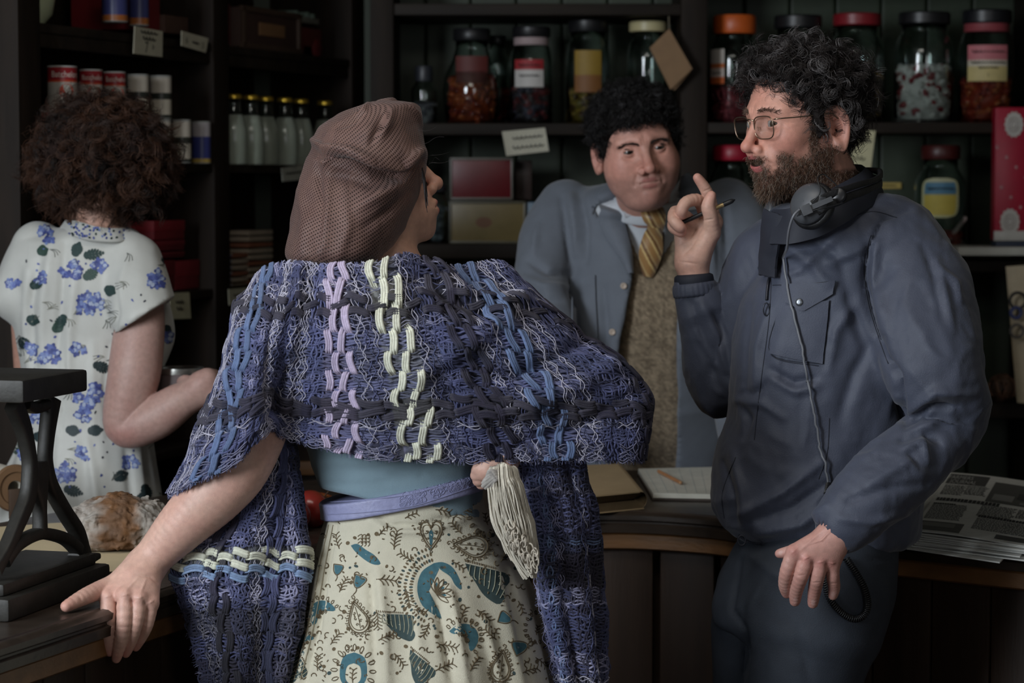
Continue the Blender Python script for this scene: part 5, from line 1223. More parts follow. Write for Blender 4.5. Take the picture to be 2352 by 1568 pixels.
folds = [([(2080, 975), (2130, 935), (2200, 935)], 9, -.010), ([(2095, 945), (2150, 900), (2235, 905)], 11, .009), ([(2090, 1000), (2160, 965), (2235, 985)], 10, .008), ([(2070, 1010), (2120, 990), (2160, 1020)], 8, -.008), ([(2080, 1030), (2120, 1015), (2130, 1060)], 8, .007), ([(2110, 1075), (2090, 1040)], 8, -.006),
    ([(2000, 1110), (2090, 1060), (2120, 1090)], 11, .006), ([(1950, 1150), (2040, 1120), (2130, 1110)], 9, -.005), ([(1930, 1190), (2000, 1200), (2080, 1180)], 8, .005),
    ([(2038, 830), (2060, 860), (2075, 960)], 8, -.012), ([(1996, 560), (1985, 640), (2005, 760), (2040, 840)], 8, -.012), ([(2010, 560), (2010, 640), (2030, 760)], 12, .007), ([(1990, 590), (2030, 500), (2090, 480)], 6, -.005),
    ([(1930, 610), (1960, 720), (1990, 800)], 13, -.006), ([(1905, 600), (1940, 590), (1980, 570)], 10, .005), ([(1960, 700), (1920, 760), (1905, 850)], 12, .006), ([(2005, 780), (1960, 860), (1930, 960)], 14, -.006),
    ([(1770, 850), (1820, 880), (1870, 870)], 9, -.006), ([(1775, 868), (1830, 900), (1880, 885)], 9, .006), ([(1700, 905), (1740, 900), (1760, 880)], 7, -.005), ([(1690, 920), (1750, 925), (1800, 960)], 9, .005), ([(1710, 1000), (1720, 960), (1700, 930)], 9, -.006),
    ([(1700, 1180), (1800, 1130), (1890, 1060)], 10, .007), ([(1720, 1200), (1820, 1165), (1900, 1110)], 10, -.007), ([(1740, 1225), (1840, 1205), (1900, 1160)], 9, .006), ([(1660, 1060), (1680, 1130), (1690, 1200)], 7, -.006), ([(1680, 1040), (1705, 1130), (1712, 1210)], 9, .005),
    ([(1800, 560), (1860, 600), (1900, 650)], 13, .005), ([(1820, 520), (1880, 560), (1940, 600)], 12, -.005), ([(1790, 640), (1840, 620), (1900, 560), (1960, 520)], 9, .004), ([(1760, 720), (1740, 800), (1735, 900)], 10, .005), ([(1725, 700), (1712, 800), (1710, 900)], 8, -.004),
    ([(1590, 700), (1620, 800), (1650, 890)], 8, -.005), ([(1610, 690), (1650, 780), (1670, 850)], 8, .005), ([(1640, 720), (1665, 770)], 6, -.005), ([(1600, 760), (1640, 840)], 6, .005), ([(2150, 600), (2170, 680), (2190, 760)], 10, .005), ([(2120, 560), (2150, 640), (2165, 740)], 9, -.004), ([(2160, 620), (2195, 650), (2205, 690)], 8, .006)]
V = sculpt(V, F, [(a, b, c * 1.35) for a, b, c in folds]); jb = Bvh((V, F))
jacket_o = G().add(V, F).make('jacket', M_navy, man)
# gathered cuffs
def cuff(g, c0, c1, r0, r1, npl, mi=0, amp=.0016, inner=.0):
    c0 = np.asarray(c0); c1 = np.asarray(c1); ax = nrm(c1 - c0); e1 = nrm(np.cross(ax, [.2, -.9, .3])); e2 = np.cross(ax, e1); n = 120; m = 7
    A = np.zeros((m * 2, n + 1, 3)); an = np.linspace(0, 2*PI, n + 1)
    for i in range(m):
        t = i / (m - 1); r = r0 + (r1 - r0) * t + .002 * math.sin(PI * t) + amp * np.abs(np.sin(an * npl / 2)) * (0.4 + .6 * t)
        A[i] = c0 + (c1 - c0) * t + r[:, None] * (np.cos(an)[:, None] * e1 + np.sin(an)[:, None] * e2)
        A[2*m - 1 - i] = c0 + (c1 - c0) * t + (r[:, None] * .0 + (r0 if t < 1 else r1) - .005) * (np.cos(an)[:, None] * e1 + np.sin(an)[:, None] * e2)
    A[0] = A[2*m-1]; g.sheet(A, mi); return g
g = cuff(G(), P(1918, 1222, 3.635), P(1948, 1187, 3.648), .0345, .0395, 34); g.make('cuff', M_navy, jacket_o)
g = cuff(G(), P(1594, 645, 4.0), P(1598, 678, 4.0), .0335, .0355, 26); g.make('cuff', M_navy, jacket_o)
g = cuff(G(), P(1593, 628, 4.0), P(1595, 655, 4.0), .0305, .0315, 3, amp=0.0); g.make('inner_cuff', M_navyd, jacket_o)
# collar: a standing band round the neck, higher at the back
tp = dense([P(1772, 482, 3.84), P(1812, 478, 3.785), P(1870, 458, 3.775), P(1925, 425, 3.79), P(1975, 396, 3.85), P(1985, 380, 3.93), P(1950, 378, 4.0), P(1890, 400, 4.03), P(1810, 450, 3.99), P(1768, 480, 3.92)], np.zeros(10), 6)[0]
bt = dense([P(1766, 560, 3.80), P(1815, 560, 3.765), P(1890, 540, 3.755), P(1960, 500, 3.77), P(2018, 462, 3.83), P(2030, 448, 3.94), P(1985, 450, 4.03), P(1890, 470, 4.06), P(1800, 520, 4.02), P(1762, 550, 3.92)], np.zeros(10), 6)[0]
A = np.array([bt * (1 - t) + tp * t + (tp - bt) * 0 + np.array([0, 0, 1.0]) * 0 + nrm([.3, -.6, .2]) * .006 * math.sin(PI * t) for t in np.linspace(0, 1, 9)])
A = A + .003 * fbm(A.reshape(-1, 3), 22, 2, 5).reshape(*A.shape[:2], 1) * np.array([1, -1, .3])
thick_sheet(G(), A, .004).make('collar', M_navyd, jacket_o)
# placket and zip
A = patch(jb, [(1768, 488), (1808, 500), (1793, 640), (1757, 640)], 8, 22, .010); fl = np.linspace(0, 1, 22)[:, None]
A[:, :, 1] -= (.012 * (1 - fl)) ; thick_sheet(G(), A, .004).make('placket', M_navyd, jacket_o)
g = G(); L = jb.line([(1770, 640), (1766, 660), (1763, 690)], 10, .003); g.tubes(L, .0022, 6)
a_ = np.linspace(0, 2*PI, 20); c = jb.px(1763, 712, .004); g.tubes(np.stack([c[0] + .0045*np.cos(a_), np.full(20, c[1]), c[2] + .010*np.sin(a_)], 1), .0012, 6); g.make('zip_pull', mat('zip_metal', lin(60, 62, 70), 0.3, 0.7), jacket_o)
# chest pocket, seams
thick_sheet(G(), patch(jb, [(1790, 705), (1905, 690), (1890, 836), (1770, 812)], 12, 14, .0022), .002).make('pocket', M_navy, jacket_o)
g = G(); A = patch(jb, [(1800, 655), (1916, 646), (1914, 676), (1806, 695)], 14, 8, .0045); n_ = A.shape[1]
A2 = patch(jb, [(1806, 693), (1914, 676), (1848, 714), (1842, 714)], 14, 6, .0045); thick_sheet(g, np.concatenate([A, A2[1:]]), .002); g.make('pocket_flap', M_navy, jacket_o)
c = jb.px(1839, 695, .006); nv = nrm([-.35, -.93, .1]); a1 = nrm(np.cross(nv, UZ)); 
G().lathe([(.0002, .0028), (.003, .003), (.0055, .0022), (.0062, .0010), (.0062, -.0015), (.0002, -.0015)][::-1], c, 24, R=np.stack([a1, np.cross(nv, a1), nv], 1)).make('snap_button', mat('button_metal', lin(120, 124, 130), 0.35, 0.8), jacket_o)
g = G()
for L in ([(1772, 640), (1766, 740), (1745, 900), (1733, 1010)], [(2000, 540), (1985, 600), (1992, 690), (2020, 780), (2040, 835)], [(2004, 540), (1990, 600), (1996, 690), (2024, 780)], [(1890, 836), (1770, 812), (1792, 705)], [(1890, 836), (1908, 690)], [(1775, 655), (1850, 652), (1918, 645)], [(1690, 1050), (1660, 1130), (1664, 1190)], [(1905, 960), (1900, 1040), (1880, 1100)], [(1830, 540), (1930, 510), (2000, 486), (2060, 500)], [(1795, 730), (1772, 816), (1880, 840)]):
    g.tubes(jb.line(L, 40, .0004), .0007, 5)
g.make('stitching', M_navyd, jacket_o)
# drawstring loop at the hem
g = G(); g.tubes(jb.line([(1700, 1225), (1712, 1236), (1735, 1244), (1765, 1246)], 20, .003), .0016, 6); c = P(1703, 1240, 3.78); g.tubes(np.stack([c[0] + .006*np.cos(a_), c[1] - .004 + 0*a_, c[2] + .008*np.sin(a_)], 1), .0016, 6); g.make('drawstring', M_navyd, jacket_o)
# trousers
M_trou = mat('dark_trousers_cloth', lin(46, 52, 62), 0.75, var=0.12, vscale=40, bump=0.3, bscale=600)
tl = Loft([(1200, 1735, 2075, DD, .115), (1245, 1700, 2064, DD, .125), (1300, 1668, 2056, DD, .130), (1380, 1640, 2040, DD, .130), (1440, 1638, 2020, DD, .125)], 2.3)
def trou(Q):
    f = tl(Q, 0, .02)
    n_ = chain(Q, [P(1885, 1340, 3.84), P(1870, 1440, 3.83), P(1838, 1568, 3.83), P(1815, 1900, 3.86), P(1815, 2300, 3.92), P(1815, 2620, 3.98)], [.118, .108, .094, .072, .058, .052])
    m_ = chain(Q, [P(1760, 1360, 3.96), P(1735, 1440, 3.96), P(1725, 1568, 3.97), P(1735, 1900, 4.0), P(1740, 2300, 4.04), P(1740, 2560, 4.08)], [.082, .072, .062, .056, .050, .046])
    return smin(smin(f, n_, .03), m_, .012)
V, F = polygonize(trou, [.25, 3.65, .02], [.72, 4.16, 1.12], .0062); V = wrinkle(V, F, .003, 12, (1, 1, .7), 8)
V = sculpt(V, F, [([(1700, 1290), (1680, 1400), (1712, 1440)], 6, -.006), ([(1712, 1440), (1715, 1500), (1708, 1568)], 7, -.008), ([(1760, 1330), (1730, 1390), (1722, 1440)], 14, .008), ([(1700, 1260), (1760, 1300), (1800, 1330)], 12, .005), ([(2000, 1285), (2055, 1280)], 4, -.003), ([(1995, 1296), (2058, 1292)], 5, .003), ([(1830, 1450), (1850, 1520), (1860, 1568)], 12, -.004)])
tb = Bvh((V, F)); G().add(V, F).make('trousers', M_trou, man)
g = G()
for c, yaw in ((P(1815, 2640, 3.96), 0), (P(1740, 2570, 4.06), 0)):
    f = lambda Q, c=c: smax(smin(ell(Q, np.array([c[0] - .055, c[1] - .03, .045]), (.12, .048, .045)), sph(Q, np.array([c[0] + .01, c[1], .07]), .05), .03), .004 - Q[:, 2], .004)
    V, F = polygonize(f, [c[0] - .22, c[1] - .14, -.01], [c[0] + .12, c[1] + .12, .14], .006); G().add(V, F).make('shoe', mat('shoe_leather', lin(40, 34, 30), 0.4), man)

# glasses
def lens_mat():
    if 'lens' in MATS: return MATS['lens']
    m = bpy.data.materials.new('thin_lens_glass'); m.use_nodes = True; nt = m.node_tree; o = nt.nodes['Material Output']
    nt.nodes.remove(nt.nodes['Principled BSDF']); t = nt.nodes.new('ShaderNodeBsdfTransparent'); t.inputs[0].default_value = (.96, .97, .97, 1); g_ = nt.nodes.new('ShaderNodeBsdfGlossy'); g_.inputs['Roughness'].default_value = .02
    x = nt.nodes.new('ShaderNodeMixShader'); x.inputs[0].default_value = .07; nt.links.new(t.outputs[0], x.inputs[1]); nt.links.new(g_.outputs[0], x.inputs[2]); nt.links.new(x.outputs[0], o.inputs[0])
    MATS['lens'] = m; return m
M_gold = mat('spectacle_frame', lin(150, 130, 112), 0.25, 0.9)
gl = thing('glasses', hd.world([0, .09, 0])[0], 'thin metal framed glasses worn by the bearded man', 'glasses')
rim_ = []
for sx in (-1, 1):
    a = np.linspace(0, 2*PI, 49); sq = lambda c: np.sign(c) * np.abs(c) ** 0.62
    u = .0255 * sq(np.cos(a)); v = .0200 * sq(np.sin(a)); v = v * np.where(v > 0, .82, 1.08); u = u * (1 + .10 * np.sign(-1) * 0 + .006 * v / .02)
    L = np.stack([sx * .0325 + u - sx * .10 * (-v) * 0.35, .1000 - .22 * np.abs(sx * .0325 + u) ** 1.0 * .35 - .0 * v + v * .12, v - .003], 1); Wd = hd.world(L); rim_.append(Wd)
    G().tubes(Wd, .0010 * 1.0, 8).make('rim', M_gold, gl)
    cen = Wd.mean(0); nv = nrm(np.cross(Wd[0] - cen, Wd[12] - cen)); nv = nv if nv @ hd.M[:, 1] > 0 else -nv
    A = np.stack([cen + (Wd - cen) * t for t in np.linspace(0.02, .99, 5)]); G().sheet(A + nv * .0006).sheet((A - nv * .0006)[::-1]).make('lens', lens_mat(), gl)
    e = hd.world([[sx * .057, .0935, .0075], [sx * .066, .088, .0085], [sx * .073, .06, .0095], [sx * .0775, .02, .0115], [sx * .0795, -.006, .0125], [sx * .080, -.02, .004]])
    G().tubes(dense(e, np.zeros(6), 5)[0], .0011, 8).make('temple', M_gold, gl)
    w_ = hd.world([[sx * .012, .096, -.004], [sx * .0115, .093, -.010]])
    G().tubes(w_, .0022, 8).make('nose_pad', M_glass, gl)
G().tubes(hd.world([[-.0085, .1015, .0065], [-.004, .1045, .0085], [0, .1055, .009], [.004, .1045, .0085], [.0085, .1015, .0065]]), .0012, 8).make('bridge', M_gold, gl)
# pen between the fingers
pa = P(1537, 524, 4.0 - .018); pb = P(1689, 458, 4.0 - .022); e = nrm(pb - pa); Lp = np.linalg.norm(pb - pa)
pen = thing('pen', pa, 'black and gold pen held in the raised hand of the bearded man', 'pen')
bp_ = lambda a, b, r, nm, m: G().tubes(np.array([pa + e * Lp * a, pa + e * Lp * b]) if np.ndim(r) == 0 else np.array([pa + e * Lp * (a + (b - a) * t) for t in np.linspace(0, 1, len(r))]), r if np.ndim(r) == 0 else np.array([r]), 12).make(nm, m, pen)
M_blk = mat('black_plastic', lin(28, 28, 30), 0.35, var=0.05)
M_brass = mat('pen_brass', lin(196, 170, 120), 0.3, 0.5)
bp_(0.0, .10, [.0005, .0030, .0034, .0034], 'tip', mat('pen_steel', lin(150, 150, 152), 0.25, 0.9)); bp_(.10, .52, .0038, 'barrel', M_blk); bp_(.52, .84, .0037, 'gold_band', M_brass); bp_(.82, 1.0, [.0042, .0042, .0042, .0036, .0005], 'cap', M_blk)
# headphones round the neck
M_hpad = mat('ear_pad_leatherette', lin(22, 22, 24), 0.5, bump=.3, bscale=200); M_hgrey = mat('headphone_grey', lin(74, 76, 80), 0.4, var=.05)
hp = thing('headphones', P(1870, 470, 3.72), 'black and grey headphones worn round the neck of the bearded man', 'headphones')
band = dense([P(1872, 478, 3.695), P(1900, 462, 3.70), P(1950, 442, 3.715), P(2000, 424, 3.76), P(2016, 412, 3.86), P(1995, 400, 3.98), P(1930, 405, 4.06), P(1850, 440, 4.06), P(1790, 480, 3.99)], np.zeros(9), 8)[0]
tn = np.gradient(band, axis=0); tn /= np.linalg.norm(tn, axis=1, keepdims=True); cc_ = P(1895, 440, 3.90); out = band - cc_; out[:, 2] = 0; out /= np.linalg.norm(out, axis=1, keepdims=True); upv = np.cross(tn, out); upv *= np.sign(upv[:, 2:3] + 1e-9)
def strip(g, w0, w1, o0, o1, col=None):
    k = 12; an = np.linspace(0, 2*PI, k, endpoint=False); sq = lambda c: np.sign(c) * np.abs(c) ** .5
    V = band[:, None] + upv[:, None] * ((w0 + w1) / 2 + (w1 - w0) / 2 * sq(np.cos(an)))[None, :, None] + out[:, None] * ((o0 + o1) / 2 + (o1 - o0) / 2 * sq(np.sin(an)))[None, :, None]
    n = len(band); i = np.arange(n-1)[:, None]*k; j = np.arange(k)[None]; kk = (j+1) % k
    return g.add(V.reshape(-1, 3), np.stack([i+j, i+j+k, i+kk+k, i+kk], -1).reshape(-1, 4), 0, col)
g = G(); strip(g, -.014, .0005, .0, .008); strip(g, .0025, .014, .001, .009); g.make('headband', M_hpad, hp)
def cup(c, nv, nm):
    nv = nrm(nv); a1 = nrm(np.cross(nv, UZ)); R = np.stack([a1, np.cross(nv, a1), nv], 1)
    k = G().lathe([(.0005, .020), (.012, .0195), (.026, .015), (.032, .008), (.033, .0), (.0005, .0)][::-1], c, 40, R=R).make('ear_cup', M_hgrey, hp, 'rounded grey ear cup')
    G().lathe([(.0005, -.018), (.014, -.018), (.030, -.018), (.037, -.012), (.038, -.006), (.034, .0), (.0005, .0)], c, 40, R=R).make('ear_pad', M_hpad, k, 'black padded ring')
cup(P(1862, 470, 3.715), [-.62, -.72, .28], 'a'); cup(P(1782, 492, 3.93), [-.9, .25, .2], 'b')
g = G(); c = P(1925, 448, 3.70); nv = nrm([-.3, -.9, .25]); a1 = nrm(np.cross(nv, UZ)); R = np.stack([a1, np.cross(nv, a1), nv], 1)
g.lathe([(.0005, .004), (.010, .004), (.0125, .002), (.0125, -.006), (.0005, -.006)][::-1], c, 28, R=R); g.make('hinge', M_blk, hp)
g = G(); a = P(1828, 492, 3.685); b = P(1912, 456, 3.685); e = nrm(b - a); up_ = nrm(np.cross([-.2, -1, .1], e)); R = np.stack([e, np.cross(up_, e), up_], 1)
g.box((a + b) / 2, (np.linalg.norm(b - a), .005, .008), R, bev=.001); g.box(P(1852, 482, 3.683), (.016, .008, .016), R, bev=.001); g.make('yoke', M_hgrey, hp, smooth='auto')
cab = np.concatenate([dense([P(1836, 482, 3.68), P(1822, 497, 3.675), P(1812, 530, 3.69), P(1808, 570, 3.72)], np.zeros(4), 6)[0], jb.line([(1808, 590), (1812, 640), (1826, 720), (1850, 830), (1862, 900), (1880, 1000), (1894, 1070), (1908, 1112)], 60, .0085)])
G().tubes(cab, .0020, 8).make('cable', mat('grey_cable', lin(110, 112, 118), .45), hp)
G().tubes(dense([P(1868, 462, 3.685), P(1884, 440, 3.68), P(1878, 410, 3.69), P(1890, 400, 3.70), P(1905, 410, 3.70), P(1925, 428, 3.70)], np.zeros(6), 6)[0], .0010, 6).make('side_wire', M_blk, hp)
G().tubes(dense([P(1866, 484, 3.68), P(1890, 478, 3.68), P(1915, 472, 3.685), P(1935, 466, 3.69)], np.zeros(4), 6)[0], .0012, 6).make('side_wire', M_blk, hp)
def coil(path, turns, r, rad, nm):
    path = np.asarray(path); n = turns * 12; sl_ = np.concatenate([[0], np.cumsum(np.linalg.norm(np.diff(path, axis=0), axis=1))]); t = np.linspace(0, sl_[-1], n)
    c = np.stack([np.interp(t, sl_, path[:, i]) for i in range(3)], 1); tn_ = np.gradient(c, axis=0); tn_ /= np.linalg.norm(tn_, axis=1, keepdims=True); e1 = np.cross(tn_, [0, -1, 0.01]); e1 /= np.linalg.norm(e1, axis=1, keepdims=True); e2 = np.cross(tn_, e1); a = np.arange(n) * 2*PI/12
    G().tubes(c + r * (np.cos(a)[:, None] * e1 + np.sin(a)[:, None] * e2), rad, 6).make(nm, M_blk, hp)
coil(dense([jb.px(1906, 1112, .006), P(1900, 1130, 3.70), P(1894, 1152, 3.69)], np.zeros(3), 6)[0], 9, .0042, .0011, 'coiled_cable')
coil(dense([tb.px(1940, 1285, .008), tb.px(1962, 1318, .008), tb.px(1980, 1352, .008), tb.px(1986, 1388, .008), tb.px(1975, 1412, .008), tb.px(1952, 1418, .008), tb.px(1925, 1400, .008), tb.px(1902, 1365, .008), tb.px(1893, 1322, .008)], np.zeros(9), 6)[0], 62, .0048, .0012, 'coiled_cable')

# ================================================================== the shopkeeper
KD = 5.16
keep = thing('person', (P(1490, 420, KD)[0], KD, 0), 'dark haired shopkeeper in a grey coat, tweed vest and striped tie leaning on the counter', 'person')
kh = Head(P(1462, 337, 4.93), frame(-9, -6, -9), 0.93, lid=.72, fat=1.0, neck_to=P(1492, 500, 5.09), neck=(.056, .060), wide=1.06, nose=1.25, lipk=.2)
V, F = kh.build(0.0019); V = kh.detail(V, F, FACE); headV, headF = V, F
C = kh.colour(V, (200, 148, 132), 1.5, 0.55, (166, 108, 100))
body = G().add(V, F, 0, C)
V, F = polygonize(lambda Q: smin(smin(chain(Q, [P(1492, 510, 5.12), P(1495, 600, 5.19), P(1500, 800, KD + .02), P(1500, 1060, KD + .12), P(1500, 1500, KD + .14), P(1500, 1800, KD + .14)], [.05, .08, .12, .12, .10, .09]), chain(Q, [P(1320, 500, 5.16), P(1245, 640, 5.04), P(1290, 840, 4.92), P(1300, 960, 4.88)], [.034, .03, .026, .026]), .03), chain(Q, [P(1670, 500, 5.16), P(1730, 650, 5.04), P(1690, 850, 4.92), P(1680, 960, 4.88)], [.034, .03, .026, .026]), .03), [-.1, 4.7, .0], [.7, 5.45, 1.6], .010)
body.add(V, F, 0, np.array(lin(200, 150, 130)))
for sx, wx, hx in ((1, 1286, 1258), (-1, 1698, 1712)):                      # hands resting on the counter
    zc = CT + .012; w0 = P(wx, 960, 4.88); h0 = np.array([P(hx, 1080, 4.80)[0], 4.80, zc + .016]); fw = nrm([.12 * sx, -1.0, 0]); sd = np.array([fw[1], -fw[0], 0]) * sx
    palm = [(w0, h0, .027, .024)] + [(h0, h0 + fw * .065 + sd * o_ - UZ * .004, .020, .012) for o_ in (-.030, -.010, .010, .029)]
    fing = [([h0 + fw * .065 + sd * o_ - UZ * .004, h0 + fw * (.065 + l_ * .4) + sd * o_ * 1.15 + UZ * .002, h0 + fw * (.065 + l_ * .75) + sd * o_ * 1.2 - UZ * .006, h0 + fw * (.065 + l_) + sd * o_ * 1.2 - UZ * .016], [.0115, .0100, .0090, .0070]) for o_, l_ in ((-.030, .062), (-.010, .075), (.010, .070), (.029, .055))] + [([h0 - sd * .022, h0 - sd * .045 + fw * .030, h0 - sd * .052 + fw * .058 - UZ * .012], [.013, .011, .008])]
    hf = handfield(palm, fing, .003, .012); lo, hi = bounds([x_[0] for x_ in fing] + [[w0]], .04); V, F = polygonize(hf, lo, hi, .003); body.add(V, F, 0, limb_colour(V, (196, 148, 132), 9))
body_o = body.make('body', M_skin, keep); kh.eyes(body_o, P(1960, 330, 3.6), (40, 32, 28), (104, 97, 93))
# brows, hair
bv = Bvh((headV, headF)); g = G(); n_ = 300; t_ = np.tile(np.linspace(0, 1, 150), 2); sg = np.repeat([-1, 1], 150)
P0 = kh.world(np.stack([sg * (.013 + .036 * t_), .098 - .022 * t_ ** 2, .0138 + .0010 * np.sin(PI * t_) - .0012 * t_ + RNG.uniform(-.0028, .0028, n_)], 1))
R_ = np.array([np.array(bv.t.find_nearest(Vector(p))[0]) for p in P0])
dv = sg[:, None] * kh.M[:, 0] + kh.M @ np.array([0, .08, .10]) + RNG.normal(size=R_.shape) * .25
for sx in (-1, 1): g = G(); k_ = sg == sx; strands(g, R_[k_], dv[k_], .007, 5, .2, .0005, .00046, 0, HC(n_, 31, (54, 43, 39), pr=0)[k_], 4); g.make('eyebrow', M_hair, keep)
hl = [(.12, .064), (.088, .060), (.074, .056), (.060, .046), (.046, .022), (.034, -.004), (.022, -.018), (.012, .012), (-.012, .022), (-.030, -.010), (-.042, -.066), (-.07, -.09), (-.13, -.09)]
th = lambda q: .007 + .014 * sstep(.02, .10, q[:, 2]) + .006 * sstep(.03, .09, q[:, 1])
V, F = haircap(kh, th, hl, .0055, 70, .0028, 12); N = vnormals(V, F); g = G().add(V, F, 1, np.clip(np.array(lin(24, 22, 22)) * (1 + .5 * noise(V, 90)[:, None]), 0, 1))
R_, Nn = pick(V, N, 9600, None, 41); fl = RNG.normal(size=R_.shape); fl -= (fl * Nn).sum(1, keepdims=True) * Nn; fl /= np.linalg.norm(fl, axis=1, keepdims=True)
strands(g, R_ - Nn * .003, Nn * .35 + fl * .8, .022, 14, 1.25, .0058, .00042, .002, HC(len(R_), 42, (26, 24, 24), (60, 58, 60), .05), 13, clump=6); g.make('hair', [M_hair, M_cap], keep)
# shirt, vest, tie
M_shirt = mat('white_shirt_cotton', lin(196, 200, 206), 0.8, var=0.04, bump=.15, bscale=400)
M_tweed = mat('tweed_knit', attr=True, rough=0.95, var=0.25, vscale=150, bump=0.8, bscale=420, sheen=.2)
M_tie = mat('striped_tie_silk', attr=True, rough=0.45, var=0.08, sheen=.3)
M_coat = mat('grey_shop_coat', lin(100, 106, 116), 0.85, var=0.07, vscale=30, bump=.2, bscale=500, sheen=.2)
krow = [(455, 1385, 1600, 5.08, .085), (478, 1345, 1645, 5.10, .105), (520, 1325, 1670, 5.14, .13), (600, 1330, 1675, KD, .15), (720, 1325, 1680, KD, .165), (860, 1318, 1685, KD + .05, .18), (980, 1315, 1690, KD + .10, .185), (1060, 1315, 1690, KD + .13, .17), (1150, 1320, 1690, KD + .14, .16)]
kl = Loft(krow, 2.2)
# V of shirt: the vest is the loft minus a wedge in front
def inV(Q):
    q = topx(Q); top = 470.; a = np.interp(q[:, 1], [440, 480, 560, 637], [1395, 1412, 1452, 1488]); b = np.interp(q[:, 1], [440, 480, 560, 637], [1610, 1590, 1540, 1490])
    w = np.minimum(q[:, 0] - a, b - q[:, 0]); w = np.minimum(w, 640 - q[:, 1]); return np.where(Q[:, 1] < 5.12, w / 1070.0, -.05)
V, F = polygonize(lambda Q: smax(smax(kl(Q, -.002, .01), inV(Q), .004), Q[:, 2] - P(0, 520, 5.05)[2], .01), [0.02, 4.9, .86], [.56, 5.4, 1.545], .0055)
nn = vnormals(V, F); V = V + nn * (.0015 * noise(V * [1, 1, .35], 60)[:, None] + .001 * np.sin(V[:, 0] * 900)[:, None])
q = topx(V); w1 = np.array(lin(142, 126, 104)); w2 = np.array(lin(102, 88, 71)); mixn = np.clip(.5 + .9 * noise(V, 260, 2) + .35 * noise(V, 60, 4), 0, 1)[:, None]; C = w1 * mixn + w2 * (1 - mixn)
C = C * np.where((np.abs(inV(V)) < .011) & (q[:, 1] < 650), .92, 1.0)[:, None]
G().add(V, F, 0, C).make('vest', M_tweed, keep)
V, F = polygonize(lambda Q: smax(kl(Q, -.010, .01), Q[:, 2] - P(1490, 452, 5.06)[2], .004), [0.02, 4.9, 1.28], [.56, 5.4, 1.56], .006); V = wrinkle(V, F, .002, 24, seed=5); sb = Bvh((V, F))
shirt_o = G().add(V, F).make('shirt', M_shirt, keep)
g = G()                                                                   # collar points
for tri in ([(1424, 452), (1436, 500), (1476, 486), (1462, 470), (1428, 432)], [(1557, 440), (1562, 412), (1530, 462), (1519, 486), (1553, 486)]):
    o = P(*tri[0], 4.985); A = [P(x, y, 4.985 + (.03 if i in (0, 4, 1) and False else 0) + .035 * (abs(x - 1490) / 80.0 - .3)) for i, (x, y) in enumerate(tri)]
    A = np.array(A); B = A + np.array([0, .006, 0]); n = len(A); g.add(np.concatenate([A, B]), [list(range(n)), list(range(n, 2*n))[::-1]] + [[i, (i+1) % n, n + (i+1) % n, n + i] for i in range(n)])
g.lathe([(.074, -.022), (.077, -.018), (.076, .020), (.071, .024), (.070, .0), (.074, -.022)], P(1492, 474, 5.055), 48, R=np.array(Matrix.Rotation(.25, 3, 'X')))
g.make('shirt_collar', M_shirt, shirt_o)
def ribbon(cl_, wid, t, y_bulge=.004, m=41):
    """flat shaped strip along pixel centre line (px, py, depth) with half widths in px"""
    A = np.zeros((len(cl_), m, 3))
    for i, (x, y, D) in enumerate(cl_):
        for j, u in enumerate(np.linspace(-1, 1, m)): A[i, j] = P(x + wid[i] * u, y + 2 * u, D - y_bulge * (1 - u * u))
    return A
cl_ = [(1497, 478, 4.985), (1500, 492, 4.965), (1503, 506, 4.962), (1506, 520, 4.970), (1500, 540, 4.985), (1495, 575, 4.992), (1491, 605, 5.0), (1489, 634, 5.01)]
cl_d, wd = dense(np.array(cl_, float), np.array([24, 26, 22, 15, 18, 24, 18, 7.0]), 18); A = ribbon(cl_d, wd, .004, .008)
Q = topx(A.reshape(-1, 3)); s_ = (Q[:, 0] * .62 + Q[:, 1] * .78 * np.where(Q[:, 1] < 520, -.5, -.35)); st_ = np.mod(s_, 16) / 16
C = np.where((st_ < .45)[:, None], np.array(lin(150, 112, 66)), np.where((st_ < .62)[:, None], np.array(lin(196, 168, 112)), np.where((st_ < .85)[:, None], np.array(lin(110, 76, 42)), np.array(lin(168, 140, 96))))).reshape(*A.shape)
g = G(); thick_sheet(g, A, .005, 0, C)
A = ribbon(dense(np.array([(1510, 530, 4.995), (1512, 560, 5.0), (1504, 600, 5.006), (1492, 636, 5.012)], float), np.zeros(4), 6)[0], np.linspace(14, 5, 19), .004, .003); thick_sheet(g, A, .004, 0, np.array(lin(70, 50, 30)))
for s, x1 in ((-1, 1440), (1, 1545)): g.tubes(dense([P(1497 + s * 16, 486, 4.985), P((1497 + x1) / 2, 482, 5.0), P(x1, 474, 5.035)], np.zeros(3), 6)[0], .006, 8, 0, lin(90, 62, 36))
g.make('tie', M_tie, keep)
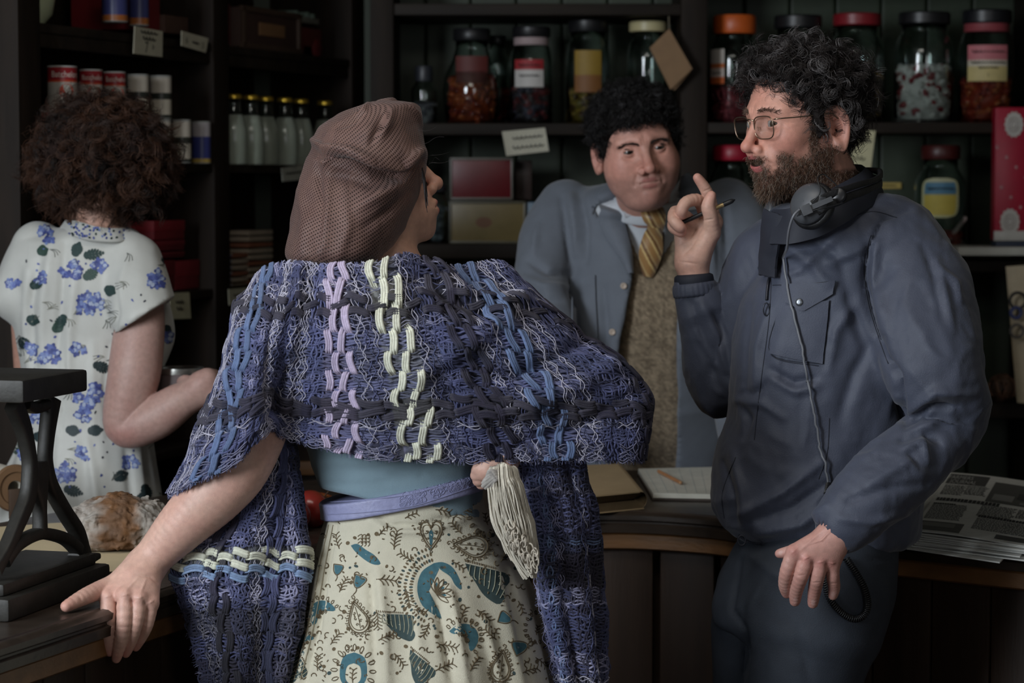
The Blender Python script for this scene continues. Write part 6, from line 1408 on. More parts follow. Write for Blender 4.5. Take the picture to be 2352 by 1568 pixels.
# shop coat: body and sleeves with the front open
def front(Q):
    q = topx(Q); a = np.interp(q[:, 1], [380, 470, 560, 640, 790, 900, 1080], [1400, 1416, 1445, 1448, 1424, 1412, 1400]); b = np.interp(q[:, 1], [380, 470, 560, 640, 800, 960, 1080], [1590, 1570, 1562, 1560, 1558, 1556, 1552])
    w = np.minimum(q[:, 0] - a, b - q[:, 0]) / 1070.0; return np.where(Q[:, 1] < KD + .10 * sstep(1.25, 1.0, Q[:, 2]), w, np.where(Q[:, 2] > P(0, 470, KD)[2], w, -.06))
ca, cr_ = dense([P(1300, 478, 5.17), P(1268, 540, 5.13), P(1240, 640, 5.05), P(1262, 740, 4.97), P(1290, 850, 4.92), P(1292, 960, 4.88), P(1282, 1010, 4.84)], [.060, .064, .056, .052, .048, .044, .042], 5)
cb2, cr2 = dense([P(1672, 480, 5.17), P(1702, 545, 5.13), P(1722, 650, 5.05), P(1705, 760, 4.97), P(1690, 870, 4.92), P(1694, 960, 4.88), P(1702, 1010, 4.84)], [.066, .070, .062, .055, .050, .044, .042], 5)
crow = [(418, 1395, 1600, 5.14, .075), (440, 1340, 1665, 5.14, .10), (470, 1292, 1700, 5.15, .12), (520, 1276, 1712, 5.16, .145), (620, 1285, 1708, KD, .172), (760, 1292, 1704, KD, .195), (900, 1288, 1708, KD + .07, .212), (1060, 1280, 1712, KD + .14, .205), (1300, 1275, 1715, KD + .16, .20), (1700, 1270, 1720, KD + .16, .20)]
cl2 = Loft(crow, 2.2)
def coat(Q):
    f = smin(cl2(Q, 0, .015), chain(Q, ca, cr_), .03); f = smin(f, chain(Q, cb2, cr2), .03); f = smax(f, front(Q), .004)
    return smax(f, -kl(Q, -.004, .01), .003) - .002 * fbm(Q, 8, 2, 6)
V, F = polygonize(coat, [-.1, 4.8, .35], [.66, 5.42, 1.575], .0065); V = wrinkle(V, F, .0035, 11, (1, 1, .55), 15, .5)
V = sculpt(V, F, [(a_, b_, c_ * 1.7) for a_, b_, c_ in [([(1290, 455), (1300, 520), (1310, 600)], 7, -.007), ([(1330, 440), (1345, 520), (1345, 600)], 9, -.007), ([(1312, 450), (1322, 520), (1325, 580)], 9, .007), ([(1215, 600), (1260, 625), (1300, 630)], 8, -.006), ([(1205, 640), (1250, 660), (1300, 660)], 10, .007), ([(1210, 665), (1255, 690), (1290, 690)], 7, -.006), ([(1350, 700), (1360, 780), (1350, 900)], 12, .008), ([(1330, 700), (1338, 780)], 9, -.007), ([(1385, 660), (1392, 760), (1385, 850)], 8, -.006), ([(1620, 480), (1630, 560), (1640, 640)], 10, .006), ([(1665, 470), (1670, 560), (1668, 640)], 8, -.007), ([(1600, 520), (1606, 620), (1600, 700)], 9, -.005), ([(1235, 520), (1225, 580)], 8, .005)]])
cb_ = Bvh((V, F)); coat_o = G().add(V, F).make('coat', M_coat, keep)
def flat(g, poly, lift, t=.004, n=16):
    """cloth piece whose outline follows pixel points, lying on the coat"""
    poly = np.asarray(poly, float); c = poly.mean(0); A = np.zeros((6, len(poly) + 1, 3)); pl = np.concatenate([poly, poly[:1]]); lastp = None
    for i, s in enumerate(np.linspace(1, 0.02, 6)):
        for j, p in enumerate(pl):
            w = c + (p - c) * s; h = cb_.px(w[0], w[1], lift); lastp = h if h is not None and h[1] < 5.2 else (lastp if lastp is not None else P(w[0], w[1], 5.0)); A[i, j] = lastp
    thick_sheet(g, A, t)
LP = lambda L, n=40: dense(np.concatenate([np.array(L, float), np.zeros((len(L), 1))], 1), np.zeros(len(L)), 4)[0][:, :2]
def lapel(outer, inner, lift):
    o = LP(outer); i_ = LP(inner); n = 30; o = np.stack([np.interp(np.linspace(0, 1, n), np.linspace(0, 1, len(o)), o[:, k]) for k in (0, 1)], 1); i_ = np.stack([np.interp(np.linspace(0, 1, n), np.linspace(0, 1, len(i_)), i_[:, k]) for k in (0, 1)], 1)
    A = np.zeros((n, 9, 3)); base = np.zeros((n, 9))
    for a in range(n):
        for b, t in enumerate(np.linspace(0, 1, 9)):
            p = o[a] * (1 - t) + i_[a] * t; h = cb_.px(p[0], p[1], lift); base[a, b] = h[1] if h is not None and h[1] < 5.15 else np.nan
        row = base[a]; ok = ~np.isnan(row); row = np.interp(np.arange(9), np.where(ok)[0], row[ok]) if ok.any() else np.full(9, 5.02); base[a] = row
    base = np.clip(base, np.median(base) - .05, np.median(base) + .03)
    for _ in range(12): base[1:-1] = (base[:-2] + 2*base[1:-1] + base[2:]) / 4
    for a in range(n):
        for b, t in enumerate(np.linspace(0, 1, 9)): p = o[a] * (1 - t) + i_[a] * t; A[a, b] = P(p[0], p[1], base[a, b] - .004 - .008 * math.sin(PI * t))
    thick_sheet(G(), A, .005).make('lapel', M_coat, coat_o)
lapel([(1384, 482), (1377, 500), (1396, 545), (1424, 585), (1446, 625)], [(1428, 494), (1432, 510), (1440, 545), (1448, 585), (1450, 628)], .004)
lapel([(1402, 420), (1376, 448), (1375, 470), (1382, 486)], [(1421, 430), (1420, 455), (1424, 478), (1432, 500)], .006)
lapel([(1600, 500), (1612, 520), (1600, 560), (1580, 600), (1560, 640)], [(1560, 500), (1562, 520), (1562, 560), (1560, 600), (1557, 642)], .004)
lapel([(1582, 395), (1606, 430), (1612, 470), (1602, 500)], [(1565, 405), (1562, 440), (1561, 470), (1560, 502)], .006)
g = G(); A = patch(cb_, [(1308, 634), (1370, 632), (1372, 800), (1312, 800)], 10, 14, .003); thick_sheet(g, A, .003); g.make('chest_pocket', M_coat, coat_o)
M_btn = mat('coat_button', lin(176, 160, 146), 0.4)
for (x, y) in ((1436, 657), (1411, 762)):
    c = cb_.px(x - 3, y, .003); c = c if c is not None else P(x, y, 5.0); a1 = np.array([1.0, 0, 0])
    G().lathe([(.0003, .0015), (.004, .002), (.0062, .0032), (.0068, .002), (.0068, -.001), (.0003, -.001)][::-1], c, 24, R=np.array([[1, 0, 0], [0, 0, -1], [0, 1, 0]], float)).make('coat_button', M_btn, coat_o)

# ================================================================== the girl in the floral dress
GD = 4.70
girl = thing('person', (P(215, 420, GD)[0], GD, 0), 'person with dark curly hair in a white and blue floral dress, seen from behind', 'person')
gh = Head(P(238, 388, GD + .02), frame(172, -4, 0), 0.95, fem=1.0, neck_to=P(222, 540, GD), neck=(.050, .056))
V, F = gh.build(0.0024); body = G().add(V, F, 0, gh.colour(V, (196, 152, 132)))
ga, gr = dense([P(326, 700, 4.625), P(320, 760, 4.60), P(308, 860, 4.585), P(287, 975, 4.585), P(350, 962, 4.575), P(408, 925, 4.57), P(446, 902, 4.57)], [.042, .048, .050, .040, .042, .036, .0275], 6)
p_ = lambda x, y, d=0.0: P(x, y, 4.57 + d)
palm = [(p_(440, 905), p_(470, 880, .0), .026, .024), (p_(444, 915), p_(490, 905), .022, .020), (p_(462, 880), p_(478, 868), .022, .017)]
fing = [([p_(476, 866), p_(492, 862, .02), p_(486, 868, .05)], [.0145, .0115, .009]), ([p_(490, 884), p_(512, 880, .02), p_(500, 880, .055)], [.012, .0105, .0085]), ([p_(492, 905), p_(516, 905, .02), p_(502, 900, .055)], [.0115, .0100, .008]), ([p_(488, 922), p_(508, 926, .02), p_(496, 918, .05)], [.010, .009, .0075]), ([p_(448, 888), p_(428, 874, .012), p_(416, 876, .03)], [.0135, .011, .0085])]
hf = handfield(palm, fing, .006, .014)
f = lambda Q: smin(chain(Q, ga, gr, .0) , hf(Q), .008)
lo, hi = bounds([ga] + [x[0] for x in fing], .06); V, F = polygonize(f, lo, hi, .0028)
C = limb_colour(V, (180, 144, 134), 5, .08); q = topx(V); e = np.exp(-(((q - [275, 1010]) / 45) ** 2).sum(1)); C = C * (1 - e[:, None] * np.array([.03, .14, .14])); body.add(V, F, 0, C)
V, F = polygonize(lambda Q: smin(chain(Q, [P(222, 530, GD), P(215, 620, GD), P(200, 850, GD), P(195, 1100, GD), P(195, 1500, GD), P(195, 2000, GD)], [.045, .07, .06, .06, .08, .07]), smin(cone(Q, P(215, 660, GD), P(322, 710, 4.63), .045, .036), chain(Q, [P(90, 640, GD), P(62, 720, GD), P(75, 900, GD + .06)], [.034, .032, .034]), .03), .03), [-1.2, 4.4, .1], [-.6, 5.0, 1.5], .010); body.add(V, F, 0, np.array(lin(192, 146, 128)))
body.make('body', M_skin, girl)
hl = [(.12, .04), (.07, .03), (.04, .0), (.01, -.03), (-.02, -.075), (-.05, -.122), (-.14, -.150)]
th = lambda q: .022 + .014 * sstep(-.10, .0, q[:, 2]) * sstep(.10, .02, q[:, 2]) + .012 * sstep(0, .03, np.abs(q[:, 0]) - .04)
V, F = haircap(gh, th, hl, .015, 30, .0032, 22); N = vnormals(V, F)
g = G().add(V, F, 1, np.clip(np.array(lin(36, 26, 23)) * (1 + .5 * noise(V, 70)[:, None]), 0, 1))
def hcol(R, seed):
    w = np.clip(.5 + 1.2 * noise(R, 22, seed) + .4 * noise(R, 90, seed), 0, 1)[:, None]; return np.array(lin(28, 21, 19)) * (1 - w) + np.array(lin(74, 49, 36)) * w
R_, Nn = pick(V, N, 9600, None, 51); fl = RNG.normal(size=R_.shape); fl -= (fl * Nn).sum(1, keepdims=True) * Nn; fl /= np.linalg.norm(fl, axis=1, keepdims=True)
strands(g, R_ - Nn * .006, Nn * .50 + fl * .75 + np.array([0, 0, -.25]), .046, 18, 1.25, .0105, .00048, .010, hcol(R_, 3), 23, clump=12, spread=.0028)
R_, Nn = pick(V, N, 1500, None, 52); strands(g, R_, Nn * .9 + RNG.normal(size=R_.shape) * .45, .038, 15, 1.1, .009, .00045, .010, hcol(R_, 4), 24); g.make('hair', [M_hair, M_cap], girl)
# dress
M_dress = mat('printed_dress_fabric', lin(196, 196, 190), 0.55, var=0.04, vscale=40, bump=.15, bscale=600, sheen=.25)
M_print = mat('dress_print', attr=True, rough=0.6, var=0.15, vscale=120)
drow = [(522, 150, 296, GD + .005, .060), (536, 118, 318, GD, .075), (556, 60, 335, GD, .085), (590, 28, 352, GD, .098), (640, 20, 372, GD, .108), (720, 28, 392, GD + .01, .112), (780, 38, 398, GD + .015, .112), (850, 50, 372, GD, .10), (920, 62, 352, GD, .092), (970, 62, 345, GD, .09), (1040, 36, 352, GD, .10), (1120, -4, 364, GD, .118), (1250, -44, 384, GD, .14), (1500, -90, 420, GD, .17), (1900, -130, 460, GD, .19)]
dl = Loft(drow, 2.2)
hemA, hemB = P(258, 770, 4.56), P(408, 674, 4.56)
def dress(Q):
    f = dl(Q, 0, .01, lambda a, z: 1 + .020 * np.sin(a * 11 + 2) * sstep(1.14, .95, z) + .008 * np.sin(a * 19) * sstep(1.2, 1.0, z))
    sl_ = cone(Q, P(300, 605, 4.66), P(338, 740, 4.59), .060, .066); hn = nrm(np.cross(hemB - hemA, [0, 1.0, 0.0])); hn = hn if hn[2] < 0 else -hn
    sl_ = smax(sl_, (Q - hemA) @ hn, .003); sl_ = smax(sl_, -chain(Q, [P(330, 745, 4.60), P(322, 800, 4.60)], [.052, .058]), .002)
    f = smin(f, sl_, .014); s2 = cone(Q, P(90, 575, GD), P(38, 680, GD - .02), .055, .050); f = smin(f, s2, .02)
    return smax(f, -chain(Q, [P(226, 480, GD), P(222, 540, GD)], [.052, .048]), .003)
V, F = polygonize(dress, [-1.25, 4.42, .25], [-.58, 4.98, 1.49], .0048); V = wrinkle(V, F, .0022, 10, (1.4, 1, .45), 25, .5)
V = sculpt(V, F, [([(120, 560), (100, 680), (95, 820)], 12, .008), ([(150, 560), (140, 680), (130, 830)], 10, -.008), ([(90, 600), (70, 700), (80, 850)], 9, -.007), ([(175, 620), (160, 760), (155, 900)], 11, .006), ([(60, 620), (58, 760), (75, 900)], 9, .006), ([(270, 660), (272, 720), (262, 765)], 6, -.006), ([(290, 600), (275, 660), (268, 740)], 9, .005), ([(150, 790), (148, 900), (140, 1000)], 3.0, -.004), ([(252, 790), (240, 900), (250, 1000)], 8, -.006), ([(215, 790), (212, 900), (215, 1000)], 10, .004), ([(120, 1010), (112, 1100), (105, 1200)], 9, -.007), ([(200, 1000), (215, 1100), (225, 1190)], 10, .006), ([(290, 1030), (300, 1120), (310, 1190)], 9, -.006), ([(60, 1000), (40, 1080), (20, 1160)], 9, .006)])
db = Bvh((V, F)); g = G().add(V, F, 0)
# print: blue blossoms, dark fern leaves, scattered petals laid on the cloth
BL = [(78, 88, 150), (98, 112, 172), (64, 74, 132), (120, 136, 184)]; GRN = [(40, 62, 60), (34, 50, 52), (52, 74, 66)]
pr_ = np.random.default_rng(77)
def blob(cx, cy, rx, ry, rot, col, lobes=0, lift=.0009, n=14):
    a = np.linspace(0, 2*PI, n, endpoint=False); r = 1 + (0.22 * np.cos(lobes * a) if lobes else 0)
    x = rx * r * np.cos(a); y = ry * r * np.sin(a); c, s = math.cos(rot), math.sin(rot)
    L = np.stack([cx + x * c - y * s, cy + x * s + y * c], 1); Wp = []
    m = db.px(cx, cy, lift)
    if m is None: return
    for p in L:
        h = db.px(p[0], p[1], lift); Wp.append(h if h is not None and abs(h[1] - m[1]) < .03 else m)
    g.add(np.array([m] + Wp), [[0, 1 + (i + 1) % n, 1 + i] for i in range(n)], 1, lin(*col))
def bloom(cx, cy, R, n):
    for k in range(n):
        a = pr_.uniform(0, 2*PI); d = R * math.sqrt(pr_.uniform(0, 1)); x, y = cx + d * math.cos(a), cy + d * math.sin(a) * .8
        for p in range(4): blob(x + 4.2 * math.cos(p * 1.57 + a), y + 4.2 * math.sin(p * 1.57 + a), 5.4, 4.2, p * 1.57 + a, BL[pr_.integers(4)], 0, .0009 + .0002 * (k % 3), 8)
        if k % 3 == 0: blob(x, y, 5.5, 4.5, a, (168, 178, 200), 0, .0013, 8)
def fern(cx, cy, L, rot, col):
    for k in range(7):
        t = (k + .5) / 7; x = cx + math.cos(rot) * L * t; y = cy + math.sin(rot) * L * t; w = 7.5 * math.sin(PI * min(t + .12, 1)) + 2
        for s in (-1, 1): blob(x + s * w * .7 * -math.sin(rot) + 3 * math.cos(rot), y + s * w * .7 * math.cos(rot) + 3 * math.sin(rot), w * .95, 3.1, rot + s * .9, col, 0, .0009, 8)
    blob(cx + math.cos(rot) * L / 2, cy + math.sin(rot) * L / 2, L / 2, 2.2, rot, col, 0, .001, 10)
def stem_(x0, y0, x1, y1, col=(92, 96, 90)):
    L = db.line([(x0, y0), ((x0 + x1) / 2 + 4, (y0 + y1) / 2 - 3), (x1, y1)], 8, .0008)
    if L.ndim == 2: g.tubes(L, .0006, 4, 1, lin(*col))
for (x, y, R, n) in ((165, 618, 26, 16), (205, 700, 34, 26), (105, 540, 22, 9), (360, 640, 22, 12), (110, 815, 26, 14), (70, 800, 20, 10), (200, 905, 34, 22), (90, 960, 20, 12), (150, 1085, 24, 16), (55, 1040, 14, 8), (130, 1090, 20, 8), (200, 950, 24, 10), (30, 650, 14, 8), (240, 1180, 20, 8), (380, 770, 14, 8), (230, 610, 16, 7), (60, 880, 18, 9), (180, 800, 16, 7), (300, 1060, 18, 8), (95, 640, 14, 6), (190, 1040, 16, 7), (75, 1140, 18, 9), (280, 1150, 18, 8)): bloom(x, y, R, n)
for (x, y, L, r, c) in ((170, 590, 34, -1.2, 0), (190, 588, 48, -.15, 0), (190, 640, 40, -.5, 2), (68, 660, 34, -.5, 0), (152, 722, 40, 2.2, 0), (45, 775, 30, .9, 1), (212, 835, 46, .35, 1), (140, 870, 40, .2, 1), (150, 985, 32, .2, 1), (200, 990, 34, -.1, 1), (145, 1120, 46, .3, 1), (120, 1125, 30, 1.2, 1), (35, 1010, 30, 1.5, 2), (330, 1110, 40, 1.3, 1), (330, 1130, 30, 1.9, 1), (385, 745, 30, 1.8, 1), (370, 590, 24, .4, 1), (110, 900, 26, 2.0, 1), (60, 730, 30, .3, 0), (120, 760, 28, -.6, 2), (240, 660, 26, .5, 0), (180, 870, 30, 2.6, 1), (75, 1000, 28, .2, 1), (260, 1100, 34, -.4, 1), (185, 1170, 36, .3, 1), (85, 580, 24, -.3, 2), (300, 1000, 30, .9, 1)): fern(x, y, L, r, GRN[c])
for k in range(95):
    x, y = pr_.uniform(30, 400), pr_.uniform(545, 1190); blob(x, y, pr_.uniform(2, 4.5), pr_.uniform(1.8, 3), pr_.uniform(0, 3), BL[pr_.integers(3)] if k % 4 else (60, 62, 70), 3 if k % 2 else 0, .0009, 8)
for k in range(46):
    x, y = pr_.uniform(40, 380), pr_.uniform(560, 1180); a = pr_.uniform(0, 6.3)
    for j in range(3): stem_(x, y, x + 26 * math.cos(a + j * .35), y + 20 * math.sin(a + j * .35), (150, 150, 138) if k % 2 else (110, 112, 106))
dress_o = g.make('dress', [M_dress, M_print], girl)
# collar
tp = dense([P(150, 505, 4.69), P(178, 508, 4.635), P(222, 520, 4.625), P(268, 524, 4.64), P(292, 520, 4.70), P(260, 515, 4.76), P(190, 505, 4.76), P(150, 505, 4.70)], np.zeros(8), 6)[0]
bt = dense([P(132, 530, 4.69), P(172, 542, 4.605), P(222, 552, 4.60), P(282, 552, 4.615), P(310, 540, 4.70), P(262, 540, 4.78), P(190, 535, 4.78), P(132, 530, 4.70)], np.zeros(8), 6)[0]
g = G(); thick_sheet(g, np.array([bt * (1 - t) + tp * t for t in np.linspace(0, 1, 6)]), .003)
cv = np.concatenate(g.V); cf = []
for fl_, _ in g.F:
    for ff in fl_: cf.append(ff)
db = Bvh((cv, np.concatenate(cf)))
for k in range(70): blob(pr_.uniform(155, 300), pr_.uniform(512, 550), 3.2, 2.4, pr_.uniform(0, 3), BL[pr_.integers(4)] if k % 3 else GRN[k % 2], 0, .0009, 8)
g.make('collar', [M_dress, M_print], dress_o)
# the tin she holds
c = P(412, 890, 4.66); g = G(); r = .047; hh = .058; z0 = P(412, 918, 4.66)[2]; c = np.array([c[0], c[1], z0])
ht = thing('round_tin', c, 'round tin with a glinting rim and dark blue base held by the girl', 'tin')
G().lathe([(.001, 0), (r, 0), (r, .018), (r * .99, .0181), (r * .99, hh - .008), (r, hh - .006), (.001, hh - .006)], c, 40, 0, np.array([lin(34, 38, 70)] * 3 + [lin(104, 92, 92)] * 4)).make('tin_body', M_tin, ht, smooth='auto')
G().lathe([(r * .80, hh - .006), (r * 1.02, hh - .006), (r * 1.03, hh), (r * 1.02, hh + .005), (r * .80, hh + .005)], c, 40).make('rim', M_steel, ht, smooth='auto')

# ================================================================== the woman in the shawl
WD = 3.57
wom = thing('person', (P(930, 420, WD)[0], WD, 0), 'person in a blue woven shawl and brown head net, one hand on the counter edge', 'person')
wh = Head(P(833, 416, 3.60), frame(-104, 17, 0), 0.97, fem=1.0, neck_to=P(905, 640, 3.58), neck=(.046, .052), nose=.92, occ=.048)
V, F = wh.build(0.0016); C = wh.colour(V, (204, 158, 136), .8, 0, (172, 100, 96)); body = G().add(V, F, 0, C)
# left arm and hand on the counter edge
p_ = lambda x, y, d: P(x, y, d)
fa, fr = dense([P(650, 740, 3.53), P(622, 900, 3.49), P(560, 1050, 3.455), P(500, 1125, 3.45), P(425, 1200, 3.45), P(365, 1265, 3.455), P(325, 1312, 3.45)], [.040, .042, .045, .045, .0375, .0295, .0270], 6)
kn = [(248, 1371, 3.40), (287, 1368, 3.392), (320, 1374, 3.395), (346, 1384, 3.405)]
palm = [(p_(330, 1305, 3.45), p_(310, 1330, 3.43), .028, .026)] + [(p_(318 + i * 6, 1318, 3.44), p_(*kn[i]), .021, .0125) for i in range(4)] + [(p_(290, 1325, 3.435), p_(246, 1352, 3.425), .018, .0135)]
fing = [([p_(*kn[0]), p_(250, 1425, 3.388), p_(250, 1468, 3.392), p_(252, 1497, 3.398)], [.0122, .0105, .0090, .0066]),
        ([p_(*kn[1]), p_(285, 1428, 3.380), p_(276, 1478, 3.386), p_(267, 1512, 3.394)], [.0124, .0106, .0090, .0066]),
        ([p_(*kn[2]), p_(312, 1430, 3.388), p_(301, 1470, 3.396), p_(289, 1500, 3.404)], [.0120, .0100, .0086, .0064]),
        ([p_(*kn[3]), p_(338, 1432, 3.402), p_(325, 1462, 3.410), p_(312, 1486, 3.416)], [.0112, .0090, .0078, .0060]),
        ([p_(258, 1345, 3.425), p_(226, 1356, 3.405), p_(190, 1372, 3.375), p_(152, 1392, 3.345)], [.0150, .0130, .0112, .0080])]
hf = handfield(palm, fing, .003, .010)
fW = lambda Q: smin(chain(Q, fa, fr), hf(Q), .010)
lo, hi = bounds([fa] + [x[0] for x in fing], .06); V, F = polygonize(fW, lo, hi, .0017)
V = sculpt(V, F, [([(250, 1371), (249, 1367)], 8, .0022), ([(288, 1368), (287, 1364)], 8, .0032), ([(321, 1374), (320, 1370)], 7, .0030), ([(347, 1384), (345, 1380)], 7, .0026), ([(305, 1385), (303, 1376)], 4, -.0022), ([(334, 1390), (332, 1382)], 4, -.0022), ([(268, 1385), (266, 1375)], 4, -.0018),
    ([(310, 1318), (345, 1325), (362, 1338)], 3, -.0016), ([(290, 1355), (318, 1325)], 3, .0010), ([(322, 1362), (335, 1330)], 3, .0010), ([(238, 1436), (264, 1437)], 1.8, -.0008), ([(270, 1440), (296, 1440)], 1.8, -.0008), ([(182, 1366), (190, 1382)], 3, -.0008)])
C = limb_colour(V, (202, 160, 144), 6, .09); q = topx(V)
for f_ in fing:
    t = np.exp(-((V - f_[0][-1]) ** 2).sum(1) / .016 ** 2); C = C * (1 - t[:, None] * np.array([.03, .16, .16]))
for k in kn: t = np.exp(-((V - P(*k)) ** 2).sum(1) / .012 ** 2); C = C * (1 - t[:, None] * np.array([.0, .12, .10]))
body.add(V, F, 0, C)
# right arm akimbo, hand on the hip
ra, rr = dense([P(1080, 740, 3.60), P(1230, 830, 3.59), P(1370, 920, 3.575), P(1376, 940, 3.57), P(1290, 985, 3.53), P(1190, 1022, 3.50), P(1150, 1055, 3.475)], [.045, .040, .034, .034, .034, .026, .024], 5)
p_ = lambda x, y, d=0.0: P(x, y, 3.455 + d)
palm = [(p_(1150, 1058, .01), p_(1122, 1076, .0), .026, .02)]; fing = [([p_(1124, 1068), p_(1104, 1074, -.004), p_(1095, 1082, .004)], [.012, .0105, .008]), ([p_(1122, 1080, .006), p_(1102, 1086, .004), p_(1093, 1092, .010)], [.012, .0105, .008]), ([p_(1124, 1092, .012), p_(1106, 1098, .01), p_(1098, 1104, .014)], [.011, .010, .008]), ([p_(1128, 1102, .018), p_(1112, 1108, .018), p_(1104, 1112, .02)], [.010, .009, .007]), ([p_(1130, 1064, .0), p_(1112, 1056, -.002), p_(1100, 1060, .0)], [.012, .010, .008])]
hf2 = handfield(palm, fing, .004, .012); fR = lambda Q: smin(chain(Q, ra, rr), hf2(Q), .008)
lo, hi = bounds([ra] + [x[0] for x in fing], .06); V, F = polygonize(fR, lo, hi, .0026); body.add(V, F, 0, limb_colour(V, (202, 160, 144), 7, .09))
V, F = polygonize(lambda Q: smin(chain(Q, [P(905, 640, 3.58), P(910, 760, 3.57), P(915, 950, WD), P(925, 1130, WD)], [.05, .075, .075, .07]), np.minimum(cone(Q, P(900, 720, 3.57), P(655, 740, 3.53), .07, .036), cone(Q, P(920, 720, 3.58), P(1080, 745, 3.60), .07, .040)), .03), [-.45, 3.35, 1.0], [.12, 3.75, 1.5], .009); body.add(V, F, 0, np.array(lin(200, 158, 140)))
for x in (890, 985):
    V, F = polygonize(lambda Q: chain(Q, [P(x, 1310, WD), P(x, 1700, WD), P(x, 2150, WD + .02), P(x, 2560, WD + .03)], [.070, .060, .048, .036]), P(x, 2640, WD) - .14, P(x, 1100, WD) + .14, .010); body.add(V, F, 0, np.array(lin(200, 158, 140)))
body_o = body.make('body', M_skin, wom); wh.eyes(body_o, P(1900, 330, 4.4))
# head net (snood) over dark hair
M_net = bpy.data.materials.new('brown_hair_net'); M_net.use_nodes = True
def net_material(m):
    nt = m.node_tree; Nn = nt.nodes; L = nt.links; b = Nn['Principled BSDF']; b.inputs['Roughness'].default_value = .6; b.inputs['Sheen Weight'].default_value = .12
    uv = Nn.new('ShaderNodeUVMap'); uv.uv_map = 'UVMap'; sep = Nn.new('ShaderNodeSeparateXYZ'); L.new(uv.outputs[0], sep.inputs[0])
    def M(op, a, b_=None):
        n = Nn.new('ShaderNodeMath'); n.operation = op
        for i, v in enumerate((a, b_)):
            if v is None: continue
            if isinstance(v, (int, float)): n.inputs[i].default_value = v
            else: L.new(v, n.inputs[i])
        return n.outputs[0]
    u = M('SINE', M('MULTIPLY', M('ADD', sep.outputs[0], sep.outputs[1]), 2*PI)); v = M('SINE', M('MULTIPLY', M('SUBTRACT', sep.outputs[0], sep.outputs[1]), 2*PI))
    hole = M('MULTIPLY', M('ADD', M('MULTIPLY', u, .5), .5), M('ADD', M('MULTIPLY', v, .5), .5))
    r = Nn.new('ShaderNodeValToRGB'); r.color_ramp.elements[0].position = .40; r.color_ramp.elements[1].position = .62; L.new(hole, r.inputs[0])
    nz = Nn.new('ShaderNodeTexNoise'); nz.inputs['Scale'].default_value = 9.0; mx = Nn.new('ShaderNodeMix'); mx.data_type = 'RGBA'
    L.new(nz.outputs['Fac'], mx.inputs[0]); mx.inputs[6].default_value = (*lin(84, 60, 57), 1); mx.inputs[7].default_value = (*lin(110, 82, 72), 1); L.new(mx.outputs[2], b.inputs['Base Color'])
    bp = Nn.new('ShaderNodeBump'); bp.invert = True; bp.inputs['Strength'].default_value = .6; bp.inputs['Distance'].default_value = .0012; L.new(hole, bp.inputs['Height']); L.new(bp.outputs[0], b.inputs['Normal'])
    tr = Nn.new('ShaderNodeBsdfTransparent'); ms = Nn.new('ShaderNodeMixShader'); out = Nn['Material Output']
    L.new(M('MULTIPLY', r.outputs[0], .80), ms.inputs[0]); L.new(b.outputs[0], ms.inputs[1]); L.new(tr.outputs[0], ms.inputs[2]); L.new(ms.outputs[0], out.inputs[0])
net_material(M_net)
srow = [(232, 862, 905, 3.62, .030), (240, 838, 952, 3.62, .060), (258, 790, 966, 3.62, .080), (292, 733, 968, 3.62, .112), (330, 716, 974, 3.615, .126), (362, 704, 982, 3.605, .128), (392, 697, 978, 3.60, .110), (412, 691, 972, 3.595, .103), (460, 679, 958, 3.58, .106), (510, 667, 938, 3.57, .109), (560, 655, 912, 3.56, .108), (592, 656, 880, 3.55, .096), (610, 684, 840, 3.55, .075), (619, 730, 800, 3.55, .045)]
snl = Loft(srow, 2.15)
def snood(Q, inn=0.0):
    f = snl(Q, -inn, .01)
    return f - (.004 * fbm(Q, 14, 2, 31) if inn == 0 else 0)
V, F = polygonize(snood, [-.36, 3.36, 1.38], [-.08, 3.80, 1.70], .0030)
V = wrinkle(V, F, .0022, 16, (1, 1, .8), 33, .5)
V = sculpt(V, F, [([(722, 325), (745, 345), (800, 350), (860, 372), (925, 388), (965, 350)], 10, .019), ([(735, 355), (790, 372), (860, 392), (920, 402), (968, 372)], 11, -.019), ([(845, 240), (836, 255), (822, 262)], 5, .007), ([(832, 262), (815, 275), (780, 290)], 7, -.006), ([(900, 255), (890, 285), (875, 310)], 9, .008), ([(880, 265), (866, 300), (852, 330)], 8, -.007), ([(722, 330), (728, 400), (742, 470), (735, 560)], 8, -.007), ([(735, 372), (760, 365)], 7, .008), ([(740, 400), (780, 400), (850, 420), (920, 405)], 14, -.006), ([(755, 400), (748, 480), (735, 580)], 12, .006),
    ([(945, 245), (958, 262), (966, 290)], 6, .006), ([(820, 480), (870, 450), (930, 420)], 11, .006), ([(840, 520), (900, 480), (940, 440)], 12, -.006), ([(690, 440), (700, 500), (690, 570)], 10, .005), ([(790, 430), (800, 520), (780, 590)], 12, .004)])
c0 = P(810, 420, 3.60); an = np.arctan2(V[:, 1] - c0[1], V[:, 0] - c0[0]) + PI / 2; an = np.where(an > PI, an - 2*PI, an); an = np.where(an < -PI, an + 2*PI, an); UVn = np.stack([an * .115 / .0058, (V[:, 2] - 1.4 + .35 * (V[:, 0] - c0[0])) / .0058], 1)
